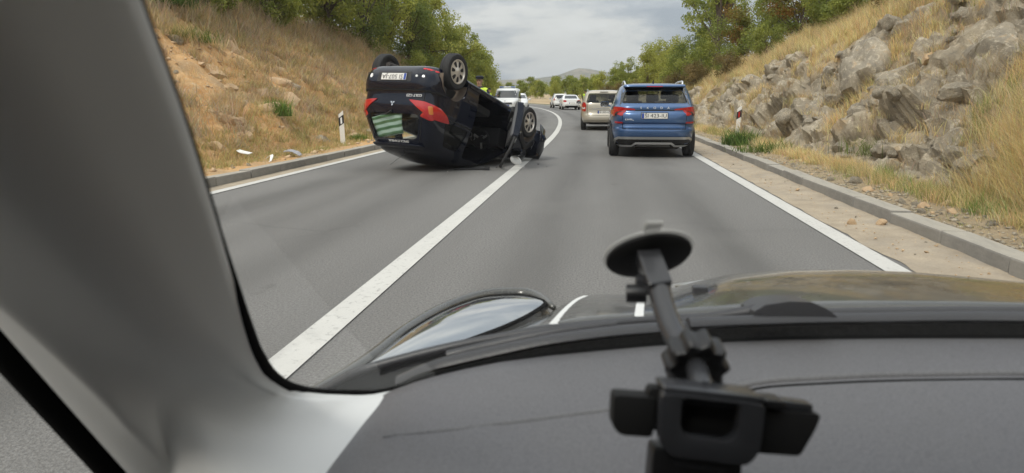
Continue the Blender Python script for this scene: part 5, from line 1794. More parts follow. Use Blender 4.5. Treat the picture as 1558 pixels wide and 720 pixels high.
MB().lathe([(0.17, -0.45), (0.19, -0.42), (0.19, 0.42), (0.17, 0.45)], 14, Matrix.Translation((0.1, 0.45, 0.36)) @ Matrix.Rotation(R(90), 4, 'Y'), cap=True).build('exhaust_box', MA_UNDER, suv)
suv.location = (1.135, 14.45, 0)

# ------------------------------------------------------------------ champagne estate car
PA_CHAMP = paint('champagne_paint', (0.46, 0.42, 0.34), 0.25, 0.35, 0.12)
est = empty('estate_car', label='champagne coloured estate car ahead of the blue SUV', cat='car')
LV = [(0.22, 0.40, 4.1, 0.64), (0.27, 0.16, 4.3, 0.78), (0.36, 0.04, 4.42, 0.84), (0.48, 0.0, 4.46, 0.865), (0.58, 0.015, 4.46, 0.872), (0.66, 0.07, 4.45, 0.873), (0.76, 0.085, 4.3, 0.873), (0.90, 0.09, 3.9, 0.865), (0.98, 0.10, 3.5, 0.855),
      (1.05, 0.125, 3.25, 0.835), (1.18, 0.20, 2.95, 0.79), (1.32, 0.29, 2.62, 0.73), (1.44, 0.37, 2.35, 0.67), (1.50, 0.43, 2.15, 0.60, 5, 4), (1.53, 0.58, 1.9, 0.46, 4, 4), (1.54, 0.9, 1.6, 0.22, 3, 3)]
bm_e = loft(LV, 110, 52)
B = Body(est, bm_e)
rearwin = rpoly([(-0.68, 1.05), (0.68, 1.05), (0.575, 1.41), (-0.575, 1.41)], 0.06)
sidew = rpoly([(0.50, 1.05), (3.0, 1.02), (2.5, 1.36), (0.75, 1.40)], 0.06)
wsc = rpoly([(-0.72, 1.08), (0.72, 1.08), (0.60, 1.40), (-0.60, 1.40)], 0.06)
inner = loft([(0.45, 0.35, 3.1, 0.74), (1.0, 0.25, 3.1, 0.77), (1.15, 0.32, 2.85, 0.73), (1.3, 0.4, 2.55, 0.66), (1.42, 0.5, 2.3, 0.58), (1.47, 0.7, 2.0, 0.45)], 80, 18)
me = cut(bm_e, arches([(0.85, 0.32), (3.55, 0.32)], 0.355) + [inner, prism(rearwin, 'y', -0.3, 0.9), prism(wsc, 'y', 2.2, 4.0), prism(sidew, 'x', -1.2, -0.5), prism(sidew, 'x', 0.5, 1.2)])
link('body_shell', me, PA_CHAMP, est, 32)
B.patch('rear_window', rearwin, 'rear', MA_CGLASS2, -0.008, 0.09, inset=-0.004)
B.patch('windscreen', wsc, 'front', MA_CGLASS2, -0.008, 0.09, inset=-0.004)
for vw in ('left', 'right'):
    B.patch('side_window', sidew, vw, MA_CGLASS2, -0.008, 0.10, inset=-0.004)
    B.line('door_pillar', [(1.85, 1.04), (1.9, 1.40)], vw, 0.09, MA_DARK, 0.002)
    B.line('door_gap', [(1.85, 0.36), (1.87, 1.02)], vw, 0.012, MA_GAP, 0.003)
for sg in (-1, 1):
    lamp = B.patch('tail_lamp', rpoly([(sg * 0.68, 0.72), (sg * 0.86, 0.74), (sg * 0.845, 0.95), (sg * 0.79, 1.07), (sg * 0.70, 1.06), (sg * 0.665, 0.95)][::-sg], 0.03), 'rear', MA_LAMP, 0.012, 0.05, smooth=50, depth=0.6)
    B.patch('lamp_insert', rpoly([(sg * 0.70, 0.82), (sg * 0.82, 0.83), (sg * 0.815, 0.89), (sg * 0.70, 0.885)][::-sg], 0.01), 'rear', MA_LAMPC, 0.016, 0.05, parent=lamp)
    MB().tube([(sg * 0.60, 0.55, 1.49), (sg * 0.62, 0.62, 1.55), (sg * 0.62, 1.6, 1.57), (sg * 0.61, 2.2, 1.53), (sg * 0.60, 2.3, 1.46)], 0.018, 8).build('roof_rail', MA_SILVER, est, smooth=60)
    mirror_unit(est, sg * 0.85, 2.95, 1.05, PA_CHAMP, sg)
    B.line('tailgate_gap', [(sg * 0.62, 0.60), (sg * 0.64, 1.0)], 'rear', 0.012, MA_GAP, 0.003)
B.line('tailgate_gap', [(-0.62, 0.585), (0.62, 0.585)], 'rear', 0.014, MA_GAP, 0.003)
B.line('tailgate_strip', [(-0.58, 0.815), (-0.2, 0.83), (0.2, 0.83), (0.58, 0.815)], 'rear', 0.018, MA_CHROME, 0.010)
B.line('bumper_strip', [(-0.80, 0.43), (0.80, 0.43)], 'rear', 0.03, PA_CHAMP, 0.016)
B.patch('bumper_trim', rpoly([(-0.72, 0.24), (0.72, 0.24), (0.75, 0.32), (-0.75, 0.32)], 0.02), 'rear', MA_DARK, 0.008, 0.08)
plate(B, 0.03, 0.70, 0.52, 0.11, 'ŠI 305-HV', est)
MB().tube([(0.0, 0.16, 1.06), (0.2, 0.16, 1.075), (0.5, 0.18, 1.07)], [0.03, 0.015, 0.008], 6).build('rear_wiper', MA_DARK, est)
MB().tube([(0, 0.75, 1.535), (0.0, 0.70, 1.64)], [0.006, 0.004], 5).build('aerial', MA_DARK, est)
MB().box((-0.15, 0.35, 1.455), (0.15, 0.40, 1.475)).build('brake_light', MA_SILVER, est)
for (x, y, sg) in ((-0.755, 0.85, -1), (0.755, 0.85, 1), (-0.755, 3.55, -1), (0.755, 3.55, 1)):
    wheel(est, (x, y, 0.315), 0.315, 0.205, sg, 7)
seats(est, [1.95], [-0.38, 0.38], 0.48, 0.66)
seats(est, [1.0], [-0.42, 0.42], 0.50, 0.56)
MB().box((-0.40, 0.4, 0.25), (0.40, 3.9, 0.30)).build('underbody', MA_UNDER, est, bevel=0.01)
finish(est, 26.9, 0.35)

# ------------------------------------------------------------------ distant white vehicles
PA_WHITE = paint('white_paint', (0.72, 0.72, 0.70), 0.0, 0.35, 0.08)


def small_car(label, LV, win, side, front, wheels, lamps, plate_z, trim, rails=False, paint_m=None, name='white_car', deck=None, extra=None):
    t = empty(name, label=label, cat='car')
    bm_ = loft(LV, 100, 48)
    b = Body(t, bm_)
    link('body_shell', cut(bm_, arches([(wheels[0], 0.31), (wheels[1], 0.31)], 0.35)), paint_m or PA_WHITE, t, 32)
    b.patch('rear_window', rpoly(win, 0.05), 'rear', MA_DGLASS, 0.004, 0.09)
    b.patch('windscreen', rpoly(front, 0.05), 'front', MA_DGLASS, 0.004, 0.09)
    for vw in ('left', 'right'):
        b.patch('side_window', rpoly(side, 0.05), vw, MA_DGLASS, 0.004, 0.12)
    for sg in (-1, 1):
        b.patch('tail_lamp', rpoly([(sg * x, z) for x, z in lamps][::-sg], 0.02), 'rear', MA_LAMP, 0.012, 0.06, smooth=50)
        b.patch('head_lamp', rpoly([(sg * 0.50, 0.66), (sg * 0.78, 0.68), (sg * 0.78, 0.78), (sg * 0.52, 0.74)][::sg], 0.02), 'front', MA_LAMPC, 0.010, 0.06)
        mirror_unit(t, sg * 0.84, wheels[1] - 0.65, 1.0, paint_m or PA_WHITE, sg)
        if rails: MB().tube([(sg * 0.58, 0.55, 1.47), (sg * 0.60, 0.65, 1.54), (sg * 0.60, 2.0, 1.54), (sg * 0.58, 2.2, 1.46)], 0.018, 6).build('roof_rail', MA_SILVER, t)
    b.patch('bumper_trim', rpoly(trim, 0.03), 'rear', MA_DARK, 0.010, 0.08)
    b.patch('grille', rpoly([(-0.55, 0.38), (0.55, 0.38), (0.50, 0.56), (-0.50, 0.56)], 0.03), 'front', MA_DARK, 0.008, 0.1)
    plate(b, 0, plate_z, 0.5, 0.11, None, t)
    plate(b, 0, 0.47, 0.5, 0.11, None, t, view='front')
    for sg in (-1, 1):
        for y in wheels: wheel(t, (sg * 0.77, y, 0.31), 0.31, 0.205, sg, 7)
    MB().box((-0.40, 0.4, 0.24), (0.40, wheels[1] + 0.3, 0.29)).build('underbody', MA_UNDER, t)
    return t


sedan = small_car('white saloon car with red tail lamps halted before the bend', [
    (0.20, 0.40, 4.1, 0.64), (0.25, 0.14, 4.35, 0.80), (0.36, 0.03, 4.48, 0.87), (0.55, 0.0, 4.52, 0.89), (0.75, 0.05, 4.48, 0.895), (0.88, 0.07, 4.2, 0.885), (0.95, 0.09, 3.7, 0.875), (0.985, 0.18, 3.4, 0.86), (1.01, 0.75, 3.2, 0.84),
    (1.06, 0.95, 3.05, 0.81), (1.18, 1.15, 2.75, 0.75), (1.30, 1.38, 2.45, 0.68), (1.37, 1.55, 2.25, 0.60, 5, 4), (1.405, 1.75, 2.05, 0.44, 4, 4), (1.415, 1.85, 1.95, 0.22, 3, 3)],
    [(-0.62, 1.045), (0.62, 1.045), (0.52, 1.33), (-0.52, 1.33)], [(1.2, 1.02), (3.0, 1.0), (2.45, 1.30), (1.55, 1.32)], [(-0.66, 1.06), (0.66, 1.06), (0.52, 1.32), (-0.52, 1.32)], (0.95, 3.72),
    [(0.50, 0.72), (0.86, 0.74), (0.86, 0.90), (0.66, 0.91), (0.50, 0.86)], 0.62, [(-0.66, 0.22), (0.66, 0.22), (0.62, 0.40), (-0.62, 0.40)])
finish(sedan, 66.0, 1.05)
hatch = small_car('small white hatchback with roof rails, farthest along in the bend', [
    (0.22, 0.35, 3.7, 0.62), (0.27, 0.14, 3.85, 0.76), (0.38, 0.03, 3.95, 0.82), (0.55, 0.0, 3.98, 0.84), (0.72, 0.05, 3.94, 0.845), (0.90, 0.07, 3.5, 0.835), (1.0, 0.09, 3.1, 0.82), (1.08, 0.12, 2.9, 0.80),
    (1.22, 0.2, 2.6, 0.75), (1.36, 0.28, 2.3, 0.69), (1.45, 0.34, 2.1, 0.62, 5, 4), (1.50, 0.45, 1.9, 0.5, 4, 4), (1.515, 0.8, 1.5, 0.22, 3, 3)],
    [(-0.66, 1.02), (0.66, 1.02), (0.58, 1.38), (-0.58, 1.38)], [(0.5, 1.02), (2.7, 1.0), (2.2, 1.34), (0.7, 1.38)], [(-0.66, 1.08), (0.66, 1.08), (0.54, 1.36), (-0.54, 1.36)], (0.7, 3.2),
    [(0.66, 0.82), (0.83, 0.84), (0.79, 1.12), (0.71, 1.14)], 0.72, [(-0.66, 0.25), (0.66, 0.25), (0.64, 0.38), (-0.64, 0.38)], True)
finish(hatch, 74.5, 0.95)
other = copy_tree(hatch)
other['label'] = 'white car parked behind the police van, mostly hidden by it'
finish(other, 60.5, -4.15, math.pi)

# police van facing the camera
van = empty('police_van', label='white police van with a roof light bar facing the wreck', cat='van')
LV = [(0.25, 0.12, 4.6, 0.72), (0.30, 0.04, 4.82, 0.86), (0.45, 0.0, 4.92, 0.93), (0.70, 0.0, 4.93, 0.95), (0.90, 0.01, 4.88, 0.95), (1.02, 0.015, 4.70, 0.95), (1.12, 0.02, 4.35, 0.945), (1.22, 0.025, 4.12, 0.935),
      (1.45, 0.04, 3.86, 0.905), (1.70, 0.07, 3.55, 0.86), (1.83, 0.09, 3.32, 0.82, 8, 5), (1.91, 0.14, 3.05, 0.74, 8, 5), (1.945, 0.3, 2.7, 0.55, 6, 5), (1.955, 0.6, 2.3, 0.3, 4, 4)]
bm_v = loft(LV, 110, 52)
B = Body(van, bm_v)
link('body_shell', cut(bm_v, arches([(0.95, 0.35), (3.98, 0.35)], 0.39)), PA_WHITE, van, 32)
B.patch('windscreen', rpoly([(-0.80, 1.20), (0.80, 1.20), (0.70, 1.75), (-0.70, 1.75)], 0.07), 'front', MA_DGLASS, 0.005, 0.09)
for vw in ('left', 'right'):
    B.patch('side_window', rpoly([(0.5, 1.22), (3.95, 1.20), (3.45, 1.68), (0.5, 1.72)], 0.07), vw, MA_DGLASS, 0.005, 0.15)
    B.line('side_stripe', [(0.2, 0.82), (4.3, 0.82)], vw, 0.16, MA_BLUEB, 0.004)
for sg in (-1, 1):
    B.patch('head_lamp', rpoly([(sg * 0.58, 0.74), (sg * 0.88, 0.80), (sg * 0.86, 0.98), (sg * 0.62, 0.92)][::sg], 0.04), 'front', MA_LAMPC, 0.012, 0.06)
    m_ = mirror_unit(van, sg * 0.95, 4.0, 1.25, MA_DARK, sg)
    for y in (0.95, 3.98): wheel(van, (sg * 0.83, y, 0.335), 0.335, 0.22, sg, 6)
B.patch('grille', rpoly([(-0.54, 0.72), (0.54, 0.72), (0.50, 0.86), (-0.50, 0.86)], 0.03), 'front', MA_DARK, 0.008, 0.08)
B.patch('front_bumper', rpoly([(-0.86, 0.32), (0.86, 0.32), (0.88, 0.54), (-0.88, 0.54)], 0.05), 'front', MA_DARK, 0.012, 0.08)
B.patch('bonnet_emblem', [(0.07 * math.cos(a), 0.97 + 0.05 * math.sin(a)) for a in np.linspace(0, 6.2, 16)], 'front', MA_SILVER, 0.010, 0.05)
plate(B, -0.05, 0.62, 0.52, 0.14, None, van, view='front', blue=False, m=MA_BLUEB)
MA_WLITE = pm('beacon_clear', (0.65, 0.68, 0.72), 0.15, coat=1.0)
lb = MB().box((-0.62, 2.35, 1.99), (0.62, 2.65, 2.07)).build('light_bar', MA_WLITE, van, bevel=0.03)
for sg in (-1, 1): MB().box((sg * 0.42 - 0.16, 2.34, 1.985), (sg * 0.42 + 0.16, 2.66, 2.08)).build('blue_beacon', pm('beacon_blue', (0.16, 0.22, 0.42), 0.2), lb, bevel=0.03)
MB().box((-0.10, 2.40, 2.06), (0.10, 2.60, 2.14)).build('siren_speaker', MA_DARK, lb, bevel=0.02)
for sg in (-1, 1): MB().box((sg * 0.5 - 0.03, 2.45, 1.90), (sg * 0.5 + 0.03, 2.55, 1.995)).build('light_bar_foot', MA_DARK, lb)
MB().box((-0.4, 0.4, 0.26), (0.4, 4.4, 0.32)).build('underbody', MA_UNDER, van)
p = road(-4.75, 49.5)
van.location = p
van.rotation_euler = (0, 0, heading(49.5) + math.pi + R(-3))
van.location = road(-4.75, 54.6)
van.scale = (0.97, 0.97, 0.95)

# ================================================================== people
MA_SKIN = pm('skin', (0.42, 0.25, 0.17), 0.55, var=0.08, scale=30)
MA_NAVY = pm('navy_uniform', (0.014, 0.017, 0.028), 0.85, var=0.3, scale=25)
MA_HIVIS = pm('hi_vis_yellow', (0.55, 0.72, 0.06), 0.7, var=0.08, scale=20)
MA_REFL = pm('reflective_band', (0.60, 0.61, 0.60), 0.4)
MA_HAIR = pm('dark_hair', (0.02, 0.015, 0.012), 0.8)
MA_BOOT = pm('black_boot', (0.012, 0.012, 0.012), 0.6)


def person(loc, rz, label, arms='down', head_turn=0.0, cap=True, stoop=0.0, torch=False):
    t = empty('person', loc, (0, 0, rz), label=label, cat='person', group='people in yellow vests at the scene')
    # faces -y; skeleton vertices: (position, (rx, ry))
    ST = stoop
    J = {'pelvis': ((0, 0, 0.98), 0.135), 'waist': ((0, -0.02 - ST * 0.1, 1.12), 0.13), 'chest': ((0, -0.01 - ST * 0.3, 1.30), 0.155), 'top': ((0, 0.0 - ST * 0.45, 1.44), 0.10),
         'neck': ((0, -0.01 - ST * 0.52, 1.53), 0.055), 'jaw': ((0, -0.035 - ST * 0.6, 1.60), 0.075), 'skull': ((0, -0.015 - ST * 0.65, 1.68), 0.092), 'crown': ((0, -0.005 - ST * 0.7, 1.735), 0.07)}
    E_ = [('pelvis', 'waist'), ('waist', 'chest'), ('chest', 'top'), ('top', 'neck'), ('neck', 'jaw'), ('jaw', 'skull'), ('skull', 'crown')]
    for sg, s in ((-1, 'l'), (1, 'r')):
        y0 = -ST * 0.42
        J['hip' + s] = ((sg * 0.10, 0, 0.90), 0.10); J['knee' + s] = ((sg * 0.125, -0.02, 0.50), 0.063); J['ankle' + s] = ((sg * 0.135, 0.02, 0.10), 0.045)
        J['heel' + s] = ((sg * 0.135, 0.02, 0.045), 0.045); J['toe' + s] = ((sg * 0.15, -0.16, 0.035), 0.035)
        E_ += [('pelvis', 'hip' + s), ('hip' + s, 'knee' + s), ('knee' + s, 'ankle' + s), ('ankle' + s, 'heel' + s), ('heel' + s, 'toe' + s)]
        J['sho' + s] = ((sg * 0.20, y0, 1.42), 0.068)
        if arms == 'down' or sg < 0 and arms == 'point':
            J['elb' + s] = ((sg * 0.27, 0.03 + y0, 1.14), 0.048); J['wri' + s] = ((sg * 0.27, -0.06 + y0, 0.90), 0.032); J['hand' + s] = ((sg * 0.265, -0.09 + y0, 0.82), 0.032)
        elif arms == 'fold':
            J['elb' + s] = ((sg * 0.28, -0.02 + y0, 1.16), 0.048); J['wri' + s] = ((sg * 0.12, -0.22 + y0, 1.14), 0.032); J['hand' + s] = ((sg * 0.04, -0.24 + y0, 1.15), 0.032)
        else:
            J['elb' + s] = ((sg * 0.36, -0.12 + y0, 1.24), 0.048); J['wri' + s] = ((sg * 0.40, -0.34 + y0, 1.30), 0.032); J['hand' + s] = ((sg * 0.40, -0.42 + y0, 1.32), 0.032)
        E_ += [('top', 'sho' + s), ('sho' + s, 'elb' + s), ('elb' + s, 'wri' + s), ('wri' + s, 'hand' + s)]
        h = Vector(J['hand' + s][0]); d = (h - Vector(J['wri' + s][0])).normalized(); side = Vector((1, 0, 0)) if abs(d.x) < 0.8 else Vector((0, 0, 1))
        side = (side - d * side.dot(d)).normalized(); cu = d.cross(side)
        for k, (off, L) in enumerate(((-0.030, 0.062), (-0.010, 0.075), (0.010, 0.070), (0.029, 0.055))):
            a = h + side * off + d * 0.035; b = a + d * L * 0.6; c = b + (d * 0.7 + cu * 0.5).normalized() * L * 0.5
            J[f'fa{k}{s}'] = (tuple(a), 0.0095); J[f'fb{k}{s}'] = (tuple(b), 0.0085); J[f'fc{k}{s}'] = (tuple(c), 0.007)
            E_ += [('hand' + s, f'fa{k}{s}'), (f'fa{k}{s}', f'fb{k}{s}'), (f'fb{k}{s}', f'fc{k}{s}')]
        a = h - side * 0.035 * sg + cu * 0.01; b = a + (d * 0.7 - side * 0.6 * sg).normalized() * 0.045
        J['ta' + s] = (tuple(a), 0.011); J['tb' + s] = (tuple(b), 0.009); E_ += [('hand' + s, 'ta' + s), ('ta' + s, 'tb' + s)]
    names = list(J); ix = {n_: i for i, n_ in enumerate(names)}
    me = bpy.data.meshes.new('skel')
    me.from_pydata([J[n_][0] for n_ in names], [(ix[a], ix[b]) for a, b in E_], [])
    o = bpy.data.objects.new('skel', me); COL.objects.link(o)
    o.modifiers.new('s', 'SKIN')
    sv = me.skin_vertices[0].data
    flat = {'pelvis': (1.25, 0.9), 'waist': (1.25, 0.85), 'chest': (1.3, 0.85), 'top': (1.35, 0.9), 'skull': (0.85, 1.05), 'jaw': (0.85, 1.0)}
    for n_ in names:
        f = flat.get(n_, (1, 1)); sv[ix[n_]].radius = (J[n_][1] * f[0], J[n_][1] * f[1])
        sv[ix[n_]].use_root = (n_ == 'pelvis')
    sb = o.modifiers.new('sub', 'SUBSURF'); sb.levels = 2; sb.render_levels = 2
    bpy.context.view_layer.update()
    body = bpy.data.meshes.new_from_object(o.evaluated_get(bpy.context.evaluated_depsgraph_get()))
    bpy.data.objects.remove(o)
    body.materials.clear()
    for m in (MA_NAVY, MA_SKIN, MA_BOOT): body.materials.append(m)
    hands = [Vector(J['hand' + s][0]) for s in 'lr']
    for p in body.polygons:
        c = p.center
        if c.z > 1.535 or any((c - h).length < 0.15 and (c - h).dot(Vector(J['hand' + s][0]) - Vector(J['wri' + s][0])) > -0.003 for h, s in zip(hands, 'lr')): p.material_index = 1
        elif c.z < 0.13: p.material_index = 2
    smooth_mesh(body, 180)
    bo = link('body', body, None, t)
    # vest: the torso surface, a little larger
    bm = bmesh.new(); bm.from_mesh(body)
    arm_pts = [Vector(J['elb' + s][0]) for s in 'lr']
    kill = [f for f in bm.faces if not (0.93 < f.calc_center_median().z < 1.485 and abs(f.calc_center_median().x) < 0.215)]
    bmesh.ops.delete(bm, geom=kill, context='FACES')
    for v in bm.verts: v.co += v.normal * 0.014
    vm_ = bpy.data.meshes.new('vest'); bm.to_mesh(vm_); bm.free()
    vm_.materials.clear(); vm_.materials.append(MA_HIVIS); vm_.materials.append(MA_REFL)
    for p in vm_.polygons:
        p.material_index = 1 if (1.03 < p.center.z < 1.085 or 1.19 < p.center.z < 1.245) else 0
    link('vest', vm_, None, t, 180)
    hd = Vector(J['skull'][0])
    MB().add([(-0.016, hd.y - 0.085, 1.625), (0.016, hd.y - 0.085, 1.625), (0, hd.y - 0.08, 1.68), (0, hd.y - 0.118, 1.63)], [(0, 1, 3), (1, 2, 3), (2, 0, 3)]).build('nose', MA_SKIN, t, smooth=80)
    for sg in (-1, 1):
        MB().lathe([(0.001, 0.006), (0.009, 0.004), (0.011, 0)], 8, Matrix.Translation((sg * 0.032, hd.y - 0.086, 1.672)) @ Matrix.Rotation(R(90), 4, 'X')).build('eye', MA_HAIR, t)
        MB().lathe([(0.001, 0.012), (0.02, 0.008), (0.028, 0)], 8, Matrix.Translation((sg * 0.078, hd.y + 0.01, 1.655)) @ Matrix.Rotation(R(90) * sg, 4, 'Y')).build('ear', MA_SKIN, t, smooth=60)
    MB().box((-0.026, hd.y - 0.094, 1.595), (0.026, hd.y - 0.082, 1.604)).build('mouth', pm('lip', (0.30, 0.12, 0.09), 0.5), t)
    if cap:
        MB().lathe([(0.098, 0.0), (0.104, 0.03), (0.112, 0.06), (0.09, 0.085), (0.002, 0.092)], 20, Matrix.Translation((0, hd.y + 0.012, 1.715))).build('cap', MA_NAVY, t, smooth=50)
        MB().add([(-0.085, hd.y - 0.06, 1.722), (0.085, hd.y - 0.06, 1.722), (0.055, hd.y - 0.135, 1.712), (-0.055, hd.y - 0.135, 1.712), (-0.085, hd.y - 0.06, 1.730), (0.085, hd.y - 0.06, 1.730), (0.055, hd.y - 0.135, 1.720), (-0.055, hd.y - 0.135, 1.720)],
                 [(3, 2, 1, 0), (4, 5, 6, 7), (0, 1, 5, 4), (1, 2, 6, 5), (2, 3, 7, 6), (3, 0, 4, 7)]).build('cap_peak', MA_BOOT, t)
    else:
        MB().lathe([(0.088, -0.03), (0.098, 0.01), (0.095, 0.05), (0.06, 0.085), (0.002, 0.095)], 18, Matrix.Translation((0, hd.y + 0.012, 1.68))).build('hair', MA_HAIR, t, smooth=60)
    return t


pz = road(-3.12, 18.4)
person(tuple(pz), R(-12), 'officer in dark cap and yellow vest standing behind the overturned car', 'fold')
pz = road(-5.95, 47.0)
person(tuple(pz), R(75), 'dark-haired officer in yellow vest standing beside the police van', 'point', cap=True)
pz = road(2.62, 68.5)
person(tuple(pz), R(170), 'distant person in yellow vest standing beyond the white saloon car', 'down')

# ================================================================== the car the photograph is taken from
F_PX = 1050.0
_r = Vector((math.cos(YAW), math.sin(YAW), 0)); _fh = Vector((-math.sin(YAW), math.cos(YAW), 0))
_f = _fh * math.cos(PITCH) - Vector((0, 0, 1)) * math.sin(PITCH); _u = _fh * math.sin(PITCH) + Vector((0, 0, 1)) * math.cos(PITCH)
EYEP = Vector((0, 0, EYE))


def sight(px, py):
    """direction in which a point of the cabin was measured"""
    return _r * ((px - 779) / F_PX) + _u * ((360 - py) / F_PX) + _f


def seen_at(px, py, d):
    return EYEP + sight(px, py) * d


def seen_y(px, py, y):
    v = sight(px, py); return EYEP + v * (y / v.y)


CX = 0.38                                        # the car's centre line


def ws_z(x, y):
    return 1.07 - 0.84 * (y + 0.427 * ((x - CX) ** 2 - 0.116) - 0.585)


def ws_y(x, z):
    return (1.07 - z) / 0.84 + 0.585 - 0.427 * ((x - CX) ** 2 - 0.116)


def on_glass(px, py, inward=0.0):
    v = sight(px, py); lo, hi = 0.05, 3.0
    for _ in range(60):
        m = (lo + hi) / 2; p = EYEP + v * m
        if p.z > ws_z(p.x, p.y): hi = m
        else: lo = m
    return EYEP + v * (lo - inward)


MA_PILLAR = pm('pillar_trim', (0.61, 0.615, 0.605), 0.7, bump=0.12, bscale=420, bdist=0.0006)
MA_DASH = pm('dash_plastic', (0.105, 0.104, 0.112), 0.55, var=0.05, scale=5, bump=0.28, bscale=700, bdist=0.0006)
MA_DASH2 = pm('dash_panel', (0.115, 0.114, 0.120), 0.55, var=0.05, scale=5, bump=0.28, bscale=700, bdist=0.0006)
MA_SEAL = pm('rubber_seal', (0.005, 0.005, 0.005), 0.95, spec=0.08)
MA_HEAD = pm('headliner', (0.36, 0.355, 0.34), 0.95)
MA_CABIN = pm('cabin_trim', (0.035, 0.035, 0.037), 0.8)
MA_COWL = pm('cowl_plastic', (0.030, 0.030, 0.033), 0.42, var=0.2, scale=12, bump=0.2, bscale=200)
MA_WS = glass_mat('windscreen_glass', (0.95, 0.965, 0.955), 0.0, 0.03, 0.6)
M = Mat('olive_paint')
d_ = M.ramp(M.noise(5, 6, 0.7, scale3=(1, 3, 1)), [(0.42, 0.0), (0.8, 0.35)])
M.set(base=M.mix(d_, (0.050, 0.049, 0.042), (0.14, 0.132, 0.11)), metal=0.3, rough=M.ramp(M.noise(7, 5, 0.7), [(0.3, 0.18), (0.8, 0.42)]), coat=0.7, coat_rough=0.06)
M.bump(M.noise(2.2, 3, 0.5), 0.05, 0.02)
MA_OLIVE = M.m
MA_LENS = pm('headlamp_lens', (0.36, 0.38, 0.39), 0.06, metal=0.75, coat=1.0, coat_rough=0.02)
MA_WSTR = pm('white_stripe', (0.78, 0.78, 0.76), 0.4)

for nm, b_ in (('dash_plastic', (0.105, 0.104, 0.112)), ('dash_panel', (0.115, 0.114, 0.120))):
    M = Mat(nm + '_grained')
    g1 = M.noise(520, 3, 0.7); g2 = M.noise(2.4, 4, 0.6); g3 = M.noise(150, 5, 0.8)
    c = M.mix(M.ramp(g1, [(0.36, 0.0), (0.64, 1.0)]), tuple(v * 0.72 for v in b_), tuple(v * 1.28 for v in b_))
    c = M.mix(M.ramp(g2, [(0.35, 0.0), (0.75, 0.35)]), c, (0.15, 0.148, 0.14))          # thin dust film
    c = M.mix(M.ramp(g3, [(0.70, 0.0), (0.76, 0.5)]), c, (0.26, 0.25, 0.23))            # dust specks
    M.set(base=c, rough=M.ramp(g2, [(0.3, 0.48), (0.7, 0.62)]))
    M.bump(g1, 0.5, 0.0009)
    if nm == 'dash_plastic': MA_DASH = M.m
    else: MA_DASH2 = M.m

car = empty('car', (CX, 0.3, 0), label='grey car whose dashboard, pillar and bonnet frame the view', cat='car')
CAR_INV = Matrix.Translation((-CX, -0.3, 0))


def cpart(name, V, F, m, parent=None, smooth=60, solid=0.0):
    o = MB().add([CAR_INV @ Vector(v) for v in V], F).build(name, m, parent or car, smooth=smooth)
    if solid:
        md = o.modifiers.new('t', 'SOLIDIFY'); md.thickness = solid; md.offset = 0
    return o


def gridpart(name, rows, m, **kw):
    n, k = len(rows), len(rows[0])
    return cpart(name, [p for r_ in rows for p in r_], [tuple(f) for f in grid_faces(n, k)], m, **kw)


def resample(pts, n):
    pts = [Vector(p) for p in pts]
    L = [0]
    for a, b in zip(pts[:-1], pts[1:]): L.append(L[-1] + (b - a).length)
    q = np.linspace(0, L[-1], n)
    return [Vector(tuple(pchip(L, [p[k] for p in pts], q)[i] for k in range(len(pts[0])))) for i in range(n)]


# windscreen
rows = []
for t in np.linspace(0, 1, 14):
    z = 0.83 + t * 0.63
    xl = np.interp(z, [0.83, 0.9, 1.25, 1.46], [-0.47, -0.45, -0.28, -0.20])
    xr = 2 * CX - xl
    rows.append([Vector((x, ws_y(x, z), z)) for x in np.linspace(xl, xr, 30)])
gridpart('windscreen', rows, MA_WS, smooth=180)
WST = rows[-1]; WSL = [r_[0] for r_ in rows]

# pillar trim: from the glass edge round to the door seal
Rp = [(120, -280), (170, -130), (215, 0), (270, 150), (318, 300), (352, 420), (376, 500), (394, 545), (416, 575), (445, 592), (485, 599), (530, 600), (572, 599), (618, 590), (665, 578)]
Lp = [(-620, -220), (-470, -45), (-340, 104), (-240, 219), (-130, 345), (-40, 449), (30, 530), (75, 582), (115, 628), (155, 674), (205, 732), (260, 795), (320, 864), (400, 940), (490, 1010)]
XD = -0.46
rr_pts, ll_pts = [], []
ZC = [0.7] * 9 + [0.765, 0.795, 0.815, 0.828, 0.835, 0.84]
for (a, b), zc_ in zip(zip(Rp, Lp), ZC):
    rr_pts.append(on_glass(*a, inward=0.012))
    v = sight(*b); ll_pts.append(EYEP + v * min(XD / v.x, (zc_ - EYE) / v.z if v.z < -0.01 else 9))
rr_pts = resample(rr_pts, 52); ll_pts = resample(ll_pts, 52)
rows = []
for i_, (A_, B_) in enumerate(zip(rr_pts, ll_pts)):
    back = (A_ - EYEP).normalized()
    k_ = float(np.interp(i_, [0, 14, 24, 34, 43, 51], [0.85, 0.80, 0.60, 0.42, 0.32, 0.2]))
    up_ = Vector((0, 0, float(np.interp(i_, [0, 26, 36, 43, 51], [0.0, 0.0, 0.016, 0.010, 0.0]))))
    W_ = B_ - A_
    # inner face runs back from the glass, rounds over a ridge, then turns out to the door seal
    ctl = [A_ + back * 0.022 + W_ * 0.03, A_ + back * 0.004, A_ + Vector((-0.012, -0.040, 0)) * k_, A_ + Vector((-0.026, -0.082, 0)) * k_ + up_ * 0.6, A_ + Vector((-0.046, -0.112, 0)) * k_ + W_ * 0.04 + up_,
           A_ + Vector((-0.062, -0.112, 0)) * k_ + W_ * 0.22 + up_, B_ + Vector((0.075, -0.062, 0)) * k_ + (A_ - B_) * (1 - k_) * 0.35 + up_ * 0.6, B_ + Vector((0.030, -0.026, 0)) * k_, B_]
    rows.append(resample(ctl, 34))
pil = gridpart('pillar_trim', rows, MA_PILLAR, smooth=180)
sl_ = [p + Vector((-0.004, 0, -0.006)) for p in ll_pts]
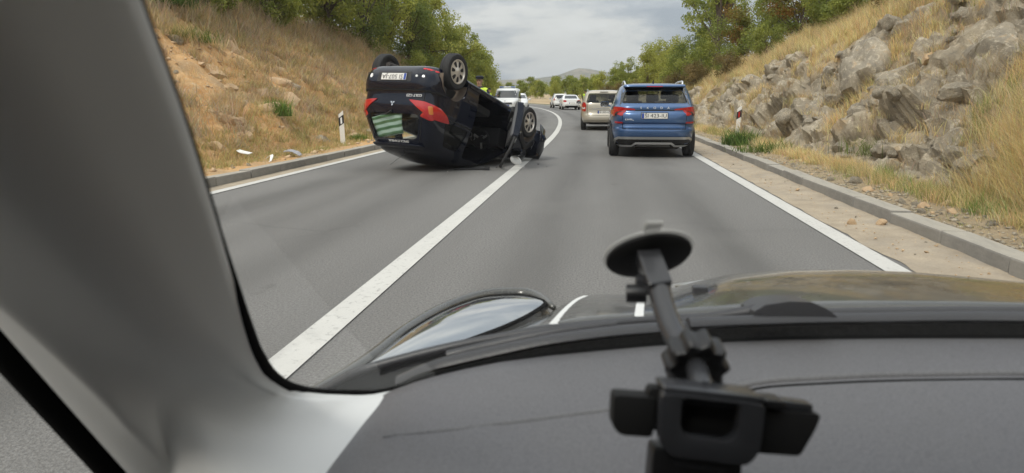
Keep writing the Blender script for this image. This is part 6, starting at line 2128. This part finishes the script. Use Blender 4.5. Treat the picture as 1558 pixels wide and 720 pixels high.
MB().tube([CAR_INV @ p for p in sl_], 0.017, 10).build('door_seal', MA_SEAL, car, smooth=60)
MB().tube([CAR_INV @ (p + (p - EYEP).normalized() * 0.012) for p in rr_pts], [float(np.interp(i, [0, 18, 27, 33, 43], [0.0012, 0.0022, 0.0055, 0.0065, 0.006])) for i in range(len(rr_pts))], 8).build('glass_seal', MA_SEAL, car, smooth=60)
# side glass and the unseen rest of the cabin shell, added to darken it
gp = [Vector((XD - 0.03, p.y + 0.01, p.z)) for p in ll_pts]
low = [Vector((XD - 0.03, y, 0.80)) for y in np.linspace(gp[-1].y, -0.9, 12)]
SG = [Vector((XD - 0.03, 0.62, 0.76)), Vector((XD - 0.03, 0.30, 1.28)), Vector((XD - 0.03, 0.05, 1.42)), Vector((XD - 0.03, -0.9, 1.42)), Vector((XD - 0.03, -0.9, 0.76))]
cpart('side_window', SG, [(0, 1, 2, 3, 4)], MA_WS)
for sg, nm in ((-1, 'door'), (1, 'passenger_door')):
    x0 = XD - 0.05 if sg < 0 else 2 * CX - XD + 0.05
    cpart(nm, [(x0, 0.72, 0.25), (x0, -0.50, 0.25), (x0, -0.50, 0.90), (x0, 0.72, 0.76), (x0 - sg * 0.05, 0.72, 0.25), (x0 - sg * 0.05, -0.50, 0.25), (x0 - sg * 0.05, -0.50, 0.89), (x0 - sg * 0.05, 0.72, 0.75)],
          [(0, 1, 2, 3), (7, 6, 5, 4), (3, 2, 6, 7), (0, 3, 7, 4), (1, 5, 6, 2), (0, 4, 5, 1)], MA_CABIN, smooth=None)
    cpart('rear_quarter', [(x0, -0.95, 0.25), (x0, -2.2, 0.25), (x0, -2.2, 1.44), (x0, -1.55, 1.44), (x0, -1.45, 1.0), (x0, -0.95, 0.98), (x0, -0.5, 0.98), (x0, -0.5, 0.25)], [(0, 1, 2, 3, 4, 5, 6, 7)], MA_CABIN, smooth=None, solid=0.03)
    cpart('roof_rail', [(x0, 0.15, 1.40), (x0, -2.2, 1.40), (x0 - sg * 0.06, -2.2, 1.46), (x0 - sg * 0.06, 0.10, 1.46)], [(0, 1, 2, 3)], MA_HEAD, smooth=None, solid=0.03)
    cpart('centre_pillar', [(x0, -0.22, 0.78), (x0, -0.52, 0.78), (x0 - sg * 0.02, -0.56, 1.44), (x0 - sg * 0.02, -0.34, 1.44)], [(0, 1, 2, 3)], MA_HEAD, smooth=None, solid=0.04)
hl = []
for y in np.linspace(0, 1, 8):
    hl.append([Vector((p.x + (x_ - p.x) * min(1, y * 5), p.y + (-2.2 - p.y) * y, p.z + 0.02 * math.sin(math.pi * y))) for p, x_ in zip(WST, np.linspace(XD - 0.02, 2 * CX - XD + 0.02, 30))])
gridpart('headliner', hl, MA_HEAD, smooth=180, solid=0.02)
cpart('rear_panel', [(-0.5, -2.2, 0.2), (1.26, -2.2, 0.2), (1.26, -2.2, 1.05), (-0.5, -2.2, 1.05)], [(0, 1, 2, 3)], MA_CABIN, smooth=None, solid=0.03)
cpart('cabin_floor', [(-0.5, 0.75, 0.22), (1.26, 0.75, 0.22), (1.26, -2.2, 0.22), (-0.5, -2.2, 0.22)], [(0, 1, 2, 3)], MA_CABIN, smooth=None, solid=0.03)
for x in (0.0, 0.76):  # dark, unseen seats added behind the eye to block light from the rear
    st = MB().box((x - 0.26, -0.55, 0.35), (x + 0.26, -0.02, 0.55), CAR_INV).build('seat', MA_CLOTH, car, bevel=0.05, smooth=50)
    MB().box((x - 0.27, -0.56, 0.45), (x + 0.27, -0.34, 1.12), CAR_INV).build('backrest', MA_CLOTH, st, bevel=0.07, smooth=50)
    MB().box((x - 0.14, -0.54, 1.15), (x + 0.14, -0.42, 1.36), CAR_INV).build('headrest', MA_CLOTH, st, bevel=0.05, smooth=50)
MB().box((-0.42, -1.75, 0.40), (1.18, -1.2, 0.58), CAR_INV).build('rear_bench', MA_CLOTH, car, bevel=0.05, smooth=50)
MB().box((-0.42, -1.95, 0.50), (1.18, -1.72, 1.18), CAR_INV).build('rear_backrest', MA_CLOTH, car, bevel=0.05, smooth=50)

rows = []
for y in np.linspace(0.30, 0.78, 14):
    rows.append([Vector((x, y, 0.800 - 0.30 * max(0.0, -0.33 - x) - 0.12 * max(0.0, 0.62 - y) + 0.02 * (x + 0.22))) for x in np.linspace(-0.455, -0.215, 12)])
gridpart('pillar_foot', rows, MA_CABIN, smooth=180)

# dashboard: back edge along the foot of the glass
Dp = [(540, 606), (565, 600), (640, 573), (700, 558), (760, 546), (830, 537), (900, 530), (1000, 521), (1100, 516), (1200, 512), (1380, 510), (1558, 510), (1800, 518)]
Dd = [on_glass(*q, inward=0.02) for q in Dp]
xs_ = [p.x for p in Dd]
xx = np.concatenate([np.linspace(-0.262, -0.20, 8), np.linspace(-0.19, 1.05, 70)])


def dash_edge(x):
    return np.interp(x, xs_, [p.y for p in Dd]), np.interp(x, xs_, [p.z for p in Dd])


def dash_z(x, y):
    yb, zb = dash_edge(x); d = yb - y
    r_ = max(0.0, min(1.0, (x + 0.262) / 0.05))
    roll = (1 - math.sqrt(max(0.0, 1 - (1 - r_) ** 2))) * 0.05
    return zb - 0.004 - 0.05 * d - 0.55 * max(0, d - 0.20) ** 2 - roll


rows = []
for k, d in enumerate(np.concatenate([[-0.02, -0.004], np.linspace(0, 0.62, 34)])):
    row = []
    for x in xx:
        yb, zb = dash_edge(x)
        y = yb - d
        z = dash_z(x, y) - (0.03 if k == 0 else (0.008 if k == 1 else 0))
        row.append(Vector((x, y, z)))
    rows.append(row)
dash = gridpart('dashboard', rows, MA_DASH, smooth=180, solid=0.0)


def on_dash(px, py, lift=0.0):
    v = sight(px, py); lo, hi = 0.1, 1.6
    for _ in range(50):
        m = (lo + hi) / 2; p = EYEP + v * m
        if p.z < dash_z(p.x, p.y): hi = m
        else: lo = m
    p = EYEP + v * lo
    return CAR_INV @ (p + Vector((0, 0, lift)))


seam = [(1112, 596), (1135, 586), (1170, 580), (1250, 575), (1340, 571), (1450, 569), (1558, 568), (1700, 569)]
MB().tube(resample([on_dash(a, b, -0.001) for a, b in seam], 40), 0.0048, 8).build('trim_bead', MA_DASH2, dash, smooth=60)
MB().tube(resample([on_dash(a, b + 9, -0.0010) for a, b in seam[1:]], 40), 0.0022, 8).build('trim_gap', MA_SEAL, dash, smooth=60)
MB().tube(resample([on_dash(a, b, -0.0016) for a, b in [(585, 664), (680, 654), (780, 642), (880, 629), (1000, 614)]], 30), 0.0035, 8).build('dash_crease', MA_DASH2, dash, smooth=60)

# cowl, bonnet
Hp = [(470, 600), (520, 575), (545, 562), (620, 540), (700, 521), (770, 508), (830, 498), (900, 491), (985, 484), (1060, 480), (1140, 477), (1280, 472), (1400, 470), (1558, 470), (1750, 474)]
Hr = []
for q in Hp:
    b = on_glass(q[0], q[1] + 38)
    Hr.append(seen_y(q[0], q[1], b.y + 0.13))
Hr = resample(Hr, 60)
hx = [p.x for p in Hr]
base = [Vector((p.x * 0.88 - 0.0, ws_y(p.x * 0.88, 0.0) * 0, 0)) for p in Hr]
cow = []
for p in Hr:
    x = p.x * 0.86
    zb = float(np.interp(x, xs_, [q.z for q in Dd])) - 0.02; yb = ws_y(x, zb) - 0.005
    A_ = Vector((x, yb, zb)); row = []
    for t in np.linspace(0, 1, 7):
        w = A_.lerp(p, t); w.z -= 0.022 * math.sin(math.pi * t) + 0.006
        row.append(w)
    cow.append(row)
gridpart('cowl_panel', cow, MA_SEAL, smooth=60, solid=0.0)
# each bonnet run starts at the cowl, rises to its crest line and rolls over to the nose
Sp = [(470, 606), (520, 583), (600, 560), (700, 530), (780, 503), (832, 480), (870, 458), (905, 449), (960, 450), (1010, 443), (1060, 430), (1110, 419), (1200, 412), (1300, 412), (1400, 416), (1558, 431), (1750, 462)]
Sq = resample([(a, b, 0) for a, b in Sp], 60)
rows = []
for p, q in zip(Hr, [None] * 60):
    v = (p - EYEP); k = v.dot(_f); ppx = 779 + F_PX * v.dot(_r) / k
    spy = float(np.interp(ppx, [a for a, b in Sp], [b for a, b in Sp]))
    yc = 1.36 + 0.10 * math.exp(-((ppx - 1250) / 260) ** 2)
    c = seen_y(ppx, spy, yc)
    sl = (c.z - EYE) / yc
    row = []
    for t in np.linspace(0, 1, 12):
        y = p.y + (c.y - p.y) * t
        L = c.y - p.y
        # cubic: value at cowl, value and tangent at the crest
        h00 = 2 * t ** 3 - 3 * t ** 2 + 1; h01 = -2 * t ** 3 + 3 * t ** 2; h11 = t ** 3 - t ** 2; h10 = t ** 3 - 2 * t ** 2 + t
        z = h00 * p.z + h01 * c.z + h11 * L * sl + h10 * L * (2 * (c.z - p.z) / L - sl)
        row.append(Vector((p.x + (c.x - p.x) * t, y, z)))
    for t in np.linspace(0.08, 1, 10):
        y = c.y + 0.62 * t
        row.append(Vector((c.x * (1 + 0.04 * t), y, c.z + sl * 0.62 * t - 0.34 * t * t)))
    rows.append(row)
hood = gridpart('bonnet', rows, MA_OLIVE, smooth=180, solid=0.004)
MB().tube([CAR_INV @ (r_[0] + Vector((0, 0, -0.004))) for r_ in rows], 0.007, 8).build('bonnet_seal', MA_COWL, hood, smooth=60)


def hood_pt(px, py):
    best = None
    for i, r_ in enumerate(rows):
        for p in r_[:14]:
            v = p - EYEP; k = v.dot(_f)
            e_ = (779 + F_PX * v.dot(_r) / k - px) ** 2 + (360 - F_PX * v.dot(_u) / k - py) ** 2
            if best is None or e_ < best[0]: best = (e_, p)
    return best[1]


def ribbon(name, pts, w, m, parent, lift=0.003):
    pts = [Vector(p) + Vector((0, 0, lift)) for p in pts]
    V, F = [], []
    for i, p in enumerate(pts):
        t = (pts[min(i + 1, len(pts) - 1)] - pts[max(0, i - 1)]).normalized()
        s = Vector((t.y, -t.x, 0)).normalized() * w / 2
        V += [p - s, p + s]
    F = [(2 * i, 2 * i + 1, 2 * i + 3, 2 * i + 2) for i in range(len(pts) - 1)]
    return cpart(name, V, F, m, parent)


def hood_line(i0, i1, k0, k1, n=10):
    out = []
    for t in np.linspace(0, 1, n):
        fi = i0 + (i1 - i0) * t; fk = k0 + (k1 - k0) * t
        a, b = int(fi), int(fk); u_, v_ = fi - a, fk - b
        g_ = lambda i, k: rows[min(i, 59)][min(k, 21)]
        out.append((g_(a, b) * (1 - u_) + g_(a + 1, b) * u_) * (1 - v_) + (g_(a, b + 1) * (1 - u_) + g_(a + 1, b + 1) * u_) * v_)
    return out


def col_at(px):
    xs2 = [779 + F_PX * (r_[0] - EYEP).dot(_r) / (r_[0] - EYEP).dot(_f) for r_ in rows]
    return float(np.interp(px, xs2, range(60)))


ribbon('stripe', hood_line(col_at(842), col_at(893), 0.0, 10.5), 0.012, MA_WSTR, hood)
ribbon('stripe', hood_line(col_at(972), col_at(979), 0.0, 10.5), 0.012, MA_WSTR, hood)
# raised lamp on the wing: a long, gently domed lens set in the paint
LZ = lambda y: 0.792 - 0.03 * (y - 1.0)


def on_lamp(px, py):
    v = sight(px, py); lo, hi = 0.3, 3.0
    for _ in range(50):
        m = (lo + hi) / 2; p = EYEP + v * m
        if p.z < LZ(p.y): hi = m
        else: lo = m
    return EYEP + v * lo


ring = [(548, 563), (575, 540), (612, 511), (655, 484), (702, 463), (752, 450), (792, 449), (818, 454), (830, 460), (812, 474), (772, 494), (722, 513), (662, 534), (602, 553), (565, 561)]
bnd = [on_lamp(*q) for q in ring]
bnd2 = resample([(p.x, p.y, 0) for p in bnd + [bnd[0]]], 49)[:-1]
cx_ = sum(p.x for p in bnd2) / 48; cy_ = sum(p.y for p in bnd2) / 48
V, F = [], []
NR = 9
for k in range(NR):
    t = 1 - k / (NR - 1)
    for p in bnd2:
        x, y = cx_ + (p.x - cx_) * t, cy_ + (p.y - cy_) * t
        V.append((x, y, LZ(y) + 0.020 * (1 - t ** 2.2)))
for k in range(NR - 2):
    for i in range(48): F.append((k * 48 + i, k * 48 + (i + 1) % 48, (k + 1) * 48 + (i + 1) % 48, (k + 1) * 48 + i))
F.append(tuple((NR - 2) * 48 + i for i in range(48)))
crest = [(452, 612), (470, 598), (505, 578), (540, 559), (575, 534), (612, 504), (655, 477), (702, 456), (752, 444), (795, 443), (826, 452), (842, 464)]
cw = resample([on_lamp(*q) + Vector((0, 0, -0.006)) for q in crest], 36)
wing = MB().tube([CAR_INV @ p for p in cw], [float(np.interp(i, [0, 6, 30, 35], [0.008, 0.014, 0.014, 0.006])) for i in range(36)], 14).build('wing', MA_OLIVE, car, smooth=180)
lens = cpart('headlamp', V, F, MA_LENS, wing, smooth=180)
MB().tube([CAR_INV @ (Vector(V[i % 48]) + Vector((0, 0, -0.002))) for i in range(49)], 0.0045, 8, cap=False).build('lamp_rim', MA_SEAL, wing, smooth=60)
# flank of the wing falling away outside the lamp
rows_ = []
for p in cw:
    o_ = Vector((-0.10, 0.02, 0))
    rows_.append([p + Vector((0, 0, 0.004)), p + o_ * 0.25 + Vector((0, 0, -0.012)), p + o_ * 0.5 + Vector((0, 0, -0.05)), p + o_ * 0.7 + Vector((0, 0, -0.13)), p + o_ * 0.75 + Vector((0, 0, -0.35))])
gridpart('wing_side', rows_, MA_OLIVE, parent=wing, smooth=180)
rows_ = []
for p in bnd2 + [bnd2[0]]:
    q = Vector((p.x, p.y, LZ(p.y)))
    rows_.append([q + Vector((0, 0, -0.003)), q + Vector(((p.x - cx_) * 0.1, (p.y - cy_) * 0.04, -0.03)), q + Vector(((p.x - cx_) * 0.25, (p.y - cy_) * 0.06, -0.12))])
gridpart('lamp_bed', rows_, MA_OLIVE, parent=wing, smooth=180)
# wipers
wp = [(602, 588), (660, 564), (740, 545), (850, 523), (960, 510), (1070, 503)]
wpts = resample([on_glass(a, b) + Vector((0, 0.016, 0.000)) for a, b in wp], 30)
w1 = MB().tube([CAR_INV @ p for p in wpts], 0.011, 8, flat=0.6).build('wiper_blade', MA_COWL, car, smooth=60)
MB().tube([CAR_INV @ (p + Vector((0, 0.012, 0.004))) for p in wpts[5:22]], 0.006, 8).build('wiper_arm', MA_COWL, w1, smooth=60)
wp = [(1050, 500), (1140, 496), (1300, 492), (1450, 490), (1600, 491)]
w2 = MB().tube([CAR_INV @ p for p in resample([on_glass(a, b) + Vector((0, 0.016, 0.000)) for a, b in wp], 24)], 0.010, 8, flat=0.7).build('wiper_blade', MA_COWL, car, smooth=60)
cp = [seen_y(a, b, 0.80) for a, b in ((1150, 478), (1205, 468), (1270, 478))]
hump = [(1146, 488), (1148, 474), (1165, 464), (1200, 459), (1235, 460), (1258, 470), (1274, 482), (1274, 489)]
hv = [seen_y(a, b, 0.77) for a, b in hump]; hb = [seen_y(a, b, 0.77) + Vector((0, 0.07, -0.012)) for a, b in hump]
n_ = len(hv)
cpart('wiper_cover', hv + hb, [tuple(range(n_)), tuple(range(n_, 2 * n_))[::-1]] + [(i, (i + 1) % n_, n_ + (i + 1) % n_, n_ + i) for i in range(n_)], MA_COWL, w2, smooth=50)
MB().tube([CAR_INV @ seen_y(a, b, y) for a, b, y in ((1155, 474, 0.80), (1100, 481, 0.80), (1030, 490, 0.79))], [0.010, 0.007, 0.005], 8).build('wiper_arm', MA_COWL, w2, smooth=60)
# bar and stub stand in for a reflection of the suction cup clip
refl_pts = [hood_pt(a, b) + Vector((0, 0, 0.006)) for a, b in ((1022, 440), (1050, 436), (1076, 431))]
refl_bar = MB().tube([CAR_INV @ p for p in refl_pts], [0.006, 0.009, 0.005], 8, flat=0.6).build('clip_reflection', MA_SILVER, hood, smooth=60)
MB().box((-0.012, -0.008, -0.006), (0.012, 0.008, 0.012), Matrix.Translation(CAR_INV @ (hood_pt(1060, 446)))).build('reflection_stub', MA_COWL, refl_bar, bevel=0.003)

# ================================================================== phone holder on the windscreen
MA_HBLK = pm('holder_black', (0.010, 0.010, 0.011), 0.4, bump=0.1, bscale=300)
MA_HGREY = pm('holder_satin', (0.040, 0.041, 0.045), 0.26, bump=0.08, bscale=300)
MA_PAD = pm('holder_pad', (0.003, 0.003, 0.003), 0.85)
M = Mat('cup_silicone')
M.set(base=(0.50, 0.50, 0.47), rough=0.3, alpha=0.45)
MA_CUP = M.m
cc = on_glass(985, 381)
eps = 0.004
nx = (ws_z(cc.x + eps, cc.y) - ws_z(cc.x - eps, cc.y)) / (2 * eps); ny = (ws_z(cc.x, cc.y + eps) - ws_z(cc.x, cc.y - eps)) / (2 * eps)
nrm = Vector((nx, ny, -1)).normalized()             # into the cabin
holder = empty('phone_holder', cc, label='black phone holder stuck to the windscreen by a suction cup', cat='phone holder')
H_INV = Matrix.Translation(-cc)
q = nrm.to_track_quat('Z', 'Y').to_matrix().to_4x4()
tilt = Matrix.Rotation(0.0, 4, 'Z')
cup = MB().lathe([(0.0385, 0.0015), (0.0385, 0.003), (0.0355, 0.005), (0.034, 0.005)], 40, q).build('suction_cup', MA_CUP, holder, smooth=50)
MB().lathe([(0.0360, 0.0040), (0.0362, 0.0065), (0.034, 0.0085), (0.020, 0.011), (0.002, 0.0115)], 40, q).build('cup_cover', MA_PAD, holder, smooth=40)
tab = q @ Vector((0, 0, 0))
MB().box((-0.007, -0.004, -0.002), (0.007, 0.010, 0.002), Matrix.Translation(on_glass(990, 341) - cc + nrm * 0.004) @ q).build('pull_tab', MA_CUP, cup, bevel=0.0015)


def hp(px, py, d):
    return seen_at(px, py, d) - cc


# bracket from the cup down to the arm
A_, B_ = hp(983, 384, 0.570), hp(1004, 441, 0.545)
ax_ = (B_ - A_).normalized(); sd_ = Vector((1, 0.05, 0.0)); sd_ = (sd_ - ax_ * sd_.dot(ax_)).normalized(); up_ = sd_.cross(ax_)
Mb = Matrix((sd_, ax_, up_)).transposed().to_4x4(); Mb.translation = A_
Lb = (B_ - A_).length
br = MB().box((-0.0095, -0.002, -0.009), (0.0095, Lb, 0.007), Mb).build('bracket', MA_HGREY, holder, bevel=0.0018)
MB().lathe([(0.007, -0.008), (0.0075, -0.006), (0.0075, 0.006), (0.007, 0.008)], 14, Matrix.Translation(hp(968, 447, 0.555)) @ Matrix.Rotation(R(90), 4, 'Y'), cap=True).build('pivot_bolt', MA_HBLK, br, smooth=40)
MB().box((-0.006, -0.005, -0.006), (0.010, 0.012, 0.006), Matrix.Translation(hp(978, 432, 0.56))).build('pivot_lug', MA_HGREY, br, bevel=0.002)
arm = MB().tube(resample([hp(1002, 436, 0.548), hp(1010, 468, 0.535), hp(1022, 500, 0.52), hp(1040, 532, 0.50), hp(1052, 552, 0.485)], 22), 0.0088, 14).build('arm', MA_HGREY, holder, smooth=60)
# scalloped tightening knob
kc = hp(1057, 550, 0.478)
kd = (hp(1066, 580, 0.455) - hp(1046, 530, 0.495)).normalized()
qk = kd.to_track_quat('Z', 'Y').to_matrix().to_4x4(); qk.translation = kc
V, F = [], []
NK = 72
prof = [(0.70, -0.010), (1.0, -0.008), (1.0, 0.009), (0.86, 0.012), (0.55, 0.008), (0.02, 0.008)]
for (rk, hz_) in prof:
    for k in range(NK):
        a = 2 * math.pi * k / NK
        rr_ = 0.0205 * rk * (1 + (0.085 * math.cos(10 * a) if rk > 0.8 else 0))
        V.append(qk @ Vector((rr_ * math.cos(a), rr_ * math.sin(a), hz_)))
for i in range(len(prof) - 1):
    for k in range(NK): F.append((i * NK + k, i * NK + (k + 1) % NK, (i + 1) * NK + (k + 1) % NK, (i + 1) * NK + k))
MB().add(V, F).build('knob', MA_HBLK, holder, smooth=40)
MB().tube([kc, hp(1070, 596, 0.445)], 0.008, 12).build('ball_joint', MA_HGREY, holder, smooth=60)
# cradle, upright and facing the seat
S_ = 0.432 / F_PX
C0 = seen_at(1075, 640, 0.432) - cc
Mc = Matrix.Translation(C0) @ Matrix.Rotation(R(7), 4, 'Z') @ Matrix.Rotation(R(4.5), 4, 'Y') @ Matrix.Rotation(R(82), 4, 'X')


def cr_poly(name, poly, z0, z1, m, parent, hole=None, bevel=0.0012):
    """poly in pixels about (1075, 640), extruded along the facing direction (z towards the seat)"""
    P = [((x - 1075) * S_, (640 - y) * S_ / 0.97) for x, y in poly]
    n = len(P)
    if hole is None:
        mb = MB().add([(x, y, z) for z in (z0, z1) for x, y in P], [tuple(range(n))[::-1], tuple(range(n, 2 * n))] + [(i, (i + 1) % n, n + (i + 1) % n, n + i) for i in range(n)])
    else:
        Hh = [((x - 1075) * S_, (640 - y) * S_ / 0.97) for x, y in hole]
        k = len(Hh)
        assert k == n
        V = [(x, y, z) for z in (z0, z1) for x, y in P] + [(x, y, z) for z in (z0, z1) for x, y in Hh]
        F = []
        for i in range(n):
            j = (i + 1) % n
            F += [(i, j, n + j, n + i), (2 * n + i, 3 * n + i, 3 * n + j, 2 * n + j), (n + i, n + j, 3 * n + j, 3 * n + i), (i, 2 * n + i, 2 * n + j, j)]
        mb = MB().add(V, F)
    mb.V = [tuple(Mc @ Vector(v)) for v in mb.V]
    return mb.build(name, m, parent, bevel=bevel, smooth=40)


outer = rpoly([(996, 596), (1152, 602), (1150, 672), (1134, 694), (1018, 688), (998, 668)], 10, 3)
hole = rpoly([(1027, 602), (1115, 605), (1115, 648), (1102, 660), (1040, 657), (1028, 645)], 8, 3)
cr_ = cr_poly('cradle_frame', outer, 0.002, 0.012, MA_HGREY, holder, hole)
cr_poly('back_plate', rpoly([(984, 598), (1160, 604), (1160, 668), (984, 662)], 10, 3), -0.014, -0.002, MA_PAD, holder)
cr_poly('clamp_pad', rpoly([(931, 612), (996, 612), (996, 672), (946, 672), (933, 660)], 8, 3), -0.016, 0.0, MA_PAD, holder)
cr_poly('clamp_pad', rpoly([(1152, 618), (1250, 618), (1244, 640), (1224, 684), (1152, 684)], 8, 3), -0.016, 0.0, MA_PAD, holder)
cr_poly('clamp_top', rpoly([(1000, 588), (1150, 593), (1150, 603), (1000, 598)], 4, 2), -0.016, 0.010, MA_HGREY, holder)
cr_poly('clamp_bar', rpoly([(1030, 612), (1112, 614), (1112, 619), (1030, 617)], 1, 2), -0.002, 0.001, MA_HGREY, holder, bevel=0)
cr_poly('release_button', rpoly([(1158, 600), (1190, 601), (1190, 614), (1158, 613)], 3, 2), -0.014, 0.004, MA_HBLK, holder)
cr_poly('slide_rail', rpoly([(1190, 603), (1238, 606), (1238, 618), (1190, 617)], 3, 2), -0.013, -0.002, MA_HGREY, holder)
cr_poly('stem', rpoly([(996, 684), (1132, 692), (1136, 790), (996, 790)], 6, 2), -0.014, 0.004, MA_HBLK, holder)
cr_poly('stem_slot', rpoly([(1026, 700), (1108, 704), (1106, 711), (1028, 707)], 3, 2), 0.003, 0.0055, MA_HGREY, holder, bevel=0)
cr_poly('foot', rpoly([(990, 780), (1140, 780), (1140, 900), (990, 900)], 6, 2), -0.014, 0.004, MA_HBLK, holder)

# ------------------------------------------------------------------ haze
HZ = Mat('air')
HZ.n.remove(HZ.b)
pv = HZ.node('ShaderNodeVolumePrincipled')
pv.inputs['Color'].default_value = (0.80, 0.87, 0.95, 1)
pv.inputs['Density'].default_value = 0.0001
pv.inputs['Anisotropy'].default_value = 0.2
HZ.l.new(pv.outputs[0], HZ.out.inputs['Volume'])
hz = MB().box((-6600, -6550, -2.2), (6600, 6700, 240)).build('haze', HZ.m)
prop(hz, label='thin pale air filling the valley', cat='haze', kind='stuff')
